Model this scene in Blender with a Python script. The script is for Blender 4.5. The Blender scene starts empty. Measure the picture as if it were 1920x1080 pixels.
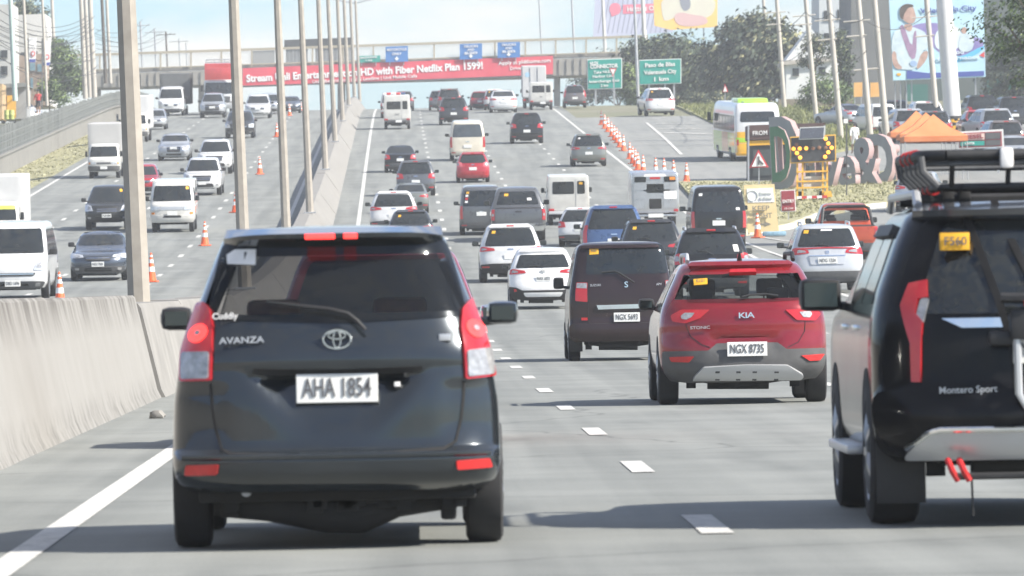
import bpy, bmesh, math, random
from mathutils import Vector, Matrix
rnd = random.Random(7)
R = math.radians
SC = bpy.context.scene
COL = SC.collection

# ---------------------------------------------------------------- camera
F = 13300.0                      # focal length in pixels of a 1920 wide frame
ROLL = R(1.05)
CAM = Vector((0.0, 0.0, 1.33))
fwd = Vector((181.5 / F, 1.0, -11.5 / F)).normalized()
rgt0 = fwd.cross(Vector((0, 0, 1))).normalized()
up0 = rgt0.cross(fwd)
rgt = rgt0 * math.cos(ROLL) - up0 * math.sin(ROLL)
upv = rgt0 * math.sin(ROLL) + up0 * math.cos(ROLL)
cd = bpy.data.cameras.new('camera')
cd.sensor_width = 36.0
cd.lens = F / 1920.0 * 36.0
cd.clip_start = 0.5
cd.clip_end = 9000.0
cam = bpy.data.objects.new('camera', cd)
COL.objects.link(cam)
cam.matrix_world = Matrix(((rgt.x, upv.x, -fwd.x, CAM.x), (rgt.y, upv.y, -fwd.y, CAM.y),
                           (rgt.z, upv.z, -fwd.z, CAM.z), (0, 0, 0, 1)))
cd.dof.use_dof = True
cd.dof.focus_distance = 95.0
cd.dof.aperture_fstop = 11.0
SC.camera = cam

# ---------------------------------------------------------------- sky, sun, exposure
SUN_DIR = Vector((1.0, -0.42, 0.86)).normalized()       # towards the sun: right, a little behind
SUN_EL = math.asin(SUN_DIR.z)
SUN_AZ = math.atan2(SUN_DIR.x, SUN_DIR.y)
world = bpy.data.worlds.new('World')
SC.world = world
world.use_nodes = True
wn, wl = world.node_tree.nodes, world.node_tree.links
wn.clear()
sky = wn.new('ShaderNodeTexSky')
sky.sky_type = 'NISHITA'
sky.sun_disc = False
sky.sun_elevation = SUN_EL
sky.sun_rotation = SUN_AZ
sky.altitude = 20.0
sky.air_density = 1.0
sky.dust_density = 0.6
sky.ozone_density = 2.5
tc = wn.new('ShaderNodeTexCoord')
mp = wn.new('ShaderNodeMapping')
mp.inputs['Scale'].default_value = (14.0, 14.0, 42.0)
nz = wn.new('ShaderNodeTexNoise')
nz.inputs['Scale'].default_value = 1.6
nz.inputs['Detail'].default_value = 8.0
nz.inputs['Roughness'].default_value = 0.55
rp = wn.new('ShaderNodeValToRGB')
rp.color_ramp.elements[0].position = 0.42
rp.color_ramp.elements[1].position = 0.66
mx = wn.new('ShaderNodeMix')
mx.data_type = 'RGBA'
mx.inputs['B'].default_value = (3.6, 3.5, 3.3, 1)
bg = wn.new('ShaderNodeBackground')
bg.inputs['Strength'].default_value = 0.12
wo = wn.new('ShaderNodeOutputWorld')
wl.new(tc.outputs['Generated'], mp.inputs['Vector'])
wl.new(mp.outputs['Vector'], nz.inputs['Vector'])
wl.new(nz.outputs['Fac'], rp.inputs['Fac'])
wl.new(rp.outputs['Color'], mx.inputs['Factor'])
tint = wn.new('ShaderNodeMix')
tint.data_type = 'RGBA'
tint.blend_type = 'MULTIPLY'
tint.inputs['Factor'].default_value = 1.0
tint.inputs['B'].default_value = (.42, .54, .70, 1)
wl.new(sky.outputs['Color'], tint.inputs['A'])
wl.new(tint.outputs['Result'], mx.inputs['A'])
wl.new(mx.outputs['Result'], bg.inputs['Color'])
wl.new(bg.outputs['Background'], wo.inputs['Surface'])

sl = bpy.data.lights.new('sun', 'SUN')
sl.energy = 4.2
sl.angle = R(0.6)
sl.color = (1.0, 0.94, 0.85)
sun = bpy.data.objects.new('sun', sl)
COL.objects.link(sun)
sun.rotation_euler = SUN_DIR.to_track_quat('Z', 'Y').to_euler()
sun.location = (60, -30, 60)
vs = SC.view_settings
vs.view_transform = 'Standard'
vs.look = 'None'
vs.gamma = 1.0
vs.exposure = 1.27
vs.use_curve_mapping = False
SC.cycles.volume_bounces = 0
SC.cycles.max_bounces = 6
SC.cycles.transparent_max_bounces = 8

# ---------------------------------------------------------------- terrain maths
S1 = 0.0425
Y0, Y1, Y2 = 115.0, 300.0, 540.0
KV = S1 / (Y1 - Y0)
KC = 0.00029
Y3 = Y2 + S1 / KC
def h(y):
    if y <= Y0: return 0.0
    if y <= Y1: return 0.5 * KV * (y - Y0) ** 2
    h1 = 0.5 * KV * (Y1 - Y0) ** 2
    if y <= Y2: return h1 + S1 * (y - Y1)
    h2 = h1 + S1 * (Y2 - Y1)
    t = min(y, Y3) - Y2
    return h2 + S1 * t - 0.5 * KC * t * t
def slope(y): return (h(y + 0.5) - h(y - 0.5))
def sh(y):                                   # gentle bend of the whole road to the left
    t = max(0.0, min(1.0, (y - 90.0) / 510.0))
    return -0.95 * t * t * (3 - 2 * t)
def ray(px, py): return fwd * F + rgt * (px - 960.0) - upv * (py - 540.0)
def at(px, py, lift=0.0):                    # where a sight line meets the road surface
    d = ray(px, py); d = d / d.y
    y = 20.0
    last = None
    while y < 690.0:
        g = CAM.z + d.z * y - h(y) - lift
        if g <= 0:
            lo, hi = y - 1.0, y
            for _ in range(24):
                m = (lo + hi) / 2
                if CAM.z + d.z * m - h(m) - lift > 0: lo = m
                else: hi = m
            return Vector((d.x * hi, hi, h(hi) + lift))
        y += 1.0
    return Vector((d.x * 640, 640, h(640) + lift))
def aty(px, py, y):                          # a sight line at a given distance down the road
    d = ray(px, py); d = d / d.y
    return Vector((d.x * y, y, CAM.z + d.z * y))

# ---------------------------------------------------------------- materials
MATS = {}
def mat(name, col, rough=0.5, metal=0.0, coat=0.0, emit=0.0, ecol=None, noise=0.0, nscale=8.0, bump=0.0,
        spec=0.5, alpha=1.0, trans=0.0, col2=None, flake=0.0):
    if name in MATS: return MATS[name]
    m = bpy.data.materials.new(name)
    m.use_nodes = True
    nt = m.node_tree
    b = nt.nodes['Principled BSDF']
    b.inputs['Base Color'].default_value = (*col, 1)
    b.inputs['Roughness'].default_value = rough
    b.inputs['Metallic'].default_value = metal
    b.inputs['Coat Weight'].default_value = coat
    b.inputs['Coat Roughness'].default_value = 0.06
    b.inputs['Specular IOR Level'].default_value = spec
    if alpha < 1: b.inputs['Alpha'].default_value = alpha
    if emit > 0:
        b.inputs['Emission Color'].default_value = (*(ecol or col), 1)
        b.inputs['Emission Strength'].default_value = emit
    if noise > 0 or col2:
        t = nt.nodes.new('ShaderNodeTexCoord')
        n = nt.nodes.new('ShaderNodeTexNoise')
        n.inputs['Scale'].default_value = nscale
        n.inputs['Detail'].default_value = 6
        n.inputs['Roughness'].default_value = 0.62
        nt.links.new(t.outputs['Object'], n.inputs['Vector'])
        r = nt.nodes.new('ShaderNodeMapRange')
        r.inputs['From Min'].default_value = 0.3
        r.inputs['From Max'].default_value = 0.7
        nt.links.new(n.outputs['Fac'], r.inputs['Value'])
        x = nt.nodes.new('ShaderNodeMix')
        x.data_type = 'RGBA'
        c2 = col2 or tuple(min(1, c * (1 + noise)) for c in col)
        c1 = col if col2 else tuple(c * (1 - noise) for c in col)
        x.inputs['A'].default_value = (*c1, 1)
        x.inputs['B'].default_value = (*c2, 1)
        nt.links.new(r.outputs['Result'], x.inputs['Factor'])
        nt.links.new(x.outputs['Result'], b.inputs['Base Color'])
        r2 = nt.nodes.new('ShaderNodeMapRange')
        r2.inputs['To Min'].default_value = max(0.02, rough * 0.8)
        r2.inputs['To Max'].default_value = min(1, rough * 1.25)
        nt.links.new(n.outputs['Fac'], r2.inputs['Value'])
        nt.links.new(r2.outputs['Result'], b.inputs['Roughness'])
        if bump > 0:
            bp = nt.nodes.new('ShaderNodeBump')
            bp.inputs['Strength'].default_value = bump
            bp.inputs['Distance'].default_value = 0.02
            nt.links.new(n.outputs['Fac'], bp.inputs['Height'])
            nt.links.new(bp.outputs['Normal'], b.inputs['Normal'])
    MATS[name] = m
    return m
def paint(name, col, metal=0.0, rough=0.28):
    dark = max(col) < .08
    return mat('paint_' + name, col, rough, metal, 0.45 if dark else 0.9, noise=0.12, nscale=3, spec=0.28 if dark else 0.5)
GLASS = mat('tinted_glass', (0.016, 0.019, 0.020), 0.05, 0, 0.0, noise=0.25, nscale=2.5, spec=0.6)
GLASS_LT = mat('clear_tinted_glass', (0.055, 0.065, 0.07), 0.06, 0, 0.3, noise=0.3, nscale=2.5, spec=0.6)
BLACK = mat('black_plastic', (0.018, 0.018, 0.019), 0.55, noise=0.3, nscale=12)
DGREY = mat('grey_plastic', (0.07, 0.072, 0.075), 0.6, noise=0.2, nscale=10)
MGREY = mat('mid_grey_cladding', (0.085, 0.085, 0.085), 0.55, noise=0.15, nscale=8)
UNDER = mat('underbody', (0.012, 0.012, 0.012), 0.9, noise=0.4, nscale=9)
RUBBER = mat('tyre_rubber', (0.02, 0.02, 0.021), 0.85, noise=0.35, nscale=14)
RIM = mat('alloy_rim', (0.34, 0.35, 0.36), 0.35, 0.8)
CHROME = mat('chrome', (0.75, 0.77, 0.78), 0.12, 1.0)
SILVER = mat('silver_trim', (0.55, 0.56, 0.57), 0.35, 0.5)
def ribbed_lens(name, c1, c2, emit):
    m = mat(name, c1, 0.1, 0, 0.7, emit=emit, ecol=(0.9, 0.03, 0.03))
    nt = m.node_tree; b = nt.nodes['Principled BSDF']
    t = nt.nodes.new('ShaderNodeTexCoord'); w = nt.nodes.new('ShaderNodeTexWave'); w.wave_type = 'BANDS'; w.bands_direction = 'DIAGONAL'
    w.inputs['Scale'].default_value = 55; w.inputs['Distortion'].default_value = 1.5; w.inputs['Detail'].default_value = 2
    n = nt.nodes.new('ShaderNodeTexNoise'); n.inputs['Scale'].default_value = 9; n.inputs['Detail'].default_value = 3
    mu = nt.nodes.new('ShaderNodeMath'); mu.operation = 'MULTIPLY'
    x = nt.nodes.new('ShaderNodeMix'); x.data_type = 'RGBA'; x.inputs['A'].default_value = (*c1, 1); x.inputs['B'].default_value = (*c2, 1)
    K = nt.links.new
    K(t.outputs['Object'], w.inputs['Vector']); K(t.outputs['Object'], n.inputs['Vector']); K(w.outputs['Fac'], mu.inputs[0]); K(n.outputs['Fac'], mu.inputs[1])
    mu2 = nt.nodes.new('ShaderNodeMath'); mu2.operation = 'MULTIPLY'; mu2.inputs[1].default_value = 1.7; K(mu.outputs[0], mu2.inputs[0])
    K(mu2.outputs[0], x.inputs['Factor']); K(x.outputs['Result'], b.inputs['Base Color'])
    return m
REDL = ribbed_lens('red_lens', (0.24, 0.006, 0.009), (0.46, 0.022, 0.028), 0.05)
REDLIT = mat('red_lens_lit', (0.75, 0.03, 0.03), 0.2, 0, 0.4, emit=1.0, ecol=(1.0, 0.05, 0.04))
REDREF = mat('red_reflector', (0.5, 0.02, 0.02), 0.3, 0, 0.3, noise=0.15, nscale=40)
CLEARL = mat('clear_lens', (0.34, 0.34, 0.34), 0.12, 0.3, 0.6, noise=0.35, nscale=28)
AMBERL = mat('amber_lens', (0.75, 0.25, 0.03), 0.2, 0, 0.5)
HEADL = mat('headlamp_lens', (0.55, 0.57, 0.6), 0.1, 0.3, 0.7, noise=0.4, nscale=20)
PLATE = mat('white_plate', (0.72, 0.72, 0.69), 0.4, noise=0.06, nscale=12)
INK = mat('plate_ink', (0.10, 0.10, 0.105), 0.5)
YELST = mat('yellow_sticker', (0.72, 0.38, 0.02), 0.5, noise=0.08)
WHST = mat('white_sticker', (0.75, 0.74, 0.72), 0.5, noise=0.12)
MIRROR = mat('mirror_glass', (0.10, 0.115, 0.12), 0.06, 1.0)
CREAMIN = mat('seat_cloth', (0.16, 0.15, 0.14), 0.9, noise=0.2)
REDIN = mat('red_seat_cloth', (0.50, 0.12, 0.09), 0.8, noise=0.2)

# ---------------------------------------------------------------- object helpers
def link(name, me, material=None, parent=None, smooth=None):
    o = bpy.data.objects.new(name, me)
    COL.objects.link(o)
    if material is not None and len(me.materials) == 0:
        for m_ in (material if isinstance(material, (list, tuple)) else [material]): me.materials.append(m_)
    if parent is not None: o.parent = parent
    return o
def bm_obj(name, bm, material, parent=None, smooth=35):
    me = bpy.data.meshes.new(name)
    bmesh.ops.recalc_face_normals(bm, faces=bm.faces)
    bm.to_mesh(me); bm.free()
    if smooth:
        for p in me.polygons: p.use_smooth = True
        me.set_sharp_from_angle(angle=R(smooth))
    return link(name, me, material, parent)
def empty(name, loc=(0, 0, 0), label=None, cat=None, group=None):
    o = bpy.data.objects.new(name, None)
    COL.objects.link(o)
    o.location = loc
    o.empty_display_size = 0.2
    tag(o, label, cat, group)
    return o
def tag(o, label=None, cat=None, group=None, kind=None):
    if label: o['label'] = label
    if cat: o['category'] = cat
    if group: o['group'] = group
    if kind: o['kind'] = kind
    return o
def copy_tree(o, parent=None):
    c = o.copy(); COL.objects.link(c); c.parent = parent
    for ch in o.children: copy_tree(ch, c)
    return c
def add_box(bm, x0, x1, y0, y1, z0, z1, bev=0.0, mi=0):
    vs_ = [bm.verts.new(p) for p in ((x0, y0, z0), (x1, y0, z0), (x1, y1, z0), (x0, y1, z0),
                                     (x0, y0, z1), (x1, y0, z1), (x1, y1, z1), (x0, y1, z1))]
    fs = [bm.faces.new([vs_[i] for i in f]) for f in ((0, 3, 2, 1), (4, 5, 6, 7), (0, 1, 5, 4), (1, 2, 6, 5), (2, 3, 7, 6), (3, 0, 4, 7))]
    for f in fs: f.material_index = mi
    if bev > 0:
        es = list({e for f in fs for e in f.edges})
        r = bmesh.ops.bevel(bm, geom=es, offset=bev, segments=2, profile=0.6, affect='EDGES', clamp_overlap=True)
        for f in r['faces']: f.material_index = mi
    return fs
def add_tube(bm, pts, rad, n=8, cap=True, mi=0):
    pts = [Vector(p) for p in pts]
    rads = rad if isinstance(rad, (list, tuple)) else [rad] * len(pts)
    rings = []
    for i, p in enumerate(pts):
        t = (pts[min(i + 1, len(pts) - 1)] - pts[max(i - 1, 0)])
        if t.length < 1e-9: t = Vector((0, 0, 1))
        t.normalize()
        a = Vector((0, 0, 1)) if abs(t.z) < 0.9 else Vector((1, 0, 0))
        u = t.cross(a).normalized(); v = t.cross(u)
        rings.append([bm.verts.new(p + (u * math.cos(2 * math.pi * k / n + math.pi / n) + v * math.sin(2 * math.pi * k / n + math.pi / n)) * rads[i]) for k in range(n)])
    for i in range(len(rings) - 1):
        for k in range(n):
            f = bm.faces.new((rings[i][k], rings[i][(k + 1) % n], rings[i + 1][(k + 1) % n], rings[i + 1][k]))
            f.material_index = mi
    if cap:
        for r_ in (rings[0], rings[-1]):
            f = bm.faces.new(r_); f.material_index = mi
def add_lathe(bm, prof, axis='x', n=24, center=(0, 0, 0), mi=0):
    c = Vector(center)
    rings = []
    for (a, r_) in prof:
        ring = []
        for k in range(n):
            th = 2 * math.pi * k / n
            if axis == 'x': p = Vector((a, r_ * math.cos(th), r_ * math.sin(th)))
            elif axis == 'y': p = Vector((r_ * math.cos(th), a, r_ * math.sin(th)))
            else: p = Vector((r_ * math.cos(th), r_ * math.sin(th), a))
            ring.append(bm.verts.new(c + p))
        rings.append(ring)
    for i in range(len(rings) - 1):
        for k in range(n):
            f = bm.faces.new((rings[i][k], rings[i][(k + 1) % n], rings[i + 1][(k + 1) % n], rings[i + 1][k]))
            f.material_index = mi
    for r_ in (rings[0], rings[-1]):
        f = bm.faces.new(r_); f.material_index = mi
def box_obj(name, x0, x1, y0, y1, z0, z1, material, parent=None, bev=0.0):
    bm = bmesh.new(); add_box(bm, x0, x1, y0, y1, z0, z1, bev)
    return bm_obj(name, bm, material, parent)
def tube_obj(name, pts, rad, material, parent=None, n=8):
    bm = bmesh.new(); add_tube(bm, pts, rad, n)
    return bm_obj(name, bm, material, parent)
TXT = {}
def text_mesh(body, size, extrude=0.004, align='CENTER', weight=0.0, space=1.0):
    key = (body, size, extrude, align, weight, space)
    if key in TXT: return TXT[key]
    c = bpy.data.curves.new('t', 'FONT')
    c.body = body; c.size = size; c.extrude = extrude
    c.align_x = align; c.align_y = 'CENTER'
    c.offset = weight * size
    c.space_character = space
    c.resolution_u = 3
    o = bpy.data.objects.new('t', c)
    COL.objects.link(o)
    dg = bpy.context.evaluated_depsgraph_get()
    me = bpy.data.meshes.new_from_object(o.evaluated_get(dg))
    bpy.data.objects.remove(o)
    bpy.data.curves.remove(c)
    me.materials.clear()
    TXT[key] = me
    return me
def text_obj(name, body, size, loc, material, parent, rot=(R(90), 0, 0), extrude=0.004, align='CENTER', weight=0.0, sx=1.0, space=1.0):
    me = text_mesh(body, size, extrude, align, weight, space).copy()
    o = link(name, me, material, parent)
    o.location = loc; o.rotation_euler = rot; o.scale = (sx, 1, 1)
    return o
def chaikin(p, k):
    for _ in range(k):
        q = []
        for i in range(len(p)):
            a, b = p[i], p[(i + 1) % len(p)]
            q.append((a[0] * .75 + b[0] * .25, a[1] * .75 + b[1] * .25))
            q.append((a[0] * .25 + b[0] * .75, a[1] * .25 + b[1] * .75))
        p = q
    return p
def flat_poly(name, pts, y, depth, material, parent=None, smooth=0):
    """a thin plate in the x-z plane whose face looks towards -y"""
    bm = bmesh.new()
    pts = chaikin(pts, smooth) if smooth else pts
    f = bm.faces.new([bm.verts.new((p[0], y, p[1])) for p in pts])
    r_ = bmesh.ops.extrude_face_region(bm, geom=[f])
    for v in r_['geom']:
        if isinstance(v, bmesh.types.BMVert): v.co.y += depth
    return bm_obj(name, bm, material, parent, smooth=0)

def see_glass(name, tint, fac):
    m = bpy.data.materials.new(name); m.use_nodes = True
    nt = m.node_tree; b = nt.nodes['Principled BSDF']; o = nt.nodes['Material Output']
    b.inputs['Base Color'].default_value = (.02, .022, .024, 1); b.inputs['Roughness'].default_value = .05
    t = nt.nodes.new('ShaderNodeBsdfTransparent'); t.inputs['Color'].default_value = (*tint, 1)
    x = nt.nodes.new('ShaderNodeMixShader'); x.inputs['Fac'].default_value = fac
    nt.links.new(t.outputs['BSDF'], x.inputs[1]); nt.links.new(b.outputs['BSDF'], x.inputs[2]); nt.links.new(x.outputs['Shader'], o.inputs['Surface'])
    return m
GLASS_SEE = see_glass('see_through_glass', (.85, .88, .88), .30)
GLASS_SMOKE = see_glass('smoked_glass', (.66, .66, .66), .40)
# ---------------------------------------------------------------- large structure: ground, roads, barrier
YS = [-70, -40, 0, 30, 60, 90, 105, 115] + [115 + 5 * k for k in range(1, 38)] + [300 + 10 * k for k in range(1, 25)] + [540 + 5 * k for k in range(1, 31)] + [700, 760, 850, 1000, 1400, 1900]
YS = sorted(set(float(y) for y in YS))
def asphalt(name, c1, c2, streak=0.16):
    m = bpy.data.materials.new(name); m.use_nodes = True
    nt = m.node_tree; b = nt.nodes['Principled BSDF']; N = nt.nodes.new; K = nt.links.new
    t = N('ShaderNodeTexCoord')
    mp_ = N('ShaderNodeMapping'); mp_.inputs['Scale'].default_value = (1.5, 0.012, 1.0)
    n1 = N('ShaderNodeTexNoise'); n1.inputs['Scale'].default_value = 1.0; n1.inputs['Detail'].default_value = 4
    n2 = N('ShaderNodeTexNoise'); n2.inputs['Scale'].default_value = 0.35; n2.inputs['Detail'].default_value = 6; n2.inputs['Roughness'].default_value = .65
    n3 = N('ShaderNodeTexNoise'); n3.inputs['Scale'].default_value = 60; n3.inputs['Detail'].default_value = 3
    K(t.outputs['Object'], mp_.inputs['Vector']); K(mp_.outputs['Vector'], n1.inputs['Vector'])
    K(t.outputs['Object'], n2.inputs['Vector']); K(t.outputs['Object'], n3.inputs['Vector'])
    a = N('ShaderNodeMath'); a.operation = 'MULTIPLY_ADD'; a.inputs[1].default_value = .55
    K(n1.outputs['Fac'], a.inputs[0])
    a2 = N('ShaderNodeMath'); a2.operation = 'MULTIPLY'; a2.inputs[1].default_value = .45; K(n2.outputs['Fac'], a2.inputs[0]); K(a2.outputs[0], a.inputs[2])
    r = N('ShaderNodeMapRange'); r.inputs['From Min'].default_value = .40; r.inputs['From Max'].default_value = .60; K(a.outputs[0], r.inputs['Value'])
    x = N('ShaderNodeMix'); x.data_type = 'RGBA'; x.inputs['A'].default_value = (*c1, 1); x.inputs['B'].default_value = (*c2, 1); K(r.outputs['Result'], x.inputs['Factor'])
    g = N('ShaderNodeMix'); g.data_type = 'RGBA'; g.blend_type = 'MULTIPLY'; g.inputs['Factor'].default_value = .45
    cr = N('ShaderNodeMapRange'); cr.inputs['From Min'].default_value = .3; cr.inputs['From Max'].default_value = .7; cr.inputs['To Min'].default_value = .55; cr.inputs['To Max'].default_value = 1.25
    K(n3.outputs['Fac'], cr.inputs['Value']); K(x.outputs['Result'], g.inputs['A']); K(cr.outputs['Result'], g.inputs['B'])
    # oil drips and patches
    n4 = N('ShaderNodeTexNoise'); n4.inputs['Scale'].default_value = 1.0; n4.inputs['Detail'].default_value = 3
    mp4 = N('ShaderNodeMapping'); mp4.inputs['Scale'].default_value = (.9, .16, 1); mp4.inputs['Location'].default_value = (7, 3, 0)
    K(t.outputs['Object'], mp4.inputs['Vector']); K(mp4.outputs['Vector'], n4.inputs['Vector'])
    st_ = N('ShaderNodeMapRange'); st_.inputs['From Min'].default_value = .60; st_.inputs['From Max'].default_value = .72; st_.inputs['To Max'].default_value = .40; K(n4.outputs['Fac'], st_.inputs['Value'])
    ms_ = N('ShaderNodeMix'); ms_.data_type = 'RGBA'; ms_.inputs['B'].default_value = (.075, .08, .078, 1); K(g.outputs['Result'], ms_.inputs['A']); K(st_.outputs['Result'], ms_.inputs['Factor'])
    vr = N('ShaderNodeTexVoronoi'); vr.feature = 'DISTANCE_TO_EDGE'; vr.inputs['Scale'].default_value = .09; vr.inputs['Randomness'].default_value = .9
    wv = N('ShaderNodeMix'); wv.data_type = 'RGBA'; wv.blend_type = 'ADD'; wv.inputs['Factor'].default_value = .9
    n5 = N('ShaderNodeTexNoise'); n5.inputs['Scale'].default_value = .6; n5.inputs['Detail'].default_value = 5; K(t.outputs['Object'], n5.inputs['Vector'])
    K(t.outputs['Object'], wv.inputs['A']); K(n5.outputs['Color'], wv.inputs['B']); K(wv.outputs['Result'], vr.inputs['Vector'])
    ck = N('ShaderNodeMapRange'); ck.inputs['From Min'].default_value = .0; ck.inputs['From Max'].default_value = .004; ck.inputs['To Min'].default_value = .55; ck.inputs['To Max'].default_value = 0; K(vr.outputs['Distance'], ck.inputs['Value'])
    mc = N('ShaderNodeMix'); mc.data_type = 'RGBA'; mc.inputs['B'].default_value = (.05, .052, .05, 1); K(ms_.outputs['Result'], mc.inputs['A']); K(ck.outputs['Result'], mc.inputs['Factor'])
    K(mc.outputs['Result'], b.inputs['Base Color'])
    bp = N('ShaderNodeBump'); bp.inputs['Strength'].default_value = .35; bp.inputs['Distance'].default_value = .01
    K(n3.outputs['Fac'], bp.inputs['Height']); K(bp.outputs['Normal'], b.inputs['Normal'])
    b.inputs['Roughness'].default_value = .82
    return m
ASPH = asphalt('asphalt', (.150, .158, .148), (.228, .236, .220))
ASPH2 = asphalt('service_asphalt', (.19, .197, .185), (.235, .237, .222))
GRASSM = mat('dry_grass', (.19, .18, .075), .95, noise=.3, nscale=.9, col2=(.36, .34, .21), bump=.15)
GRASSG = mat('green_grass', (.12, .145, .05), .95, nscale=.7, col2=(.27, .25, .12), bump=.4)
EARTH = mat('ground_earth', (.20, .185, .13), .95, nscale=.12, col2=(.12, .13, .07))
CONC = mat('concrete', (.17, .162, .148), .85, nscale=1.3, col2=(.25, .24, .22), bump=.25)
CONCD = mat('weathered_concrete', (.20, .19, .17), .9, nscale=.6, col2=(.30, .285, .25), bump=.3)
WPAINT = mat('white_road_paint', (.30, .30, .285), .8, nscale=9, col2=(.66, .65, .61))
YPAINT = mat('yellow_kerb_paint', (.62, .47, .22), .7, nscale=4, col2=(.70, .62, .42))
def strip(name, fl, fr, y0, y1, dz, material, parent=None, kind='structure', nx=1, fz=None, ys=None):
    bm = bmesh.new()
    yy = [y0] + [y for y in (ys or YS) if y0 < y < y1] + [y1]
    rows = []
    for y in yy:
        a, b = fl(y), fr(y)
        rows.append([bm.verts.new((a + (b - a) * k / nx, y, h(y) + (fz(a + (b - a) * k / nx, y) if fz else dz))) for k in range(nx + 1)])
    for i in range(len(rows) - 1):
        for k in range(nx): bm.faces.new((rows[i][k], rows[i][k + 1], rows[i + 1][k + 1], rows[i + 1][k]))
    o = bm_obj(name, bm, material, parent, 60)
    if kind and parent is None: o['kind'] = kind
    return o
def terrain_poly(name, pts, dz, material, side=0.0):
    """a flat-topped patch of ground that follows the road's rise"""
    bm = bmesh.new()
    bm.faces.new([bm.verts.new((p[0], p[1], 0)) for p in pts])
    lo, hi = min(p[1] for p in pts), max(p[1] for p in pts)
    for y in YS:
        if lo < y < hi:
            bmesh.ops.bisect_plane(bm, geom=list(bm.verts) + list(bm.edges) + list(bm.faces), plane_co=(0, y, 0), plane_no=(0, 1, 0), dist=1e-4)
    be = [e for e in bm.edges if e.is_boundary]
    new = {v for v in bmesh.ops.extrude_edge_only(bm, edges=be)['geom'] if isinstance(v, bmesh.types.BMVert)}
    for v in bm.verts: v.co.z = h(v.co.y) + (dz if v not in new else -0.05)
    return bm_obj(name, bm, material, None, 30)
g = strip('ground', lambda y: -18.9 + sh(y), lambda y: 1400, -70, 1900, -.06, EARTH, nx=12)
g2 = strip('ground', lambda y: -1400, lambda y: -18.9 + sh(y), -70, 1900, -.6, EARTH, nx=12)
road = strip('main_road', lambda y: -3.3 + sh(y), lambda y: 12.9 + sh(y), -70, 1400, .0, ASPH, nx=6)
road2 = strip('oncoming_road', lambda y: -18.9 + sh(y), lambda y: -3.3 + sh(y), -70, 1400, .0, ASPH, nx=6)
apron = strip('service_road', lambda y: 12.9 + sh(y), lambda y: 80, 20, 520, -.012, ASPH2, nx=4)
verge = strip('grass_verge', lambda y: -22.6 + sh(y), lambda y: -18.9 + sh(y), 60, 690, .03, GRASSM, nx=4,
              fz=lambda x, y: .0 - .12 * max(0, (-18.9 + sh(y)) - x))
# solid lines and dashes are painted sheets on the road
def solid(name, X, y0, y1, w, parent, m=WPAINT, dz=.005):
    return strip(name, lambda y: X + sh(y) - w / 2, lambda y: X + sh(y) + w / 2, y0, y1, dz, m, parent)
solid('edge_line', -2.0, 5, 640, .17, road)
solid('edge_line', 12.1, 20, 640, .17, road)
solid('edge_line', -5.05, 60, 640, .17, road2)
solid('edge_line', -18.3, 60, 640, .17, road2)
dm = bpy.data.meshes.new('lane_dash')
dm.from_pydata([(-.085, -1.5, 0), (.085, -1.5, 0), (.085, 1.5, 0), (-.085, 1.5, 0)], [], [(0, 1, 2, 3)])
dm.materials.append(WPAINT)
def dashes(X, parent, y0, ph, y1=600):
    y = ph
    while y < y1:
        if y > y0:
            o = bpy.data.objects.new('lane_dash', dm); COL.objects.link(o); o.parent = parent
            o.location = (X + sh(y), y, h(y) + .006); o.rotation_euler = (math.atan(slope(y)), 0, 0)
            o.scale = (1 + rnd.uniform(-.08, .08), 1 + rnd.uniform(-.1, .1), 1)
        y += 12.0
dashes(1.55, road, 10, 14.3); dashes(5.05, road, 60, 15.0); dashes(8.6, road, 100, 17.5)
dashes(-8.4, road2, 100, 11.0); dashes(-11.7, road2, 120, 13.5); dashes(-15.0, road2, 150, 12.0)
def line_px(name, pts, w, parent, m=WPAINT, dz=.012):
    P = [at(*p) for p in pts]
    bm = bmesh.new(); prev = None
    Q = []
    for i in range(len(P) - 1):
        n = max(1, int((P[i + 1] - P[i]).length / 4))
        Q += [P[i].lerp(P[i + 1], k / n) for k in range(n)]
    Q.append(P[-1])
    for i, p in enumerate(Q):
        d = Q[min(i + 1, len(Q) - 1)] - Q[max(i - 1, 0)]
        n = Vector((d.y, -d.x, 0)).normalized() * w / 2
        cur = [bm.verts.new((p.x - n.x, p.y - n.y, h(p.y - n.y) + dz)), bm.verts.new((p.x + n.x, p.y + n.y, h(p.y + n.y) + dz))]
        if prev: bm.faces.new((prev[0], prev[1], cur[1], cur[0]))
        prev = cur
    return bm_obj(name, bm, m, parent, 0)
line_px('painted_line', [(1212, 230), (1246, 259), (1278, 290)], .2, apron)
for a, b in (((1222, 233), (1300, 232)), ((1232, 241), (1318, 241)), ((1243, 249), (1330, 251))):
    line_px('hatch_line', [a, b], .9, apron)
line_px('painted_line', [(1390, 452), (1425, 466), (1470, 482), (1500, 492)], .16, apron)
line_px('painted_line', [(1434, 446), (1465, 451), (1500, 455)], .16, apron)

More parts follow.
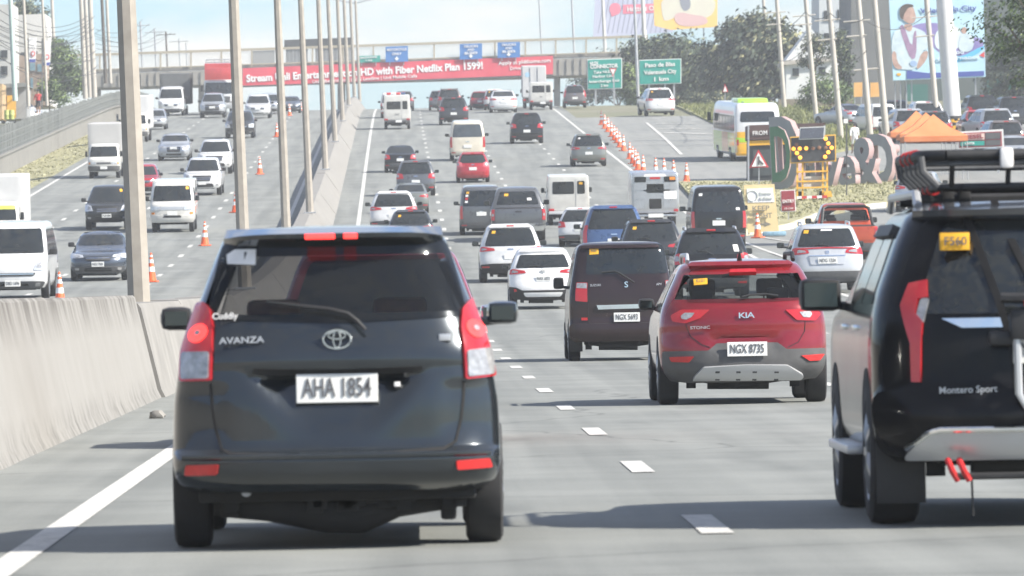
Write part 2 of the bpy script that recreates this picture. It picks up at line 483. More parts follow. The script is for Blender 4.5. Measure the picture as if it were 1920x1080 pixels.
# median barrier: a near block with a square end, then the long wide one carrying the lamp posts
def barrier(name, label, prof, y0, y1, step, m):
    root = empty(name, (prof[0][0], y0, 0), label, 'barrier')
    y = y0
    while y < y1:
        ye = min(y + step, y1)
        bm = bmesh.new()
        n = max(1, int((ye - y) / 6)); rings = []
        jx, jz = rnd.uniform(-.012, .012), rnd.uniform(-.015, .015)
        for k in range(n + 1):
            yy = y + (ye - y - .03) * k / n
            rings.append([bm.verts.new((px + jx + sh(yy) - prof[0][0], yy - y0, pz + (jz if pz > .3 else 0) + h(yy))) for px, pz in prof])
        for i in range(n):
            for k in range(len(prof) - 1): bm.faces.new((rings[i][k], rings[i + 1][k], rings[i + 1][k + 1], rings[i][k + 1]))
        bm.faces.new(rings[0]); bm.faces.new(rings[-1])
        bm_obj('barrier_block', bm, m, root, 25)
        y = ye
    return root
def streaked(name):
    m = bpy.data.materials.new(name); m.use_nodes = True
    nt = m.node_tree; b = nt.nodes['Principled BSDF']; N = nt.nodes.new; K = nt.links.new
    t = N('ShaderNodeTexCoord')
    mp1 = N('ShaderNodeMapping'); mp1.inputs['Scale'].default_value = (.6, .55, .05)
    n1 = N('ShaderNodeTexNoise'); n1.inputs['Scale'].default_value = 3.5; n1.inputs['Detail'].default_value = 8; n1.inputs['Roughness'].default_value = .7
    n2 = N('ShaderNodeTexNoise'); n2.inputs['Scale'].default_value = 1.1; n2.inputs['Detail'].default_value = 5
    K(t.outputs['Object'], mp1.inputs['Vector']); K(mp1.outputs['Vector'], n1.inputs['Vector']); K(t.outputs['Object'], n2.inputs['Vector'])
    sx = N('ShaderNodeSeparateXYZ'); K(t.outputs['Object'], sx.inputs['Vector'])
    up = N('ShaderNodeMapRange'); up.inputs['From Min'].default_value = .82; up.inputs['From Max'].default_value = 1.2; K(sx.outputs['Z'], up.inputs['Value'])
    mu = N('ShaderNodeMath'); mu.operation = 'MULTIPLY'
    st = N('ShaderNodeMapRange'); st.inputs['From Min'].default_value = .42; st.inputs['From Max'].default_value = .6; K(n1.outputs['Fac'], st.inputs['Value'])
    K(up.outputs['Result'], mu.inputs[0]); K(st.outputs['Result'], mu.inputs[1])
    x1 = N('ShaderNodeMix'); x1.data_type = 'RGBA'; x1.inputs['A'].default_value = (.195, .187, .170, 1); x1.inputs['B'].default_value = (.25, .242, .225, 1); K(n2.outputs['Fac'], x1.inputs['Factor'])
    x2 = N('ShaderNodeMix'); x2.data_type = 'RGBA'; x2.inputs['B'].default_value = (.095, .088, .078, 1); K(x1.outputs['Result'], x2.inputs['A']); K(mu.outputs[0], x2.inputs['Factor'])
    lo = N('ShaderNodeMapRange'); lo.inputs['From Min'].default_value = .32; lo.inputs['From Max'].default_value = .02; K(sx.outputs['Z'], lo.inputs['Value'])
    n6 = N('ShaderNodeTexNoise'); n6.inputs['Scale'].default_value = 2.4; n6.inputs['Detail'].default_value = 7; n6.inputs['Roughness'].default_value = .75; K(t.outputs['Object'], n6.inputs['Vector'])
    sc_ = N('ShaderNodeMapRange'); sc_.inputs['From Min'].default_value = .45; sc_.inputs['From Max'].default_value = .62; K(n6.outputs['Fac'], sc_.inputs['Value'])
    ml = N('ShaderNodeMath'); ml.operation = 'MULTIPLY'; K(lo.outputs['Result'], ml.inputs[0]); K(sc_.outputs['Result'], ml.inputs[1])
    x3 = N('ShaderNodeMix'); x3.data_type = 'RGBA'; x3.inputs['B'].default_value = (.11, .105, .095, 1); K(x2.outputs['Result'], x3.inputs['A']); K(ml.outputs[0], x3.inputs['Factor'])
    K(x3.outputs['Result'], b.inputs['Base Color']); b.inputs['Roughness'].default_value = .9
    bp = N('ShaderNodeBump'); bp.inputs['Strength'].default_value = .3; bp.inputs['Distance'].default_value = .02; K(n1.outputs['Fac'], bp.inputs['Height']); K(bp.outputs['Normal'], b.inputs['Normal'])
    return m
STREAK = streaked('rain_streaked_concrete')
barrier('median_barrier', 'near rain-streaked concrete median barrier ending beside the dark minivan', [(-3.10, .0), (-3.15, .10), (-3.355, 1.02), (-3.365, 1.05), (-3.40, 1.22), (-3.43, 1.25), (-3.80, 1.25), (-3.84, 1.22), (-4.05, .3), (-4.15, 0)], -20, 86.4, 10.7, STREAK)
barrier('median_barrier', 'short stained barrier stretch behind the dark minivan roof line', [(-3.08, .0), (-3.13, .10), (-3.36, 1.10), (-3.40, 1.16), (-3.95, 1.16), (-4.0, 1.1), (-4.2, 0)], 86.6, 132, 15, CONC)
barrier('median_barrier', 'long pale concrete median barrier carrying the lamp posts up the hill', [(-3.04, .0), (-3.14, .12), (-3.30, .35), (-3.74, .98), (-3.80, 1.02), (-4.24, 1.02), (-4.28, .98), (-4.30, 0)], 132.1, 690, 30, CONC)

# ---------------------------------------------------------------- lamp posts on the median
POLEM = mat('lamp_post_concrete', (.26, .235, .20), .8, nscale=3.5, col2=(.35, .32, .275), bump=.15)
STEEL = mat('galvanised_steel', (.42, .43, .44), .45, .5, noise=.15, nscale=4)
LAMPH = mat('lamp_head', (.3, .3, .31), .5, .3)
def pole_mesh(name, r0, r1, H_, n=8):
    bm = bmesh.new(); add_tube(bm, [(0, 0, 0), (0, 0, H_ * .5), (0, 0, H_)], [r0, (r0 + r1) / 2, r1], n)
    me = bpy.data.meshes.new(name); bmesh.ops.recalc_face_normals(bm, faces=bm.faces); bm.to_mesh(me); bm.free()
    return me
lp_me = pole_mesh('pole', .165, .11, 9.3); lp_me.materials.append(POLEM)
def arm_mesh(s_):
    bm = bmesh.new()
    add_tube(bm, [(0, 0, 9.05), (s_ * 1.0, 0, 9.25), (s_ * 2.2, 0, 9.52), (s_ * 3.2, 0, 9.72)], [.06, .05, .045, .04], 6)
    me = bpy.data.meshes.new('arm'); bm.to_mesh(me); bm.free(); me.materials.append(STEEL); return me
def head_mesh(s_):
    bm = bmesh.new(); add_box(bm, min(s_ * 3.1, s_ * 3.75), max(s_ * 3.1, s_ * 3.75), -.13, .13, 9.68, 9.82, .04)
    me = bpy.data.meshes.new('lamp_head'); bm.to_mesh(me); bm.free(); me.materials.append(LAMPH); return me
ARMS = {s_: (arm_mesh(s_), head_mesh(s_)) for s_ in (-1, 1)}
base_me = bpy.data.meshes.new('base_plate'); bm = bmesh.new(); add_box(bm, -.24, .24, -.24, .24, 0, .06, .01); bm.to_mesh(base_me); bm.free(); base_me.materials.append(STEEL)
ORD = ['first, nearest the camera,', 'second', 'third', 'fourth', 'fifth', 'sixth', 'seventh', 'eighth', 'ninth', 'tenth', 'eleventh']
for i, y in enumerate([98, 161, 221, 281, 348, 409, 470, 530, 590, 650]):
    top = 1.02
    r_ = empty('lamp_post', (-3.81 + sh(y), y, h(y) + top), 'tall concrete lamp post on the median, %s counted from the front' % ORD[i], 'lamp post', 'lamp posts along the median')
    link('pole', lp_me, None, r_)
    link('base_plate', base_me, None, r_)
    for s_ in (-1, 1):
        a = link('arm', ARMS[s_][0], None, r_); link('lamp_head', ARMS[s_][1], None, a)
    r_.rotation_euler = (0, R(-1.5 + rnd.uniform(-.35, .35)), 0)

# ---------------------------------------------------------------- px helpers for far upright things
def prism_px(name, pts, Y, depth, material, parent=None, smooth=0):
    o0 = parent.location if parent is not None else Vector((0, 0, 0))
    q = [aty(p[0], p[1], Y) - o0 for p in pts]
    return flat_poly(name, [(v.x, v.z) for v in q], Y - o0.y, depth, material, parent)
def rect(x0, y0, x1, y1): return [(x0, y1), (x1, y1), (x1, y0), (x0, y0)]
def text_px(body_, cx, cy, hpx, Y, parent, material, tilt=0.0, wpx=None, weight=.012, name='lettering', dy=-.05, align='CENTER'):
    size = hpx * Y / F / .70
    me = text_mesh(body_, size, .012, align, weight)
    xs = [v.co.x for v in me.vertices]
    sx = 1.0
    if wpx: sx = (wpx * Y / F) / (max(xs) - min(xs))
    p = aty(cx, cy, Y) - (parent.location if parent is not None else Vector((0, 0, 0)))
    return text_obj(name, body_, size, (p.x, p.y + dy, p.z), material, parent, (R(90), R(-tilt), 0), .012, align, weight, sx)
def line3(name, a, b, r_, m, parent, n=6):
    o0 = parent.location if parent is not None else Vector((0, 0, 0))
    return tube_obj(name, [Vector(a) - o0, Vector(b) - o0], r_, m, parent, n)

# ---------------------------------------------------------------- left retaining wall with fence
WALLC = mat('wall_concrete', (.15, .147, .138), .9, nscale=.8, col2=(.21, .205, .19), bump=.2)
FENCEM = mat('fence_steel', (.10, .11, .105), .8, .1, nscale=2, col2=(.20, .21, .20))
WX = lambda y: -22.6 + sh(y)
WZ = lambda y: h(y) - .4
def wtop(y): return WZ(y) + 1.2
rw = empty('retaining_wall', (WX(300), 300, WZ(300)), 'grey concrete retaining wall behind the left grass verge', 'wall')
y = 300.0
while y < 660:
    bm = bmesh.new(); ring = []
    for yy in (y, y + 9.95):
        x = WX(yy) - rw.location.x
        ring.append([bm.verts.new((x + a, yy - 300, b - rw.location.z)) for a, b in ((.0, WZ(yy) - .6), (-.05, wtop(yy) - .1), (.08, wtop(yy) - .1), (.08, wtop(yy)), (-.35, wtop(yy)), (-.35, WZ(yy) - .6))])
    for k in range(6): bm.faces.new((ring[0][k], ring[0][(k + 1) % 6], ring[1][(k + 1) % 6], ring[1][k]))
    bm.faces.new(ring[0]); bm.faces.new(ring[1])
    bm_obj('wall_panel', bm, WALLC, rw, 20)
    y += 10
fn_ = empty('mesh_fence', (WX(300), 300, wtop(300)), 'tall grey picket fence on top of the left retaining wall', 'fence')
pk = bpy.data.meshes.new('picket'); bm = bmesh.new(); add_box(bm, -.02, .02, -.05, .05, 0, 1.75); bm.to_mesh(pk); bm.free(); pk.materials.append(FENCEM)
y = 345.0; cnt = 0
while y < 640:
    step = .78 if y < 500 else 1.5
    o = bpy.data.objects.new('picket', pk); COL.objects.link(o); o.parent = fn_
    o.location = (WX(y) - .15 - fn_.location.x, y - 300, wtop(y) - fn_.location.z)
    o.scale = (1, rnd.uniform(2.2, 5.5) if y < 500 else 8, rnd.uniform(.93, 1.03) * (.92 - .28 * max(0, min(1, (y - 400) / 150)))); o.rotation_euler = (rnd.uniform(-.02, .02), 0, 0)
    y += step; cnt += 1
for dz in (.2, .62, 1.02):
    tube_obj('fence_rail', [(WX(yy) - .15 - fn_.location.x, yy - 300, wtop(yy) + dz - fn_.location.z) for yy in range(345, 645, 20)], .03, FENCEM, fn_, 5)
# ---------------------------------------------------------------- vehicle toolkit
def pchip(xs, ys):
    n = len(xs)
    hh = [xs[i + 1] - xs[i] for i in range(n - 1)]
    dl = [(ys[i + 1] - ys[i]) / hh[i] for i in range(n - 1)]
    m = [0.0] * n
    m[0], m[-1] = dl[0], dl[-1]
    for i in range(1, n - 1):
        if dl[i - 1] * dl[i] <= 0: m[i] = 0.0
        else:
            w1, w2 = 2 * hh[i] + hh[i - 1], hh[i] + 2 * hh[i - 1]
            m[i] = (w1 + w2) / (w1 / dl[i - 1] + w2 / dl[i])
    def f(x):
        if x <= xs[0]: return ys[0]
        if x >= xs[-1]: return ys[-1]
        i = 0
        while x > xs[i + 1]: i += 1
        t = (x - xs[i]) / hh[i]
        return ((1 + 2 * t) * (1 - t) ** 2 * ys[i] + t * (1 - t) ** 2 * hh[i] * m[i]
                + t * t * (3 - 2 * t) * ys[i + 1] + t * t * (t - 1) * hh[i] * m[i + 1])
    return f
class Hull:
    """a car body as a stack of rounded plan outlines; rear at y=0 side, nose towards +y"""
    def __init__(s, rows, Dr=0.3, pr=2.6, Df=0.5, pf=2.3, disp=None, nr=17, ns=7, lev=3, crown=0.03, holes=None):
        s.rows = rows; s.Dr, s.pr, s.Df, s.pf = Dr, pr, Df, pf
        s.disp, s.nr, s.ns, s.lev, s.crown = disp, nr, ns, lev, crown
        s.holes = holes or []
        zs = [r[0] for r in rows]
        s.W = pchip(zs, [r[1] for r in rows]); s.yr = pchip(zs, [r[2] for r in rows]); s.yf = pchip(zs, [r[3] for r in rows])
        s.zs = zs
    def rear(s, u, z):
        a = min(abs(u), 0.9999)
        y = s.yr(z) + s.Dr * (1 - (1 - a ** s.pr) ** (1 / s.pr))
        x = u * s.W(z)
        if s.disp: y += s.disp(x, z)
        return Vector((x, y, z))
    def front(s, u, z):
        a = min(abs(u), 0.9999)
        return Vector((u * s.W(z), s.yf(z) - s.Df * (1 - (1 - a ** s.pf) ** (1 / s.pf)), z))
    def sidex(s, y, z):
        w, r_, f_ = s.W(z), s.yr(z), s.yf(z)
        if y < r_ + s.Dr:
            t = max(0.0, min(1.0, 1 - (y - r_) / s.Dr)); return w * max(0.0, 1 - t ** s.pr) ** (1 / s.pr)
        if y > f_ - s.Df:
            t = max(0.0, min(1.0, 1 - (f_ - y) / s.Df)); return w * max(0.0, 1 - t ** s.pf) ** (1 / s.pf)
        return w
    def surf(s, kind):
        if kind == 'rear': g = s.rear; flip = Vector((0, -1, 0))
        elif kind == 'front': g = s.front; flip = Vector((0, 1, 0))
        elif kind == 'left': g = lambda a, b: Vector((-s.sidex(a, b), a, b)); flip = Vector((-1, 0, 0))
        else: g = lambda a, b: Vector((s.sidex(a, b), a, b)); flip = Vector((1, 0, 0))
        def fn(a, b, off):
            e = 0.006
            p = g(a, b)
            n = (g(a + e, b) - g(a - e, b)).cross(g(a, b + e) - g(a, b - e))
            if n.length < 1e-9: n = flip.copy()
            n.normalize()
            if n.dot(flip) < 0: n = -n
            return p + n * off
        return fn
    def mesh(s, bm, mi=0, mi_bottom=1):
        lv = []
        for i in range(len(s.zs) - 1):
            for k in range(s.lev): lv.append(s.zs[i] + (s.zs[i + 1] - s.zs[i]) * k / s.lev)
        lv.append(s.zs[-1])
        rings = []
        for z in lv:
            pts = []
            for i in range(s.nr):
                t = -1 + 2 * i / (s.nr - 1)
                u = math.copysign(1 - (1 - abs(t)) ** 1.9, t)
                pts.append(s.rear(u, z))
            ya, yb = s.yr(z) + s.Dr, s.yf(z) - s.Df
            w = s.W(z)
            for k in range(1, s.ns): pts.append(Vector((w, ya + (yb - ya) * k / s.ns, z)))
            for i in range(s.nr):
                t = 1 - 2 * i / (s.nr - 1)
                u = math.copysign(1 - (1 - abs(t)) ** 1.9, t)
                pts.append(s.front(u, z))
            for k in range(1, s.ns): pts.append(Vector((-w, yb + (ya - yb) * k / s.ns, z)))
            rings.append([bm.verts.new(p) for p in pts])
        top = rings[-1]
        zt = s.zs[-1]
        c = Vector((0, (s.yr(zt) + s.yf(zt)) / 2, zt))
        for sc in (0.93, 0.75, 0.4):
            rings.append([bm.verts.new(Vector((c.x + (v.co.x - c.x) * sc, c.y + (v.co.y - c.y) * sc, zt + s.crown * (1 - sc * sc)))) for v in top])
        n = len(top)
        f0 = s.nr + s.ns - 1
        for i in range(len(rings) - 1):
            for k in range(n):
                if s.holes and i < len(lv) - 1:
                    skip = False
                    for (kind, za, zb_, um) in s.holes:
                        if lv[i] >= za and lv[i + 1] <= zb_:
                            if kind == 'rear' and k < s.nr - 1 and max(abs(-1 + 2 * k / (s.nr - 1)), abs(-1 + 2 * (k + 1) / (s.nr - 1))) < um: skip = True
                            if kind == 'front' and f0 <= k < f0 + s.nr - 1 and max(abs(1 - 2 * (k - f0) / (s.nr - 1)), abs(1 - 2 * (k + 1 - f0) / (s.nr - 1))) < um: skip = True
                    if skip: continue
                f = bm.faces.new((rings[i][k], rings[i][(k + 1) % n], rings[i + 1][(k + 1) % n], rings[i + 1][k])); f.material_index = mi
        f = bm.faces.new(rings[-1]); f.material_index = mi
        f = bm.faces.new(rings[0]); f.material_index = mi_bottom
def round_poly(pts, r, k=3):
    out = []
    n = len(pts)
    for i in range(n):
        p0, p1, p2 = Vector(pts[i - 1]), Vector(pts[i]), Vector(pts[(i + 1) % n])
        a, b = p0 - p1, p2 - p1
        ra, rb = min(r, a.length * 0.45), min(r, b.length * 0.45)
        a, b = p1 + a.normalized() * ra, p1 + b.normalized() * rb
        for j in range(k + 1):
            t = j / k
            q = a * (1 - t) ** 2 + p1 * 2 * t * (1 - t) + b * t * t
            out.append((q.x, q.y))
    return out
def patch_bm(fn, outline, off=0.006, base=-0.02, sa=0.12, sb=0.12):
    bm = bmesh.new()
    bm.faces.new([bm.verts.new((a, b, 0)) for a, b in outline])
    for ax, st in ((0, sa), (1, sb)):
        lo = min(p[ax] for p in outline); hi = max(p[ax] for p in outline)
        n = int((hi - lo) / st)
        for k in range(1, n + 1):
            c = lo + (hi - lo) * k / (n + 1)
            co = [0, 0, 0]; co[ax] = c
            no = [0, 0, 0]; no[ax] = 1
            bmesh.ops.bisect_plane(bm, geom=list(bm.verts) + list(bm.edges) + list(bm.faces), plane_co=co, plane_no=no, dist=1e-5)
    be = [e for e in bm.edges if e.is_boundary]
    r_ = bmesh.ops.extrude_edge_only(bm, edges=be)
    new = {v for v in r_['geom'] if isinstance(v, bmesh.types.BMVert)}
    for v in bm.verts:
        v.co = fn(v.co.x, v.co.y, base if v in new else off)
    return bm
def patch(v, name, fn, outline, material, off=0.006, base=-0.02, sa=0.12, sb=0.12, rnd_=0.0, parent=None):
    if rnd_: outline = round_poly(outline, rnd_)
    return bm_obj(name, patch_bm(fn, outline, off, base, sa, sb), material, parent or v, smooth=40)
def band(fn_pts, w):
    """a thin band polygon along a polyline in patch coordinates"""
    L_, R_ = [], []
    for i, p in enumerate(fn_pts):
        a, b = fn_pts[max(i - 1, 0)], fn_pts[min(i + 1, len(fn_pts) - 1)]
        dx, dy = b[0] - a[0], b[1] - a[1]
        l = math.hypot(dx, dy) or 1
        L_.append((p[0] - dy / l * w / 2, p[1] + dx / l * w / 2)); R_.append((p[0] + dy / l * w / 2, p[1] - dx / l * w / 2))
    return R_ + L_[::-1]
class Near:
    """reads photo measurements of a rear face as (share of half width, height)"""
    def __init__(s, hull, cx, cy, ppm):
        s.h, s.cx, s.cy, s.p = hull, cx, cy, ppm
    def xz(s, px, py):
        a, b = px - s.cx, py - s.cy
        return ((a * math.cos(ROLL) - b * math.sin(ROLL)) / s.p, -(a * math.sin(ROLL) + b * math.cos(ROLL)) / s.p)
    def u(s, px, py):
        x, z = s.xz(px, py)
        return (max(-.995, min(.995, x / s.h.W(z))), z)
    def poly(s, pts): return [s.u(*p) for p in pts]
    def pt(s, px, py, off=0.0):
        u, z = s.u(px, py)
        return s.h.surf('rear')(u, z, off)
def seat(v, x, y, z, m=CREAMIN, w=.5):
    bm = bmesh.new()
    add_box(bm, x - w / 2, x + w / 2, y - .06, y + .08, .45, z, .05)
    add_box(bm, x - .14, x + .14, y - .05, y + .06, z + .05, z + .24, .04)
    add_tube(bm, [(x - .06, y, z - .02), (x - .06, y, z + .08)], .008, 6); add_tube(bm, [(x + .06, y, z - .02), (x + .06, y, z + .08)], .008, 6)
    return bm_obj('seat', bm, m, v, 40)
def mir(pts): return [(-a, b) for a, b in reversed(pts)]
def tyre_mesh():
    bm = bmesh.new()
    w, r_ = 0.1075, 0.33
    add_lathe(bm, [(-w * .7, .20), (-w, .235), (-w, .295), (-w * .86, .322), (-w * .45, .33), (w * .45, .33), (w * .86, .322), (w, .295), (w, .235), (w * .7, .20)], 'x', 28)
    me = bpy.data.meshes.new('wheel'); bmesh.ops.recalc_face_normals(bm, faces=bm.faces); bm.to_mesh(me); bm.free()
    for p in me.polygons: p.use_smooth = True
    me.set_sharp_from_angle(angle=R(40)); me.materials.append(RUBBER)
    return me
def rim_mesh():
    bm = bmesh.new()
    add_lathe(bm, [(0.03, .20), (.095, .232), (.103, .222), (.07, .19), (.03, .185)], 'x', 24)
    for k in range(5):
        a = 2 * math.pi * k / 5
        add_tube(bm, [(.06, 0, 0), (.085, .1 * math.cos(a), .1 * math.sin(a)), (.075, .2 * math.cos(a), .2 * math.sin(a))], [.05, .034, .028], 6)
    add_lathe(bm, [(.04, .06), (.09, .05), (.1, .02)], 'x', 12)
    me = bpy.data.meshes.new('rim'); bmesh.ops.recalc_face_normals(bm, faces=bm.faces); bm.to_mesh(me); bm.free()
    for p in me.polygons: p.use_smooth = True
    me.set_sharp_from_angle(angle=R(40)); me.materials.append(RIM)
    return me
TYRE, RIMM = tyre_mesh(), rim_mesh()
def wheels(v, hull, ys, r_, w=0.2, z_arch=None, arch=True, inset=0.0):
    zb = hull.zs[0]
    for y in ys:
        for s_ in (-1, 1):
            X = s_ * (hull.W(0.5) - w / 2 + 0.012 - inset)
            o = link('wheel', TYRE, None, v); o.location = (X, y, r_)
            o.scale = (w / 0.215 * s_, r_ / 0.33, r_ / 0.33)
            q = link('rim', RIMM, None, o)
            if arch:
                ra = r_ * 1.17
                pts = []
                for k in range(25):
                    a = math.pi * (-0.12 + 1.24 * k / 24)
                    pts.append((y + ra * math.cos(a), max(zb + 0.005, r_ + ra * math.sin(a))))
                p2 = []
                for q_ in pts:
                    if not p2 or (abs(q_[0] - p2[-1][0]) + abs(q_[1] - p2[-1][1])) > 1e-3: p2.append(q_)
                patch(v, 'wheel_arch', hull.surf('left' if s_ < 0 else 'right'), p2, UNDER, 0.003, -0.02, 0.25, 0.15)  # black patch paints the wheel well's shade onto the uncut body side
def mirror_part(v, s_, x, y, z, w=0.20, hh=0.15, m=BLACK, arm=0.1):
    bm = bmesh.new()
    add_box(bm, s_ * (x + arm * 0.4) if s_ > 0 else -(x + arm * .4 + w), (x + arm * .4 + w) if s_ > 0 else -(x + arm * .4), y - 0.05, y + 0.1, z - hh / 2, z + hh / 2, 0.045)
    add_tube(bm, [(s_ * (x - 0.12), y + 0.03, z - hh * .45), (s_ * (x + arm), y + 0.03, z - hh * .3)], 0.025, 6)
    o = bm_obj('mirror', bm, m, v, 50)
    bm = bmesh.new()
    a, b = (s_ * (x + arm * .4 + 0.025), s_ * (x + arm * .4 + w - 0.025))
    add_box(bm, min(a, b), max(a, b), y - 0.056, y - 0.052, z - hh / 2 + .025, z + hh / 2 - .025)
    bm_obj('mirror_glass', bm, MIRROR, o, 0)
    return o
def plate_part(v, p, text, w=0.39, hh=0.155, size=0.115, facing=-1, m=PLATE, ink=INK):
    x, y, z = p
    bm = bmesh.new()
    add_box(bm, x - w / 2, x + w / 2, y - 0.008, y + 0.008, z - hh / 2, z + hh / 2, 0.004)
    o = bm_obj('number_plate', bm, m, v, 0)
    if text:
        me_ = text_mesh(text, size, .002, 'CENTER', .004)
        tw = max(q.co.x for q in me_.vertices) - min(q.co.x for q in me_.vertices)
        text_obj('plate_lettering', text, size, (x, y + facing * 0.012, z), ink, o, (R(90), 0, 0 if facing < 0 else R(180)), 0.002, weight=0.004, sx=w * .84 / tw)
    return o
def body(v, hulls, paint_m, name='body'):
    bm = bmesh.new()
    for hl in hulls: hl.mesh(bm)
    return bm_obj(name, bm, [paint_m, UNDER], v, 38)
def underbody(v, hull, L, z0=0.2, muffler=True):
    bm = bmesh.new()
    W = hull.W(hull.zs[0])
    zb = hull.zs[0] + 0.03
    add_box(bm, -W * .72, W * .72, 0.35, L - 0.5, z0 + .04, zb, 0.03)
    if muffler:
        add_tube(bm, [(-W * .5, .35, z0 + .06), (W * .35, .35, z0 + .05)], 0.09, 10)
        add_tube(bm, [(-W * .8, .95, z0 + .1), (0, .95, z0 + .08), (W * .8, .95, z0 + .1)], [.05, .11, .05], 8)
        add_tube(bm, [(W * .42, .1, z0 + .07), (W * .42, .5, z0 + .07)], 0.035, 8)
        for s_ in (-1, 1): add_box(bm, s_ * W * .72 - .05, s_ * W * .72 + .05, .5, .56, z0 - .02, zb)
    return bm_obj('underbody', bm, UNDER, v, 40)
def mudflaps(v, hull, y, z0, z1, w=0.22):
    for s_ in (-1, 1):
        X = s_ * (hull.W(0.5) - w / 2 - .01)
        box_obj('mudflap', X - w / 2, X + w / 2, y, y + 0.012, z0, z1, BLACK, v, .003)
def rail(v, s_, x, y0, y1, z, m=SILVER, r_=0.022):
    tube_obj('roof_rail', [(s_ * x, y0, z - .05), (s_ * x, y0 + .12, z + .02), (s_ * x, y1 - .12, z + .02), (s_ * x, y1, z - .05)], r_, m, v, 8)
# scale table rows of a template
def rows_s(rows, sx=1, sy=1, sz=1, L=None):
    return [(z * sz, w * sx, a * sy, b * sy) for z, w, a, b in rows]
ROWS = dict(
    suv=[(.30, .80, .10, 4.44), (.42, .89, .02, 4.56), (.60, .92, .0, 4.60), (.80, .925, .03, 4.58), (.95, .92, .05, 4.48), (1.03, .905, .07, 3.75), (1.10, .885, .09, 3.42),
         (1.30, .82, .17, 3.08), (1.55, .725, .34, 2.68), (1.65, .675, .43, 2.50), (1.70, .60, .58, 2.30)],
    crossover=[(.27, .78, .12, 4.28), (.40, .875, .02, 4.40), (.58, .905, .0, 4.44), (.78, .91, .04, 4.40), (.92, .90, .07, 4.25), (1.0, .885, .09, 3.45), (1.06, .865, .11, 3.2),
               (1.25, .79, .24, 2.88), (1.45, .70, .48, 2.52), (1.54, .645, .64, 2.32), (1.59, .56, .82, 2.15)],
    van=[(.30, .77, .05, 4.58), (.45, .84, .0, 4.68), (.80, .85, .01, 4.66), (1.02, .848, .02, 4.52), (1.12, .842, .03, 4.22), (1.45, .80, .09, 3.86), (1.75, .745, .16, 3.5), (1.88, .70, .22, 3.35), (1.94, .61, .36, 3.12)],
    sedan=[(.22, .78, .12, 4.34), (.36, .86, .02, 4.46), (.55, .88, .0, 4.50), (.74, .88, .02, 4.42), (.84, .87, .05, 4.15), (.92, .855, .07, 3.42), (.99, .835, .12, 3.12), (1.03, .815, .42, 2.98),
           (1.18, .755, .80, 2.66), (1.34, .675, 1.12, 2.34), (1.41, .61, 1.32, 2.16), (1.45, .52, 1.52, 2.0)],
    hatch=[(.24, .74, .12, 3.72), (.36, .81, .02, 3.82), (.55, .83, .0, 3.86), (.75, .83, .03, 3.78), (.86, .82, .05, 3.6), (.94, .805, .08, 3.05), (1.0, .79, .11, 2.85), (1.2, .715, .28, 2.5),
           (1.38, .64, .50, 2.2), (1.46, .585, .64, 2.02), (1.50, .50, .82, 1.86)],
    mpv=[(.30, .74, .10, 4.0), (.40, .81, .01, 4.1), (.50, .83, .0, 4.14), (.75, .83, .03, 4.1), (.92, .82, .05, 3.95), (1.0, .80, .07, 3.3), (1.08, .775, .09, 3.05), (1.3, .70, .18, 2.75), (1.5, .625, .30, 2.45),
         (1.58, .575, .38, 2.3), (1.62, .50, .55, 2.1)],
    pickup_low=[(.36, .80, .06, 5.2), (.50, .90, .0, 5.28), (.72, .92, .0, 5.3), (.92, .92, .01, 5.2), (1.06, .91, .02, 5.05), (1.12, .89, .05, 4.3)],
    pickup_cab=[(1.0, .905, 1.5, 4.3), (1.14, .885, 1.55, 4.12), (1.4, .80, 1.68, 3.75), (1.66, .71, 1.86, 3.35), (1.75, .66, 1.96, 3.2), (1.79, .59, 2.1, 3.05)],
    cab=[(.38, .78, .0, 1.70), (.50, .83, .0, 1.78), (.80, .85, .0, 1.80), (1.05, .85, .0, 1.78), (1.15, .845, .0, 1.70), (1.5, .81, .02, 1.5), (1.8, .76, .06, 1.32), (1.9, .70, .1, 1.22)],
)
def slab_rows(W, L, z0, z1, r_=0.06, Wt=None):
    Wt = Wt or W
    return [(z0, W - r_, r_ * .6, L - r_ * .6), (z0 + r_, W, 0, L), (z1 - r_, Wt, 0, L), (z1 - r_ * .3, Wt - r_ * .35, r_ * .2, L - r_ * .2), (z1, Wt - r_, r_ * .7, L - r_ * .7)]

def pose(v, px, py, axle, away=True, yaw=0.0, s=1.0, w=None, width=None, lift=0.0):
    """stand a vehicle on the road: its nearest axle touches the ground where the sight line does"""
    p = at(px, py, lift)
    if w: s = max(0.9, min(1.18, 1.04 * w * p.y / F / width))
    ang = math.atan(slope(p.y))
    yawr = R(yaw) + (0 if away else math.pi)
    Rm = Matrix.Rotation(ang, 4, 'X') @ Matrix.Rotation(yawr, 4, 'Z')
    v.matrix_world = Matrix.Translation(p) @ Rm @ Matrix.Scale(s, 4) @ Matrix.Translation((0, -axle, 0))
    return p

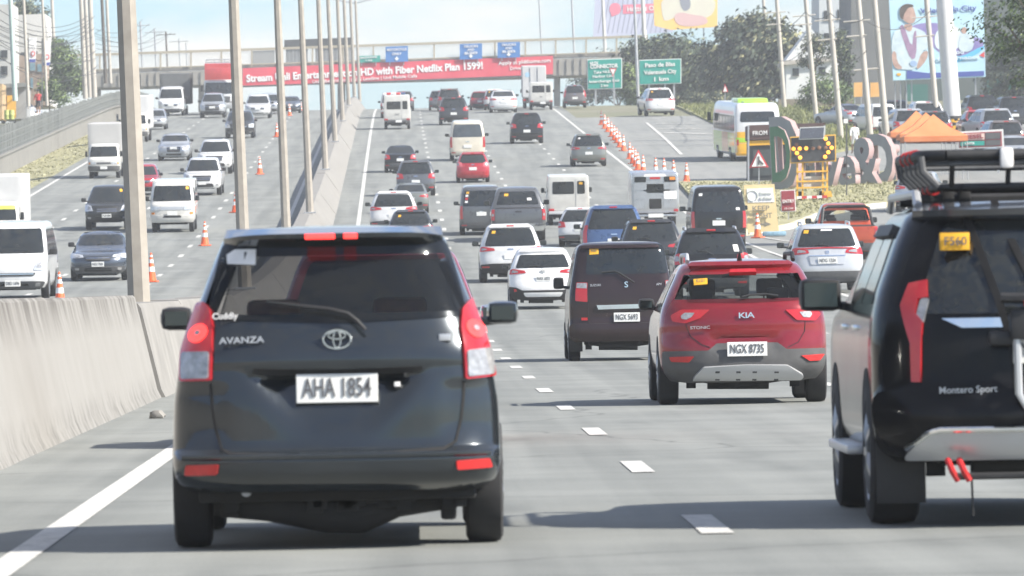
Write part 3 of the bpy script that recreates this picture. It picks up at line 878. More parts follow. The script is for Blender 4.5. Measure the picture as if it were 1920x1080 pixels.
RED_H = [(.56, -.05), (.975, -.09), (.985, .06), (.95, .09), (.60, .055)]
LIGHTS = dict(
    slim=[(.50, -.035), (.80, -.06), (.985, -.075), (.985, .06), (.90, .075), (.55, .03)],
    big=[(.62, -.10), (.975, -.13), (.985, .12), (.92, .15), (.70, .10)],
    vert=[(.87, -.26), (.985, -.26), (.985, .26), (.89, .26)],
    tall=[(.84, -.20), (.98, -.22), (.985, .25), (.90, .28), (.86, .1)],
)
def lamp_pair(v, hull, kind, zc, surf='rear', m=REDL, style_pts=None, inner=None, sa=0.06, off=0.012, zs=1.0):
    pts = style_pts or [(a, zc + b * zs) for a, b in LIGHTS[kind]]
    fn = hull.surf(surf)
    nm = 'tail_light' if surf == 'rear' else 'headlight'
    for k in (1, -1):
        q = pts if k > 0 else mir(pts)
        o = patch(v, nm, fn, q, m, off, -.02, sa, .08, rnd_=.02)
        if inner:
            cx = sum(p[0] for p in q) / len(q); cz = sum(p[1] for p in q) / len(q)
            du, s1, s2, mm = inner
            q2 = [(cx + (a - cx) * s1 + du * k, cz + (b - cz) * s2) for a, b in q]
            patch(v, 'lens', fn, q2, mm, off + .005, 0, sa, .08, rnd_=.015, parent=o)
def side_glass(v, hull, y0, y1, zb, zt, slope_f=0.55, slope_r=0.2, n=3, m=GLASS):
    """a row of side windows on both flanks between rear y0 and front y1"""
    for sd in ('left', 'right'):
        fn = hull.surf(sd)
        L = y1 - y0
        for k in range(n):
            a, b = y0 + L * k / n + .03, y0 + L * (k + 1) / n - .03
            ta = a + (slope_r if k == 0 else 0)
            tb = b - (slope_f if k == n - 1 else 0)
            if tb - ta < .1: tb = ta + .1
            pts = [(a, zb), (b, zb), (tb, zt), (ta, zt)]
            if sd == 'left': pts = list(reversed(pts))
            patch(v, 'side_window', fn, pts, m, .005, -.02, .35, .12, rnd_=.05)
def generic(name, label, cat, tmpl, col, px, py, w=None, away=True, yaw=0.0, sx=1, sy=1, sz=1, glass=None, lights=('slim', .95), lm=REDL, inner=(0.08, .35, .5, CLEARL),
            plate=(.72, ''), bumper=DGREY, bz=(.3, .52), sticker=None, rails=None, wiper=False, hl=('slim', .78), grille=(.5, .66, .8), gm=BLACK, group=None, mirror=True, spoiler=True, gmat=GLASS, mm=None, lift=0.0, roofm=None):
    v = empty(name, (0, 0, 0), label, cat, group)
    rows = rows_s(ROWS[tmpl], sx, sy, sz)
    van = tmpl == 'van'
    H_ = Hull(rows, Dr=.16 if van else .30, pr=3.2 if van else 2.7, Df=.32 if van else .6, pf=2.6 if van else 2.2)
    pm = col
    body(v, [H_], pm)
    top = rows[-1][0]; L = rows[1][3]
    r_ = {'suv': .37, 'crossover': .345, 'van': .335, 'sedan': .32, 'hatch': .3, 'mpv': .32}[tmpl]
    ax = (0.85, L - 0.88) if not van else (1.05, L - 1.0)
    wheels(v, H_, ax, r_, .22 if tmpl in ('suv', 'crossover') else .2)
    underbody(v, H_, L, rows[0][0] - .1)
    rr, ff = H_.surf('rear'), H_.surf('front')
    belt = rows[-5][0] if not van else 1.1
    gz = glass or {'suv': (1.09, 1.60), 'crossover': (1.05, 1.49), 'van': (1.16, 1.78), 'sedan': (1.06, 1.37), 'hatch': (1.0, 1.40), 'mpv': (1.08, 1.54)}[tmpl]
    gz = (gz[0] * sz, gz[1] * sz)
    side_glass(v, H_, H_.yr(gz[0]) + .38, H_.yf(gz[0]) - (.25 if van else .42), gz[0], gz[1] - .03, H_.yf(gz[0]) - H_.yf(gz[1]), .25 if not van else .06)
    patch(v, 'windscreen', ff, [(-.90, gz[0] + .0), (.90, gz[0]), (.88, gz[1]), (-.88, gz[1])], gmat, .005, -.02, .1, .1, rnd_=.06)
    patch(v, 'rear_window', rr, [(-.87, gz[0]), (.87, gz[0]), (.85, gz[1]), (-.85, gz[1])], gmat, .006, -.02, .1, .1, rnd_=.07)
    if away:
        lamp_pair(v, H_, lights[0], lights[1] * sz, 'rear', lm, inner=inner)
        patch(v, 'rear_bumper', rr, [(-.97, bz[0]), (.97, bz[0]), (.97, bz[1] - .03), (.55, bz[1]), (-.55, bz[1]), (-.97, bz[1] - .03)], bumper, .025, -.02, .1, .1, rnd_=.05)
        for k in (1, -1):
            q = [(.70, bz[1] - .12), (.93, bz[1] - .12), (.93, bz[1] - .08), (.70, bz[1] - .08)]
            patch(v, 'reflector', rr, q if k > 0 else mir(q), REDREF, .031, 0, .1, .1)
        z = plate[0] * sz
        plate_part(v, (0, H_.rear(0, z).y - .02, z), plate[1])
        if spoiler and tmpl in ('suv', 'crossover', 'hatch', 'mpv'):
            z = gz[1] + .035
            patch(v, 'rear_spoiler', rr, [(-.88, z - .03), (.88, z - .03), (.86, z + .05), (-.86, z + .05)], pm, .06, -.03, .12, .1, rnd_=.03)
            patch(v, 'brake_light', rr, [(-.16, z - .005), (.16, z - .005), (.16, z + .015), (-.16, z + .015)], REDL, .068, 0, .2, .1)
        if wiper:
            z = gz[0] + .05
            a, b = H_.rear(.05, z - .06), H_.rear(-.4, z + .06)
            tube_obj('wiper', [a + Vector((0, -.03, 0)), (a + b) / 2 + Vector((0, -.035, .05)), b + Vector((0, -.03, 0))], .012, BLACK, v, 6)
        bq = [(-.1, -.02), (.1, -.02), (.1, .02), (-.1, .02)]
        zc = lights[1] * sz if lights[0] != 'vert' else .95
        patch(v, 'badge', rr, [(a, zc + b) for a, b in bq], CHROME, .012, 0, .2, .2, rnd_=.02)
        if sticker:
            for (u, z, c) in sticker:
                patch(v, 'sticker', rr, [(u - .07, z - .04), (u + .07, z - .04), (u + .07, z + .04), (u - .07, z + .04)], {'y': YELST, 'w': WHST, 'r': REDREF}[c], .011, 0, .1, .1)
    else:
        lamp_pair(v, H_, hl[0], hl[1] * sz, 'front', HEADL, inner=(-.05, .4, .5, CLEARL), off=.014)
        gw, g0, g1 = grille
        gr = patch(v, 'grille', ff, [(-gw, g0 * sz), (gw, g0 * sz), (gw * 1.1, g1 * sz), (-gw * 1.1, g1 * sz)], gm, .014, -.02, .1, .08, rnd_=.04)
        for k in (1, 2):
            z = (g0 + (g1 - g0) * k / 3) * sz
            patch(v, 'grille_bar', ff, [(-gw, z - .012), (gw, z - .012), (gw, z + .012), (-gw, z + .012)], CHROME if gm is not BLACK or k == 2 else DGREY, .02, 0, .15, .1, parent=gr)
        patch(v, 'front_bumper', ff, [(-.9, .28), (.9, .28), (.94, .46), (.6, .47), (-.6, .47), (-.94, .46)], bumper, .03, -.02, .1, .1, rnd_=.05)
        for k in (1, -1):
            q = [(.68, .36), (.82, .36), (.82, .43), (.68, .43)]
            patch(v, 'fog_lamp', ff, q if k > 0 else mir(q), CLEARL, .036, 0, .1, .1, rnd_=.02)
        patch(v, 'air_intake', ff, [(-.5, .33), (.5, .33), (.46, .42), (-.46, .42)], UNDER, .034, 0, .12, .1, rnd_=.02)
        z = plate[0] * sz
        plate_part(v, (0, H_.front(0, z).y + .045, z), plate[1], facing=1)
        if sticker:
            for (u, z, c) in sticker:
                patch(v, 'sticker', ff, [(u - .06, z - .04), (u + .06, z - .04), (u + .06, z + .04), (u - .06, z + .04)], {'y': YELST, 'w': WHST, 'r': REDREF}[c], .010, 0, .1, .1)
        a, b = H_.front(.1, gz[0] + .02), H_.front(-.5, gz[0] + .05)
        tube_obj('wiper', [a + Vector((0, .03, 0)), b + Vector((0, .03, 0))], .012, BLACK, v, 6)
    if mirror:
        for k in (-1, 1):
            mirror_part(v, k, H_.W(gz[0] + .02), H_.yf(gz[0]) - (.5 if not van else .42), gz[0] + .03, m=mm or BLACK)
    if rails:
        for k in (-1, 1): rail(v, k, H_.W(rows[-2][0]) - .06, H_.yr(rows[-1][0]) + .1, H_.yf(rows[-1][0]) - .1, top + .03, rails)
    pose(v, px, py, ax[0] if away else ax[1], away, yaw, w=w, width=2 * max(q[1] for q in rows), lift=lift)
    return v
# ---------------------------------------------------------------- the near vehicles
def sstep(x, a, b):
    t = max(0.0, min(1.0, (x - a) / (b - a))); return t * t * (3 - 2 * t)
def emblem_rings(v, p, w, hh, m=CHROME):
    bm = bmesh.new()
    def ell(cx, cz, a, b, r_):
        add_tube(bm, [(p.x + cx + a * math.cos(t * math.pi / 12), p.y, p.z + cz + b * math.sin(t * math.pi / 12)) for t in range(25)], r_, 6, cap=False)
    ell(0, 0, w, hh, w * .10); ell(0, hh * .42, w * .62, hh * .40, w * .08); ell(0, -.02 * hh, w * .27, hh * .88, w * .08)
    return bm_obj('emblem', bm, m, v, 60)
# --- dark grey minivan in the middle
def minivan():
    v = empty('minivan', (0, 0, 0), 'dark grey minivan filling the front of the lane beside the median barrier', 'car')
    P = mat('paint_dark_grey_blue', (.026, .032, .037), .20, .45, .9, noise=.14, nscale=2.5, spec=.4)
    ppm = F / at(640, 1020).y
    def disp(x, z):
        d = 0.0
        if z > .5:
            wtop = .43 - (.89 - z) * .75
            d += .085 * max(0, min(1, (z - .57) / .28)) * (1 - sstep(z, .87, .90)) * (1 - sstep(abs(x), wtop - .12, wtop + .05))
            d -= .016 * sstep(z, .90, .96) * (1 - sstep(z, .98, 1.12))
            d += .018 * sstep(abs(x), .50, .60) * sstep(z, .54, .60) * (1 - sstep(z, .80, .86))
        return d
    rows = [(.29, .74, .16, 3.95), (.34, .80, .05, 4.06), (.40, .822, .005, 4.12), (.455, .828, .0, 4.14), (.485, .828, .02, 4.14), (.52, .828, .065, 4.14), (.72, .822, .07, 4.1), (.86, .803, .085, 3.95), (.97, .78, .105, 3.5),
            (1.05, .758, .12, 3.2), (1.135, .728, .145, 3.0), (1.27, .68, .195, 2.8), (1.40, .632, .25, 2.6), (1.50, .592, .29, 2.45), (1.575, .555, .30, 2.3), (1.615, .49, .42, 2.1)]
    H_ = Hull(rows, .34, 2.9, .6, 2.2, disp, nr=57, ns=10, lev=5, crown=.025, holes=[('rear', 1.17, 1.49, .80), ('front', 1.1, 1.5, .8)])
    body(v, [H_], P)
    N_ = Near(H_, 637, 1020.5, ppm * .997); f = H_.surf('rear')
    wheels(v, H_, (.86, 3.5), .315, .19)
    # glass and its black border
    gl = N_.poly([(398, 601), (652, 606), (872, 593), (846, 452), (640, 452), (425, 458)])
    patch(v, 'rear_window', f, gl, GLASS_SMOKE, .008, -.004, .05, .05, rnd_=.06)
    patch(v, 'windscreen', H_.surf('front'), [(-.9, 1.06), (.9, 1.06), (.88, 1.52), (-.88, 1.52)], GLASS_SMOKE, .006, -.01, .1, .1, rnd_=.06)
    side_glass(v, H_, .55, 2.75, 1.02, 1.46, .5, .15, 3)
    for x in (-.33, .33): seat(v, x, 1.55, 1.02, REDIN, .46)
    for x in (-.36, 0, .36): seat(v, x, .78, .92, REDIN, .36)
    box_obj('cabin_floor', -.72, .72, .35, 3.0, .42, .62, BLACK, v)
    # spoiler with the lit brake light under its lip
    bm = bmesh.new(); secs = []
    for k in range(15):
        u = -.985 + 1.97 * k / 14
        a = H_.rear(u, 1.60); x = u * .565
        ye = H_.rear(u, 1.53).y
        secs.append([bm.verts.new(q) for q in ((x * .98, a.y + .06, 1.622), (x * 1.0, ye - .14 + .10 * abs(u) ** 4, 1.592 - .02 * abs(u) ** 6), (x * 1.0, ye - .135 + .10 * abs(u) ** 4, 1.568 - .02 * abs(u) ** 6), (x * 1.02, ye + .02, 1.515))])
    for i in range(14):
        for k in range(3): bm.faces.new((secs[i][k], secs[i + 1][k], secs[i + 1][k + 1], secs[i][k + 1]))
    bm.faces.new(secs[0]); bm.faces.new(secs[-1])
    sp = bm_obj('rear_spoiler', bm, P, v, 35)
    for a, b in ((-.14, .012), (.055, .125)):
        box_obj('brake_light', a, b, H_.rear(0, 1.53).y - .150, H_.rear(0, 1.53).y - .12, 1.562, 1.59, REDLIT, sp, .004)
    # tail lights: red upper with round bulb, clear lower
    LT = [(371, 572), (392, 569), (404, 582), (409, 612), (408, 655), (352, 657), (357, 612)]
    LB = [(352, 659), (408, 657), (406, 712), (350, 714)]
    RT = [(861, 581), (880, 561), (898, 562), (914, 608), (921, 648), (864, 653), (859, 615)]
    RB = [(865, 655), (921, 650), (921, 704), (868, 708)]
    for up, lo, ring in ((LT, LB, (384, 628)), (RT, RB, (884, 619))):
        full = up[:4] + [lo[1], lo[2], lo[3], lo[0], up[6]] if up is LT else up[:4] + [lo[1], lo[2], lo[3], lo[0], up[6]]
        o = patch(v, 'tail_light', f, N_.poly(full[::-1]), REDL, .020, -.02, .05, .05, rnd_=.015)
        c_ = (sum(q[0] for q in lo) / 4, sum(q[1] for q in lo) / 4)
        patch(v, 'clear_lens', f, N_.poly([(c_[0] + (q[0] - c_[0]) * .86, c_[1] + (q[1] - c_[1]) * .88) for q in lo][::-1]), CLEARL, .026, 0, .05, .05, rnd_=.015, parent=o)
        c = N_.u(*ring)
        circ = [(c[0] + .058 * math.cos(t * math.pi / 10), c[1] + .047 * math.sin(t * math.pi / 10)) for t in range(20)]
        patch(v, 'bulb_ring', f, circ, REDLIT, .025, 0, .1, .1, parent=o)
        circ = [(c[0] + .016 * math.cos(t * math.pi / 6), c[1] + .013 * math.sin(t * math.pi / 6)) for t in range(12)]
        patch(v, 'bulb', f, circ, CLEARL, .030, 0, .1, .1, parent=o)
        rim_ = band(N_.poly([up[4], lo[3] if up is LT else lo[2], lo[2] if up is LT else lo[3], up[5]]), .012)
    for q in ([(361, 866), (420, 864), (417, 882), (358, 884)], [(852, 857), (912, 853), (917, 869), (854, 873)]):
        patch(v, 'reflector', f, N_.poly(q[::-1]), REDREF, .012, -.01, .08, .08, rnd_=.01)
    # seams of the tailgate
    for q in ([(404, 716), (407, 760), (413, 800), (424, 836), (440, 846), (640, 850), (830, 836), (852, 822), (862, 780), (867, 712)],):
        patch(v, 'tailgate_seam', f, band(N_.poly(q), .015), UNDER, .005, -.02, .05, .05)
    patch(v, 'tailgate_handle', f, band(N_.poly([(482, 693), (640, 695), (790, 688)]), .022), UNDER, .012, -.02, .1, .1)
    p = N_.pt(635, 725); plate_part(v, (p.x, p.y - .045, p.z), 'AHA 1854', .41, .145, .135)
    p = N_.pt(635, 638, .018); emblem_rings(v, p, .070, .047)
    gm = SILVER
    p = N_.pt(462, 641, .022); text_obj('badge_lettering', 'AVANZA', .045, p, gm, v, (R(86), R(-1), R(-6)), .004, weight=.01, sx=1.25)
    p = N_.pt(433, 598, .03); text_obj('badge_lettering', 'Cuddly', .045, p, WHST, v, (R(80), R(-1), R(-6)), .002, weight=.01)
    p = N_.pt(831, 634, .012); box_obj('badge', p.x - .03, p.x + .03, p.y - .004, p.y + .02, p.z - .017, p.z + .017, gm, v, .004)
    p = N_.pt(748, 722, .02); box_obj('badge', p.x - .015, p.x + .015, p.y - .004, p.y + .02, p.z - .012, p.z + .012, WHST, v, .003)
    patch(v, 'sticker', f, N_.poly([(434, 499), (485, 501), (486, 471), (448, 472), (433, 482)]), WHST, .011, 0, .1, .1)
    patch(v, 'sticker_print', f, N_.poly([(465, 491), (471, 491), (471, 477), (465, 477)]), DGREY, .013, 0, .1, .1)
    # wiper
    w = [N_.pt(x, y, .05) for x, y in ((508, 574), (560, 580), (620, 587), (655, 595), (672, 608), (687, 625))]
    tube_obj('wiper', w, [.006, .010, .012, .012, .011, .009], BLACK, v, 8)
    tube_obj('lower_bumper_lip', [H_.rear(u, .475) + Vector((0, -.006, 0)) for u in [-.93 + 1.86 * k / 20 for k in range(21)]], .016, P, v, 8)
    for k in (-1, 1): mirror_part(v, k, .755, 2.75, 1.165, .17, .125, BLACK if k < 0 else P)
    # ragged underside
    bm = bmesh.new()
    add_tube(bm, [(-.62, .5, .235), (-.35, .46, .22), (-.05, .45, .17), (.12, .45, .16), (.3, .46, .22), (.55, .5, .23)], [.07, .085, .10, .095, .075, .05], 12)
    add_tube(bm, [(-.70, .86, .30), (-.2, .86, .28), (0.03, .86, .26), (.25, .86, .28), (.70, .86, .30)], [.06, .06, .13, .06, .06], 10)
    add_box(bm, -.70, .70, .30, 3.5, .24, .40, .02)
    add_box(bm, -.60, -.50, .42, .55, .16, .3, .02); add_box(bm, .52, .60, .42, .55, .13, .3, .02)
    for k in range(14):
        x = rnd.uniform(-.62, .62); add_box(bm, x - .03, x + .05, .34, .5, rnd.uniform(.18, .23), .3, .008)
    bm_obj('underbody', bm, UNDER, v, 40)
    tube_obj('exhaust_pipe', [(-.46, .22, .30), (-.46, .6, .28)], .028, STEEL, v, 10)
    pose(v, 637, 1020.5, .86)
minivan()
# --- black SUV on the right
def black_suv():
    v = empty('suv', (0, 0, 0), 'large black SUV with a roof basket and straps, cut by the right edge', 'car')
    P = mat('paint_gloss_black', (.010, .010, .011), .12, 0, .08, noise=.2, nscale=2, spec=.14)
    p0 = at(1650, 983); ppm = F / p0.y
    rows = [(.34, .80, .16, 4.6), (.42, .88, .05, 4.72), (.52, .905, .0, 4.78), (.66, .91, .0, 4.78), (.72, .91, .05, 4.76), (.95, .91, .07, 4.7), (1.08, .90, .08, 4.55), (1.16, .885, .09, 3.85), (1.22, .87, .11, 3.55),
            (1.38, .81, .18, 3.2), (1.56, .735, .28, 2.85), (1.65, .68, .34, 2.65), (1.69, .60, .50, 2.4)]
    H_ = Hull(rows, .46, 2.45, .6, 2.3, None, nr=33, ns=12, lev=4, crown=.03)
    bo = body(v, [H_], P)
    cx = 1626 + .915 * ppm
    N_ = Near(H_, cx, 976, ppm); f = H_.surf('rear')
    wheels(v, H_, (.92, 3.72), .385, .265)
    mudflaps(v, H_, .48, .12, .45, .26)
    underbody(v, H_, 4.7, .28)
    patch(v, 'rear_window', f, [(-.76, 1.12), (.76, 1.12), (.72, 1.60), (-.72, 1.60)], GLASS, .008, -.02, .08, .08, rnd_=.07)
    patch(v, 'windscreen', H_.surf('front'), [(-.9, 1.2), (.9, 1.2), (.88, 1.61), (-.88, 1.61)], GLASS, .006, -.02, .1, .1, rnd_=.06)
    side_glass(v, H_, .7, 3.35, 1.17, 1.54, .6, .2, 3, GLASS)
    # rain guards over the side windows
    for sd in ('left', 'right'):
        q = [(.95, 1.53), (2.75, 1.53), (2.65, 1.59), (.95, 1.59)]
        patch(v, 'rain_guard', H_.surf(sd), q if sd == 'right' else q[::-1], DGREY, .03, -.01, .3, .1, rnd_=.02)
    lt = [(-a, b) for a, b in N_.poly([(1722, 525), (1690, 532), (1674, 572), (1690, 640), (1692, 712), (1708, 712), (1712, 600), (1700, 585), (1705, 560), (1722, 556)])]
    for k in (1, -1):
        o = patch(v, 'tail_light', f, lt[::-1] if k > 0 else [(-a, b) for a, b in lt], REDL, .02, -.02, .04, .06)
        q = [(.70, 1.20), (.75, 1.20), (.765, 1.10), (.72, 1.07)]
        patch(v, 'clear_lens', f, q if k > 0 else mir(q), CLEARL, .016, -.02, .05, .06, rnd_=.015, parent=o)
    q = [(-.62, 1.095), (-.32, 1.095), (.32, 1.095), (.62, 1.095), (.50, 1.045), (-.50, 1.045)]
    patch(v, 'chrome_strip', f, q[::-1], CHROME, .022, -.01, .08, .05)
    p = N_.pt(1792, 737, .045); text_obj('badge_lettering', 'Montero Sport', .05, p, SILVER, v, (R(90), R(-1), R(-4)), .004, weight=.01)
    patch(v, 'rear_bumper', f, [(-.97, .40), (.97, .40), (.98, .70), (-.98, .70)], P, .035, -.02, .08, .08, rnd_=.06)
    q = [(-.86, .40), (.86, .40), (.70, .51), (-.70, .51)]
    patch(v, 'skid_plate', f, q, SILVER, .06, -.01, .08, .05, rnd_=.03)
    tube_obj('skid_edge', [H_.rear(u, .515 - .10 * sstep(abs(u), .66, .88)) + Vector((0, -.07, 0)) for u in [-.86 + 1.72 * k / 24 for k in range(25)]], .016, CHROME, v, 8)
    for x in (-.55, -.49): tube_obj('tow_hook', [(x, .02, .36), (x + .02, -.03, .30), (x + .05, -.01, .25)], .017, REDREF, v, 8)
    tube_obj('tow_bar', [(-.5, .03, .27), (.5, .03, .27)], .02, BLACK, v, 8)
    tube_obj('static_strap', [(-.42, .1, .3), (-.415, .09, .06)], .006, BLACK, v, 6)
    p = N_.pt(1776, 462, .055)
    s_ = box_obj('paper_plate', p.x - .078, p.x + .078, p.y - .03, p.y + .012, p.z - .046, p.z + .046, YELST, v, .004)
    text_obj('plate_lettering', 'F560', .062, (p.x + .002, p.y - .040, p.z), INK, s_, (R(90), 0, 0), .001, weight=.012)
    pm_ = N_.pt(1800, 600, .02)
    p = H_.rear(0, .93); plate_part(v, (0, p.y - .02, .93), 'NFK 560', .39, .15, .11)
    mirror_part(v, -1, H_.W(1.22), 3.05, 1.225, .235, .185, BLACK); mirror_part(v, 1, H_.W(1.22), 3.05, 1.225, .235, .185, BLACK)
    for k in (-1, 1): rail(v, k, .63, .75, 2.9, 1.74, SILVER, .024)
    # roof basket
    b = empty('roof_basket', (0, 0, -.075)); b.parent = v
    def loop(z, x, y0, y1, r_, m, name):
        c = .14
        pts = [(-x + c, y0, z), (x - c, y0, z), (x - .04, y0 + .04, z), (x, y0 + c, z), (x, y1 - c, z), (x - .04, y1 - .04, z), (x - c, y1, z), (-x + c, y1, z), (-x + .04, y1 - .04, z), (-x, y1 - c, z), (-x, y0 + c, z), (-x + .04, y0 + .04, z), (-x + c, y0, z)]
        bm = bmesh.new(); add_tube(bm, pts, r_, 10, cap=False); return bm_obj(name, bm, m, b, 60)
    loop(2.035, .62, .62, 2.35, .030, BLACK, 'upper_rail')
    loop(1.99, .61, .63, 2.34, .014, DGREY, 'middle_rail')
    loop(1.865, .53, .72, 2.25, .022, BLACK, 'lower_rail')
    for y in (.62, .95, 1.3, 1.65, 2.0, 2.35):
        for k in (-1, 1): tube_obj('upright', [(k * .62, y, 2.03), (k * .61, y, 1.95), (k * .53, y, 1.87)], .022, DGREY, b, 8)
    for x in (-.45, -.15, .15, .45): tube_obj('upright', [(x, .62, 2.03), (x, .72, 1.87)], .015, BLACK, b, 8)
    for k in range(9): tube_obj('floor_bar', [(-.53, .72 + .19 * k, 1.865), (.53, .72 + .19 * k, 1.865)], .012, BLACK, b, 6)
    for y in (1.0, 2.0): tube_obj('cross_bar', [(-.64, y, 1.805), (.64, y, 1.805)], .03, BLACK, b, 8)
    for x in (-.45, -.36, .36, .45):
        for y in (1.0, 2.0): box_obj('clamp', x - .03, x + .03, y - .05, y + .05, 1.77, 1.88, BLACK, b, .012)
    for y, z in ((.95, 1.90), (1.3, 1.90), (1.65, 1.90)):
        bm = bmesh.new(); add_tube(bm, [(-.62 + .038 * math.cos(t), y, 2.03 + .038 * math.sin(t)) for t in [k * math.pi / 6 for k in range(13)]], .006, 6, cap=False); bm_obj('red_tie', bm, REDREF, b, 60)
        bm = bmesh.new(); add_tube(bm, [(-.53 + .035 * math.cos(t), y, 1.86 + .03 * math.sin(t)) for t in [k * math.pi / 6 for k in range(13)]], .006, 6, cap=False); bm_obj('red_tie', bm, REDREF, b, 60)
    box_obj('work_light', -.20, -.13, .55, .62, 1.96, 2.07, WHST, b, .02)
    bm = bmesh.new(); secs = []
    for k in range(15):
        u = -.98 + 1.96 * k / 14; ye = H_.rear(u, 1.60).y; x = u * H_.W(1.64)
        secs.append([bm.verts.new(q) for q in ((x * .93, ye + .32, 1.712), (x, ye - .09, 1.668), (x, ye - .085, 1.635), (x, ye + .03, 1.60))])
    for i in range(14):
        for k in range(3): bm.faces.new((secs[i][k], secs[i + 1][k], secs[i + 1][k + 1], secs[i][k + 1]))
    bm.faces.new(secs[0]); bm.faces.new(secs[-1])
    bm_obj('rear_spoiler', bm, mat('sky_sheen_black', (.05, .052, .056), .22, .2, 1.0), v, 35)  # lightened over the body black to paint in the sky's reflection
    # straps and the folded bicycle carrier
    def onrear(x, z, off): return f(x / H_.W(z), z, off)
    for pts in ([(-.40, 1.62), (-.33, 1.40), (-.25, 1.15), (-.19, .92)], [(-.24, 1.72), (-.16, 1.45), (-.05, 1.2), (.02, 1.05)]):
        bm = bmesh.new(); prev = None
        for x, z in pts:
            q = [bm.verts.new(onrear(x + d, z, .03)) for d in (-.02, .02)]
            if prev: bm.faces.new((prev[0], prev[1], q[1], q[0]))
            prev = q
        r_ = bmesh.ops.solidify(bm, geom=list(bm.faces), thickness=.006)
        bm_obj('strap', bm, BLACK, v, 50)
    tube_obj('carrier_arm', [(-.26, -.06, 1.20), (0, -.1, 1.19), (.45, -.06, 1.22)], .03, BLACK, v, 8)
    tube_obj('carrier_post', [(-.185, -.02, 1.12), (-.185, -.10, 1.08), (-.18, -.10, .70), (-.15, -.09, .64), (.2, -.08, .62)], .022, SILVER, v, 8)
    bm = bmesh.new()
    add_box(bm, -.22, -.06, -.14, 0, .98, 1.14, .03); add_box(bm, -.33, -.2, -.1, 0, .95, 1.03, .03); add_tube(bm, [(-.1, -.08, 1.14), (.1, -.1, .92), (.3, -.08, .8)], .035, 8)
    bm_obj('carrier_head', bm, BLACK, v, 40)
    box_obj('carrier_knob', -.15, -.11, -.17, -.13, 1.15, 1.19, REDREF, v, .012)
    bm = bmesh.new(); add_box(bm, -.10, .40, -.12, -.06, .86, .90, .01); add_box(bm, -.08, .4, -.12, -.06, .78, .81, .01); bm_obj('carrier_rail', bm, SILVER, v, 30)
    tube_obj('wiper', [onrear(-.1, 1.17, .03), onrear(.2, 1.2, .04), onrear(.5, 1.19, .03)], .013, BLACK, v, 6)
    # side sill step and door handles
    for k in (-1, 1):
        box_obj('side_step', min(k * .84, k * .99), max(k * .84, k * .99), 1.45, 3.15, .36, .41, SILVER, v, .015)
        for y in (1.75, 2.75): box_obj('door_handle', min(k * .88, k * .925), max(k * .88, k * .925), y, y + .2, 1.03, 1.06, CHROME, v, .01)
    # snorkel-like bonnet scoop seen past the roof
    pose(v, cx, 976, .92)
black_suv()
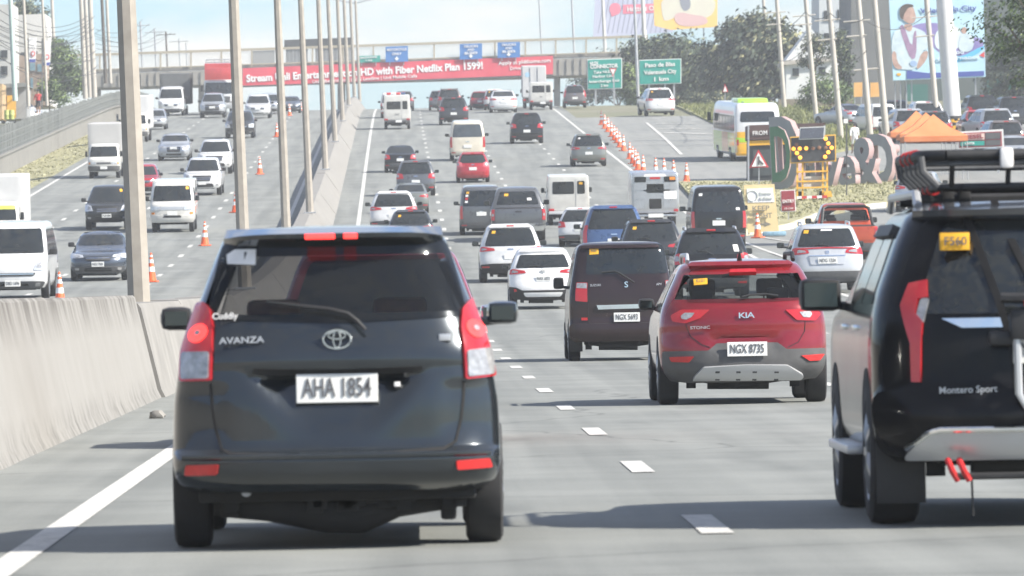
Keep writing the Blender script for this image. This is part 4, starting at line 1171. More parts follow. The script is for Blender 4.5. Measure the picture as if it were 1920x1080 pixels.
# --- red small SUV
def red_suv():
    v = empty('suv', (0, 0, 0), 'bright red compact SUV with grey lower cladding and silver skid plate', 'car')
    P = paint('metallic_red', (.22, .007, .012), .3, .2)
    p0 = at(1252, 758); ppm = F / p0.y
    rows = [(.26, .76, .14, 3.98), (.33, .83, .05, 4.08), (.44, .872, .0, 4.12), (.58, .885, .0, 4.14), (.74, .885, .03, 4.1), (.90, .872, .05, 3.95), (1.0, .85, .07, 3.3), (1.08, .82, .11, 3.05), (1.20, .765, .20, 2.85), (1.32, .705, .31, 2.62),
            (1.42, .655, .42, 2.42), (1.475, .61, .50, 2.28), (1.51, .54, .66, 2.1)]
    def disp(x, z):
        return .03 * sstep(z, .56, .60) * (1 - sstep(z, .70, .74)) * (1 - sstep(abs(x), .30, .40)) - .012 * sstep(z, .78, .84) * (1 - sstep(z, .86, 1.0))
    H_ = Hull(rows, .40, 2.5, .6, 2.2, disp, nr=45, ns=10, lev=4, holes=[('rear', 1.11, 1.38, .72), ('front', 1.05, 1.4, .8)])
    body(v, [H_], P)
    cx = 1391; N_ = Near(H_, cx, 755.5, ppm); f = H_.surf('rear')
    wheels(v, H_, (.80, 3.38), .335, .215)
    underbody(v, H_, 4.1, .19)
    patch(v, 'rear_window', f, N_.poly([(1283, 567), (1392, 568), (1501, 562), (1484, 518), (1392, 515), (1292, 521)]), GLASS_SEE, .008, -.006, .06, .06, rnd_=.04)
    fr = N_.poly([(1279, 569), (1392, 571), (1505, 564), (1487, 514), (1392, 512), (1289, 518)])
    patch(v, 'window_surround', f, fr, BLACK, .003, -.004, .06, .06, rnd_=.04) if False else None
    patch(v, 'windscreen', H_.surf('front'), [(-.9, 1.02), (.9, 1.02), (.88, 1.42), (-.88, 1.42)], GLASS_SEE, .006, -.01, .1, .1, rnd_=.06)
    side_glass(v, H_, .62, 2.95, 1.03, 1.38, .55, .3, 3)
    box_obj('cabin_trim', -.74, .74, .42, 3.0, .45, 1.0, BLACK, v, .03)
    for x in (-.36, .36): seat(v, x, 1.75, 1.08, CREAMIN, .48)
    bm = bmesh.new(); add_box(bm, -.62, .62, .75, .9, .6, 1.08, .04)
    for x in (-.4, .4): add_box(bm, x - .12, x + .12, .78, .86, 1.09, 1.22, .03)
    bm_obj('rear_seat', bm, BLACK, v, 40)
    box_obj('inside_mirror', -.12, .12, 2.55, 2.6, 1.33, 1.39, BLACK, v, .015)
    patch(v, 'rear_spoiler', f, [(-.84, 1.43), (.84, 1.43), (.82, 1.465), (-.82, 1.465)], P, .045, -.02, .08, .05, rnd_=.02)
    patch(v, 'brake_light', f, N_.poly([(1364, 517), (1414, 516), (1412, 510), (1366, 511)]), REDL, .052, 0, .1, .1)
    for q in ([(1255, 592), (1274, 581), (1326, 581), (1308, 597), (1281, 606), (1258, 603)], [(1465, 581), (1523, 578), (1531, 589), (1521, 601), (1486, 600)]):
        o = patch(v, 'tail_light', f, N_.poly(q[::-1]), REDL, .02, -.02, .05, .05, rnd_=.02)
        c = [(sum(a for a, b in q) / len(q)), (sum(b for a, b in q) / len(q))]
        q2 = [(c[0] + (a - c[0]) * .35, c[1] + (b - c[1]) * .5) for a, b in q]
        patch(v, 'clear_lens', f, N_.poly(q2[::-1]), CLEARL, .025, 0, .05, .05, rnd_=.01, parent=o)
    q = [(1240, 658), (1323, 656), (1338, 643), (1452, 641), (1467, 653), (1540, 651), (1538, 706), (1495, 712), (1290, 717), (1240, 714)]
    patch(v, 'lower_cladding', f, N_.poly(q[::-1]), MGREY, .014, -.02, .06, .06, rnd_=.02)
    q = [(1295, 706), (1314, 685), (1392, 681), (1468, 681), (1499, 698), (1494, 704)]
    sk = patch(v, 'skid_plate', f, N_.poly(q[::-1]), SILVER, .05, -.01, .06, .04, rnd_=.02)
    for a in (1340, 1378, 1408, 1448):
        patch(v, 'skid_rib', f, N_.poly([(a - 4, 704), (a + 4, 704), (a + 4, 690), (a - 4, 690)]), DGREY, .054, 0, .1, .1, parent=sk)
    for q in ([(1253, 668), (1297, 667), (1288, 678), (1257, 677)], [(1494, 665), (1537, 662), (1528, 674), (1509, 675)]):
        patch(v, 'reflector', f, N_.poly(q[::-1]), REDREF, .028, 0, .06, .06, rnd_=.01)
    patch(v, 'tailgate_seam', f, band(N_.poly([(1281, 608), (1290, 630), (1310, 645), (1325, 650)]), .008), UNDER, .004, -.02, .05, .05)
    patch(v, 'tailgate_seam', f, band(N_.poly([(1470, 650), (1490, 640), (1502, 620), (1503, 602)]), .008), UNDER, .004, -.02, .05, .05)
    p = N_.pt(1394, 653); plate_part(v, (p.x, p.y - .05, p.z), 'NGX 8735', .42, .15, .13)
    p = N_.pt(1393, 592, .022); text_obj('emblem', 'KIA', .085, p, CHROME, v, (R(88), R(-1), 0), .004, weight=.014, sx=1.4, space=.88)
    p = N_.pt(1308, 613, .02); text_obj('badge_lettering', 'STONIC', .045, p, SILVER, v, (R(88), R(-1), R(-8)), .003, weight=.01, sx=1.3)
    patch(v, 'paper_plate', f, N_.poly([(1298, 536), (1323, 534), (1323, 523), (1298, 525)]), YELST, .014, 0, .1, .1)
    p = N_.pt(1311, 529.5, .025); text_obj('plate_lettering', 'K101', .045, p, INK, v, (R(75), 0, 0), .001, weight=.012)
    tube_obj('wiper', [N_.pt(x, y, .035) for x, y in ((1385, 560), (1402, 556), (1430, 555), (1452, 558))], .012, BLACK, v, 6)
    for k in (-1, 1): rail(v, k, .56, .62, 2.3, 1.56, BLACK if k > 0 else SILVER, .024)
    tube_obj('antenna', [(0, .75, 1.52), (0, .70, 1.60)], [.03, .008], BLACK, v, 8)
    for k in (-1, 1): mirror_part(v, k, .81, 2.65, 1.06, .17, .125, BLACK)
    tube_obj('exhaust_pipe', [(.42, .1, .29), (.42, .4, .28)], .03, STEEL, v, 10)
    pose(v, cx, 755.5, .80)
red_suv()
# --- maroon van
def maroon_van():
    v = empty('minivan', (0, 0, 0), 'boxy maroon-brown minivan with chrome tailgate strip', 'car')
    P = paint('maroon_brown', (.032, .019, .020), .3, .25)
    p0 = at(1164, 675); ppm = 1.045 * F / p0.y
    rows = [(.30, .72, .10, 3.9), (.37, .80, .02, 4.1), (.46, .82, .0, 4.15), (.56, .822, .0, 4.15), (.60, .82, .03, 4.15), (.90, .82, .035, 4.05), (1.02, .815, .04, 3.95), (1.12, .805, .05, 3.5), (1.3, .775, .075, 3.2), (1.55, .73, .11, 2.9),
            (1.74, .69, .15, 2.7), (1.82, .65, .19, 2.55), (1.86, .58, .32, 2.4)]
    H_ = Hull(rows, .17, 3.4, .5, 2.5, None, nr=25, ns=8, lev=3)
    body(v, [H_], P)
    cx = 1164; N_ = Near(H_, cx, 675, ppm); f = H_.surf('rear')
    wheels(v, H_, (.95, 3.6), .31, .19)
    mudflaps(v, H_, .6, .15, .40, .2)
    underbody(v, H_, 4.1, .2)
    patch(v, 'rear_window', f, N_.poly([(1096, 515), (1248, 512), (1240, 458), (1103, 461)]), GLASS, .008, -.02, .08, .06, rnd_=.05)
    patch(v, 'windscreen', H_.surf('front'), [(-.9, 1.15), (.9, 1.15), (.88, 1.75), (-.88, 1.75)], GLASS, .006, -.02, .1, .1, rnd_=.06)
    side_glass(v, H_, .45, 3.1, 1.14, 1.7, .5, .05, 3)
    for q, q2 in (([(1077, 564), (1099, 566), (1099, 530), (1079, 530)], [(1079, 540), (1098, 541), (1098, 531), (1080, 531)]), ([(1244, 562), (1258, 560), (1257, 525), (1243, 526)], [(1244, 536), (1257, 535), (1257, 527), (1244, 527)])):
        o = patch(v, 'tail_light', f, N_.poly(q), REDL, .018, -.02, .06, .06, rnd_=.015)
        patch(v, 'clear_lens', f, N_.poly(q2), CLEARL, .022, 0, .06, .06, parent=o)
    patch(v, 'chrome_strip', f, N_.poly([(1119, 580), (1215, 577), (1218, 569), (1116, 572)]), CHROME, .03, -.01, .1, .05)
    patch(v, 'rear_bumper', f, [(-.98, .33), (.98, .33), (.98, .57), (-.98, .57)], P, .03, -.02, .08, .06, rnd_=.04)
    patch(v, 'tailgate_seam', f, band(N_.poly([(1101, 568), (1101, 600), (1104, 607), (1235, 604), (1241, 598), (1243, 564)]), .012), UNDER, .003, -.02, .08, .05)
    for q in ([(1088, 600), (1099, 600), (1099, 595), (1088, 595)],):
        patch(v, 'reflector', f, N_.poly(q), REDREF, .012, 0, .1, .1)
    p = N_.pt(1172, 594); plate_part(v, (p.x, p.y - .02, p.z), 'NGX 5693', .41, .145, .125)
    p = N_.pt(1171, 534, .012); text_obj('emblem', 'S', .13, p, CHROME, v, (R(88), 0, 0), .005, weight=.012, sx=1.1)
    p = N_.pt(1114, 535, .012); text_obj('badge_lettering', 'SUZUKI', .05, p, SILVER, v, (R(88), R(-1), R(-3)), .003, weight=.01)
    p = N_.pt(1232, 533, .012); text_obj('badge_lettering', 'APV', .05, p, SILVER, v, (R(88), R(-1), R(3)), .003, weight=.01)
    p = N_.pt(1111, 471, .012)
    s_ = patch(v, 'paper_plate', f, N_.poly([(1103, 478), (1120, 477), (1120, 465), (1103, 466)]), YELST, .012, 0, .1, .1)
    text_obj('plate_lettering', 'N25', .05, (p.x, p.y - .01, p.z), INK, v, (R(80), 0, 0), .001, weight=.012)
    tube_obj('wiper', [N_.pt(x, y, .03) for x, y in ((1126, 511), (1150, 509), (1158, 512), (1186, 530))], .013, BLACK, v, 6)
    patch(v, 'rear_spoiler', f, [(-.9, 1.765), (.9, 1.765), (.88, 1.80), (-.88, 1.80)], P, .035, -.02, .1, .05, rnd_=.02)
    for k in (-1, 1): mirror_part(v, k, .80, 3.0, 1.235, .17, .19, BLACK)
    pose(v, cx, 675, .95, s=1.045)
maroon_van()
# --- white crossover ahead of the maroon van
def white_crossover():
    v = empty('crossover', (0, 0, 0), 'white crossover with black lower bumper just left of the maroon minivan', 'car')
    P = paint('pearl_white', (.74, .74, .73), 0, .3)
    p0 = at(972, 580); ppm = F / p0.y
    rows = rows_s(ROWS['crossover'], 1.0, 1.0, 1.03)
    H_ = Hull(rows, .34, 2.6, .6, 2.2, None, nr=25, ns=8, lev=3)
    body(v, [H_], P)
    cx = 1018; N_ = Near(H_, cx, 579, ppm); f = H_.surf('rear')
    wheels(v, H_, (.82, 3.45), .35, .215); underbody(v, H_, 4.4, .2)
    patch(v, 'rear_window', f, [(-.85, 1.12), (.85, 1.12), (.83, 1.47), (-.83, 1.47)], GLASS, .008, -.02, .08, .06, rnd_=.05)
    patch(v, 'windscreen', H_.surf('front'), [(-.9, 1.1), (.9, 1.1), (.88, 1.5), (-.88, 1.5)], GLASS, .006, -.02, .1, .1, rnd_=.06)
    side_glass(v, H_, .6, 3.0, 1.09, 1.45, .5, .3, 3)
    lamp_pair(v, H_, 'slim', 1.02, inner=(.06, .4, .5, CLEARL))
    patch(v, 'lower_cladding', f, [(-.98, .28), (.98, .28), (.985, .62), (.80, .60), (.62, .52), (-.62, .52), (-.80, .60), (-.985, .62)], BLACK, .02, -.02, .06, .06, rnd_=.03)
    patch(v, 'skid_plate', f, [(-.55, .36), (.55, .36), (.60, .46), (-.60, .46)], P, .035, 0, .08, .06, rnd_=.04)
    for k in (1, -1):
        q = [(.78, .50), (.86, .48), (.86, .56), (.80, .56)]
        patch(v, 'reflector', f, q if k > 0 else mir(q), REDREF, .026, 0, .1, .1)
    p = H_.rear(0, .83); plate_part(v, (.02, p.y - .02, .83), 'NAX 6021', .40, .15, .12)
    p = H_.rear(0, 1.02); emblem_rings(v, p + Vector((0, -.015, 0)), .07, .05)
    patch(v, 'rear_spoiler', f, [(-.86, 1.51), (.86, 1.51), (.84, 1.57), (-.84, 1.57)], P, .07, -.02, .08, .05, rnd_=.02)
    tube_obj('wiper', [f(a, b, .03) for a, b in ((.05, 1.13), (-.2, 1.16), (-.45, 1.15))], .012, BLACK, v, 6)
    for k in (-1, 1): mirror_part(v, k, .84, 2.85, 1.12, .18, .14, BLACK)
    pose(v, cx, 579, .82, w=122, width=1.83)
white_crossover()
# --- silver seven-seater by the exit
def silver_suv():
    v = empty('suv', (0, 0, 0), 'silver SUV with a red light bar across its tailgate, left of the roof basket SUV', 'car')
    P = paint('silver', (.50, .515, .53), .3, .3)
    p0 = at(1490, 548); ppm = F / p0.y
    rows = rows_s(ROWS['suv'], .95, .97, .97)
    H_ = Hull(rows, .30, 2.7, .6, 2.2, None, nr=25, ns=8, lev=3)
    body(v, [H_], P)
    f = H_.surf('rear')
    wheels(v, H_, (.85, 3.5), .335, .2); underbody(v, H_, 4.4, .2)
    patch(v, 'rear_window', f, [(-.87, 1.13), (.87, 1.13), (.84, 1.56), (-.84, 1.56)], GLASS, .008, -.02, .08, .06, rnd_=.06)
    patch(v, 'windscreen', H_.surf('front'), [(-.9, 1.1), (.9, 1.1), (.88, 1.55), (-.88, 1.55)], GLASS, .006, -.02, .1, .1, rnd_=.06)
    side_glass(v, H_, .55, 3.0, 1.07, 1.54, .5, .2, 3)
    lamp_pair(v, H_, 'slim', 1.02, inner=(-.05, .5, .45, CLEARL), zs=1.2)
    patch(v, 'light_bar', f, band([(-.9, 1.085), (0, 1.105), (.9, 1.085)], .028), REDL, .02, -.01, .08, .05)
    p = H_.rear(0, .80); patch(v, 'plate_recess', f, [(-.46, .70), (.46, .70), (.50, .90), (-.50, .90)], P, .02, -.02, .08, .05, rnd_=.03)
    plate_part(v, (0, p.y - .04, .80), 'NDG 1324', .46, .15, .12)
    patch(v, 'chrome_strip', f, band([(-.50, .915), (.50, .915)], .025), CHROME, .028, 0, .1, .05)
    patch(v, 'lower_cladding', f, [(-.97, .30), (.97, .30), (.98, .54), (-.98, .54)], DGREY, .03, -.02, .08, .06, rnd_=.04)
    patch(v, 'paper_plate', f, [(-.78, 1.45), (-.62, 1.45), (-.62, 1.53), (-.78, 1.53)], YELST, .012, 0, .1, .1)
    patch(v, 'sticker', f, [(-.2, 1.51), (.2, 1.51), (.2, 1.54), (-.2, 1.54)], WHST, .012, 0, .1, .1)
    p = H_.rear(0, 1.0); patch(v, 'emblem', f, [(-.05, .96), (.05, .96), (.06, 1.04), (-.06, 1.04)], CHROME, .012, 0, .1, .1, rnd_=.02)
    tube_obj('wiper', [f(a, b, .03) for a, b in ((.05, 1.14), (-.2, 1.18), (-.4, 1.16))], .012, BLACK, v, 6)
    for k in (-1, 1):
        mirror_part(v, k, .85, 2.95, 1.14, .18, .14, BLACK)
        rail(v, k, .58, .65, 2.2, 1.69, SILVER, .024)
    pose(v, 1549, 549, .85, w=130, width=1.75)
silver_suv()
# ---------------------------------------------------------------- other builders
WHITE = paint('white', (.60, .605, .60), 0, .3)
OFFWH = paint('warm_white', (.57, .56, .52), 0, .38)
CREAM = paint('cream', (.58, .53, .43), 0, .35)
BLK = paint('deep_black', (.015, .015, .016), .3, .18)
GREY = paint('mid_grey', (.11, .115, .12), .4, .28)
DKGREY = paint('charcoal', (.045, .048, .052), .4, .25)
SILV = paint('bright_silver', (.42, .44, .46), .4, .3)
BLUEG = paint('blue_grey', (.07, .085, .11), .4, .25)
BLUE = paint('blue', (.05, .10, .22), .3, .28)
REDP = paint('red', (.38, .012, .022), .2, .28)
ORNG = paint('burnt_orange', (.42, .055, .012), .25, .28)
OLIVE = paint('olive_grey', (.17, .18, .16), .35, .3)
BROWN = paint('bronze_grey', (.15, .13, .12), .35, .3)
BOXW = mat('cargo_box_panel', (.50, .50, .495), .5, nscale=2, col2=(.58, .58, .57))
TARP = mat('dark_tarpaulin', (.07, .075, .075), .8, nscale=1.5, col2=(.11, .115, .115))
STAIN = mat('stainless_sheet', (.55, .56, .57), .28, .85, nscale=3, col2=(.66, .67, .68))
def pickup(label, col, px, py, w, away=True, yaw=0, see=False, hl=('big', .92), plate='', sticker=None, bar=False, gm=BLACK):
    v = empty('pickup_truck', (0, 0, 0), label, 'pickup truck')
    A = Hull(ROWS['pickup_low'], .12, 3.6, .6, 2.3, None, crown=.01)
    B = Hull(ROWS['pickup_cab'], .14, 3.4, .5, 2.3, None, crown=.03, nr=21, lev=4, holes=[('rear', 1.24, 1.62, .72), ('front', 1.2, 1.66, .8)] if see else None)
    body(v, [A, B], col)
    wheels(v, A, (1.15, 4.25), .385, .24); underbody(v, A, 5.2, .28)
    f, fr = B.surf('rear'), B.surf('front')
    gm_ = GLASS_SEE if see else GLASS
    patch(v, 'rear_window', f, [(-.84, 1.22), (.84, 1.22), (.82, 1.66), (-.82, 1.66)], gm_, .006, -.01, .1, .1, rnd_=.05)
    patch(v, 'windscreen', fr, [(-.9, 1.17), (.9, 1.17), (.88, 1.70), (-.88, 1.70)], gm_, .006, -.01, .1, .1, rnd_=.06)
    side_glass(v, B, 1.72, 4.0, 1.18, 1.62, .55, .12, 2)
    a, b = A.surf('rear'), A.surf('front')
    if away:
        tg = patch(v, 'tailgate', a, [(-.84, .70), (.84, .70), (.84, 1.10), (-.84, 1.10)], col, .015, -.02, .12, .1, rnd_=.03)
        patch(v, 'tailgate_handle', a, [(-.12, 1.0), (.12, 1.0), (.12, 1.05), (-.12, 1.05)], BLACK, .022, 0, .1, .1, rnd_=.02, parent=tg)
        lamp_pair(v, A, 'vert', .92, style_pts=[(.87, .74), (.985, .74), (.985, 1.10), (.88, 1.10)], inner=(0, .6, .25, CLEARL))
        patch(v, 'rear_bumper', a, [(-.95, .42), (.95, .42), (.95, .62), (-.95, .62)], CHROME if not see else DGREY, .08, -.02, .12, .1, rnd_=.04)
        p = A.rear(0, .55); plate_part(v, (0, p.y - .10, .54), plate)
        if bar: tube_obj('sports_bar', [(-.80, .75, 1.1), (-.70, 1.25, 1.66), (-.55, 1.3, 1.72), (.55, 1.3, 1.72), (.70, 1.25, 1.66), (.80, .75, 1.1)], .05, BLACK, v, 10)
        if sticker:
            for (u, z, c) in sticker: patch(v, 'sticker', f, [(u - .09, z - .04), (u + .09, z - .04), (u + .09, z + .04), (u - .09, z + .04)], {'y': YELST, 'w': WHST, 'r': REDREF}[c], .011, 0, .1, .1)
        box_obj('bed_liner', -.78, .78, .10, 1.45, 1.10, 1.145, BLACK, v, .01)
    else:
        lamp_pair(v, A, hl[0], hl[1], 'front', HEADL, inner=(-.05, .4, .5, CLEARL), off=.014)
        gr = patch(v, 'grille', b, [(-.42, .72), (.42, .72), (.50, .98), (-.50, .98)], gm, .016, -.02, .1, .08, rnd_=.04)
        for z in (.80, .88): patch(v, 'grille_bar', b, band([(-.44, z), (.44, z)], .02), CHROME, .022, 0, .1, .1, parent=gr)
        patch(v, 'front_bumper', b, [(-.9, .40), (.9, .40), (.93, .60), (-.93, .60)], col, .04, -.02, .1, .1, rnd_=.05)
        patch(v, 'air_intake', b, [(-.62, .44), (.62, .44), (.55, .60), (-.55, .60)], BLACK, .046, 0, .1, .1, rnd_=.05)
        for k in (1, -1):
            q = [(.70, .50), (.84, .50), (.84, .58), (.70, .58)]
            patch(v, 'fog_lamp', b, q if k > 0 else mir(q), CLEARL, .048, 0, .1, .1, rnd_=.02)
        p = A.front(0, .66); plate_part(v, (0, p.y + .07, .62), plate, facing=1)
        if sticker:
            for (u, z, c) in sticker: patch(v, 'sticker', fr, [(u - .07, z - .05), (u + .07, z - .05), (u + .07, z + .05), (u - .07, z + .05)], {'y': YELST, 'w': WHST}[c], .011, 0, .1, .1)
    if see:
        for x in (-.38, .38): seat(v, x, 3.0, 1.2, CREAMIN, .5); seat(v, x, 2.15, 1.12, CREAMIN, .46)
        box_obj('cabin_trim', -.78, .78, 1.65, 4.0, .6, 1.14, BLACK, v)
    for k in (-1, 1): mirror_part(v, k, .88, 3.75, 1.24, .20, .17, BLACK)
    pose(v, px, py, 1.15 if away else 4.25, away, yaw, w=w, width=1.84)
    return v
def utility_van(label, px, py, w, away=True, col=None, yaw=0, Hh=1.98, sticker=False, load=False, small_text=None, tall=0.0):
    """light cab with a square passenger box"""
    col = col or OFFWH
    v = empty('utility_van', (0, 0, 0), label, 'van')
    z1 = Hh + tall
    Bx = Hull(slab_rows(.82, 2.75, .55, z1, .07, .80), .05, 4, .05, 4, crown=.02)
    Cb = Hull([(z, w_, a + 2.5, b + 2.5) for z, w_, a, b in ROWS['cab']], .1, 4, .28, 2.8, crown=.03)
    body(v, [Bx, Cb], col)
    wheels(v, Cb, (.95, 3.6), .30, .18, inset=.04, arch=False); underbody(v, Cb, 4.2, .25)
    f, fr = Bx.surf('rear'), Cb.surf('front')
    side_glass(v, Bx, .15, 2.6, 1.2, 1.65, 0, 0, 3)
    side_glass(v, Cb, 2.75, 3.9, 1.2, 1.7, .25, 0, 1)
    patch(v, 'windscreen', fr, [(-.88, 1.2), (.88, 1.2), (.86, 1.78), (-.86, 1.78)], GLASS, .006, -.01, .1, .1, rnd_=.05)
    if away:
        patch(v, 'rear_window', f, [(-.78, 1.25), (.28, 1.25), (.28, 1.74), (-.78, 1.74)], GLASS, .008, -.01, .2, .2, rnd_=.06)
        dr = patch(v, 'rear_door', f, [(.36, .68), (.90, .68), (.90, 1.86), (.36, 1.86)], col, .012, -.01, .2, .2, rnd_=.03)
        patch(v, 'door_window', f, [(.43, 1.25), (.80, 1.25), (.80, 1.76), (.43, 1.76)], GLASS, .020, 0, .2, .2, rnd_=.06, parent=dr)
        if sticker: patch(v, 'sticker', f, [(.52, 1.62), (.70, 1.62), (.70, 1.71), (.52, 1.71)], YELST, .026, 0, .2, .2)
        bp = box_obj('rear_bumper', -.80, .80, -.12, .02, .45, .57, WHITE if w > 60 else DGREY, v, .02)
        for k in (-1, 1): box_obj('tail_light', min(k * .58, k * .80), max(k * .58, k * .80), -.03, .02, .58, .67, REDL, v, .01)
        plate_part(v, (.1, -.135, .51), '')
        p = Bx.rear(0, .95)
        if small_text: text_obj('lettering', small_text, .11, (0, p.y - .02, .95), DGREY, v, (R(90), 0, 0), .003, weight=.01)
        if load:
            for k, m in enumerate((REDREF, WHST, REDREF, BLUE)):
                x = -.5 + .3 * k
                bm = bmesh.new(); add_box(bm, x - .14, x + .14, .3, .9, z1 + .02, z1 + .16, .05); bm_obj('roof_bundle', bm, m, v, 40)
    else:
        for k in (1, -1):
            q = [(.52, .86), (.94, .86), (.94, 1.0), (.52, 1.0)]
            o = patch(v, 'headlight', fr, q if k > 0 else mir(q), HEADL, .014, -.01, .1, .1, rnd_=.02)
            q = [(.80, .70), (.93, .70), (.93, .78), (.80, .78)]
            patch(v, 'turn_signal', fr, q if k > 0 else mir(q), AMBERL, .014, -.01, .1, .1, rnd_=.01)
        gr = patch(v, 'grille', fr, [(-.50, .87), (.50, .87), (.50, .99), (-.50, .99)], SILVER, .012, -.01, .1, .1, rnd_=.02)
        patch(v, 'front_bumper', fr, [(-.95, .42), (.95, .42), (.95, .66), (-.95, .66)], col, .05, -.01, .1, .1, rnd_=.04)
        patch(v, 'air_intake', fr, [(-.42, .58), (.42, .58), (.38, .66), (-.38, .66)], BLACK, .056, 0, .1, .1, rnd_=.03)
        p = Cb.front(0, .72); plate_part(v, (0, p.y + .05, .74), '', facing=1)
        if sticker: patch(v, 'sticker', fr, [(-.80, 1.64), (-.66, 1.64), (-.66, 1.74), (-.80, 1.74)], YELST, .012, 0, .2, .2)
    for k in (-1, 1): mirror_part(v, k, .84, 3.85, 1.3, .15, .2, BLACK)
    pose(v, px, py, .95 if away else 3.6, away, yaw, w=w, width=1.66)
    return v
def box_truck(label, px, py, w, away=False, col=None, boxm=None, Hh=2.9, L=4.2, yaw=0, banner=None, bw=.95, name='box_truck', cap=False, scale=None):
    col = col or OFFWH
    v = empty(name, (0, 0, 0), label, 'truck')
    boxm = boxm or BOXW
    rows = [(z, w_ * 1.04, a + L - .05, b + L - .05) for z, w_, a, b in ROWS['cab']]
    Cb = Hull(rows, .1, 4, .28, 2.8, crown=.03)
    body(v, [Cb], col, 'cab')
    Bx = Hull(slab_rows(bw, L, .85, Hh, .04), .03, 5, .03, 5, crown=.01, nr=9, ns=3)
    cb = body(v, [Bx], boxm, 'cargo_box')
    for k in range(6):
        y = .3 + k * (L - .6) / 5
        for s_ in (-1, 1): box_obj('box_rib', min(s_ * bw, s_ * (bw + .02)), max(s_ * bw, s_ * (bw + .02)), y - .02, y + .02, .9, Hh - .06, boxm, cb)
    box_obj('chassis', -.40, .40, .1, L + 1.0, .55, .84, UNDER, v)
    wheels(v, Cb, (1.0, L + .75), .36, .22, arch=False, inset=.03)
    fr = Cb.surf('front')
    ws = patch(v, 'windscreen', fr, [(-.88, 1.2), (.88, 1.2), (.86, 1.76), (-.86, 1.76)], GLASS, .006, -.01, .1, .1, rnd_=.05)
    if banner: patch(v, 'sun_strip', fr, [(-.86, 1.62), (.86, 1.62), (.85, 1.76), (-.85, 1.76)], banner, .012, 0, .1, .1, rnd_=.03)
    side_glass(v, Cb, L + .25, L + 1.35, 1.2, 1.7, .25, 0, 1)
    for k in (1, -1):
        q = [(.50, .78), (.93, .78), (.93, .92), (.50, .92)]
        o = patch(v, 'headlight', fr, q if k > 0 else mir(q), HEADL, .014, -.01, .1, .1, rnd_=.02)
        q = [(.84, .79), (.93, .79), (.93, .90), (.84, .90)]
        patch(v, 'turn_signal', fr, q if k > 0 else mir(q), AMBERL, .018, -.01, .1, .1, parent=o)
    patch(v, 'grille', fr, [(-.45, .80), (.45, .80), (.45, .90), (-.45, .90)], DGREY, .012, -.01, .1, .1, rnd_=.02)
    patch(v, 'front_bumper', fr, [(-.96, .44), (.96, .44), (.96, .70), (-.96, .70)], MGREY, .05, -.01, .1, .1, rnd_=.04)
    p = Cb.front(0, .58); plate_part(v, (0, p.y + .07, .60), '', facing=1)
    for k in (-1, 1): mirror_part(v, k, .86, L + 1.3, 1.35, .14, .3, BLACK)
    if away:
        rb = Bx.surf('rear')
        for k in (-1, 1):
            q = [(.03, .95), (.95, .95), (.95, Hh - .08), (.03, Hh - .08)]
            d = patch(v, 'rear_door', rb, q if k > 0 else mir(q), boxm, .012, -.01, .3, .5)
            tube_obj('door_bar', [(k * .30, -.04, 1.0), (k * .30, -.04, Hh - .12)], .02, STEEL, d, 6)
            box_obj('tail_light', min(k * .70, k * .92), max(k * .70, k * .92), -.02, .05, .62, .74, REDL, v, .01)
        box_obj('rear_bumper', -.92, .92, -.04, .04, .46, .58, DGREY, v, .01)
        q = [(-.75, Hh - .9), (-.35, Hh - .9), (-.35, Hh - .5), (-.75, Hh - .5)]
        patch(v, 'logo', rb, chaikin(q, 2), mat('pale_blue_print', (.35, .55, .7), .5), .02, 0, .3, .3)
    if cap: box_obj('wind_deflector', -.7, .7, L + .2, L + 1.0, 1.95, 2.35, col, v, .1)
    pose(v, px, py, 1.0 if away else L + .75, away, yaw, w=w, width=2 * bw) if scale is None else pose(v, px, py, 1.0 if away else L + .75, away, yaw, s=scale)
    return v
# ---------------------------------------------------------------- our carriageway, going away
S = lambda **k: k
generic('suv', 'red SUV almost hidden ahead of the dark grey minivan', 'car', 'suv', paint('hidden_red', (.33, .03, .05), .3, .25), 716, 833, w=372, plate=(.8, 'NFA 2210'), lights=('tall', .98), mm=CHROME, sz=1.03)
generic('crossover', 'white SUV with slanting red lights ahead of the white crossover', 'car', 'suv', WHITE, 958, 529, w=112, lights=('slim', 1.0), sticker=[(-.66, 1.50, 'y')], plate=(.78, ''), bumper=BLACK, bz=(.3, .58))
generic('suv', 'black SUV with silver roof rails behind the red compact SUV', 'car', 'suv', BLK, 1334, 560, w=136, rails=SILVER, lights=('big', .98), sticker=[(.70, 1.2, 'w'), (.70, 1.28, 'w')], wiper=True, plate=(.75, 'NBC 4471'))
generic('suv', 'dark grey SUV with a yellow sticker behind the maroon minivan', 'car', 'suv', DKGREY, 1222, 520, w=112, sticker=[(-.66, 1.48, 'y')], wiper=True, rails=BLACK)
generic('suv', 'blue SUV with a black rear window right of the white crossover', 'car', 'suv', BLUE, 1151, 498, w=112, lights=('vert', .93), sz=1.04, glass=(1.06, 1.6))
generic('crossover', 'white hatchback half hidden left of the blue SUV', 'car', 'crossover', WHITE, 1090, 462, w=74, yaw=-7, lights=('big', .93))
generic('van', 'black van standing beside the yellow keep right board', 'van', 'van', BLK, 1346, 466, w=108, lights=('vert', .92), sticker=[(-.72, 1.7, 'w'), (.72, 1.25, 'w')], plate=(.82, ''), lm=REDL)
generic('van', 'grey van with stickers down its rear window', 'van', 'van', GREY, 903, 440, w=77, lights=('vert', .92), sticker=[(-.70, 1.70, 'y'), (-.72, 1.58, 'w'), (-.72, 1.46, 'r'), (-.72, 1.34, 'w')], plate=(.86, ''))
pickup('dark grey pickup truck right of the grey van', GREY, 972, 452, 98, sticker=[(-.5, 1.55, 'y'), (.5, 1.4, 'w')])
utility_van('white utility van with two rear windows in the middle lane', 1066, 421, 75, sticker=True)
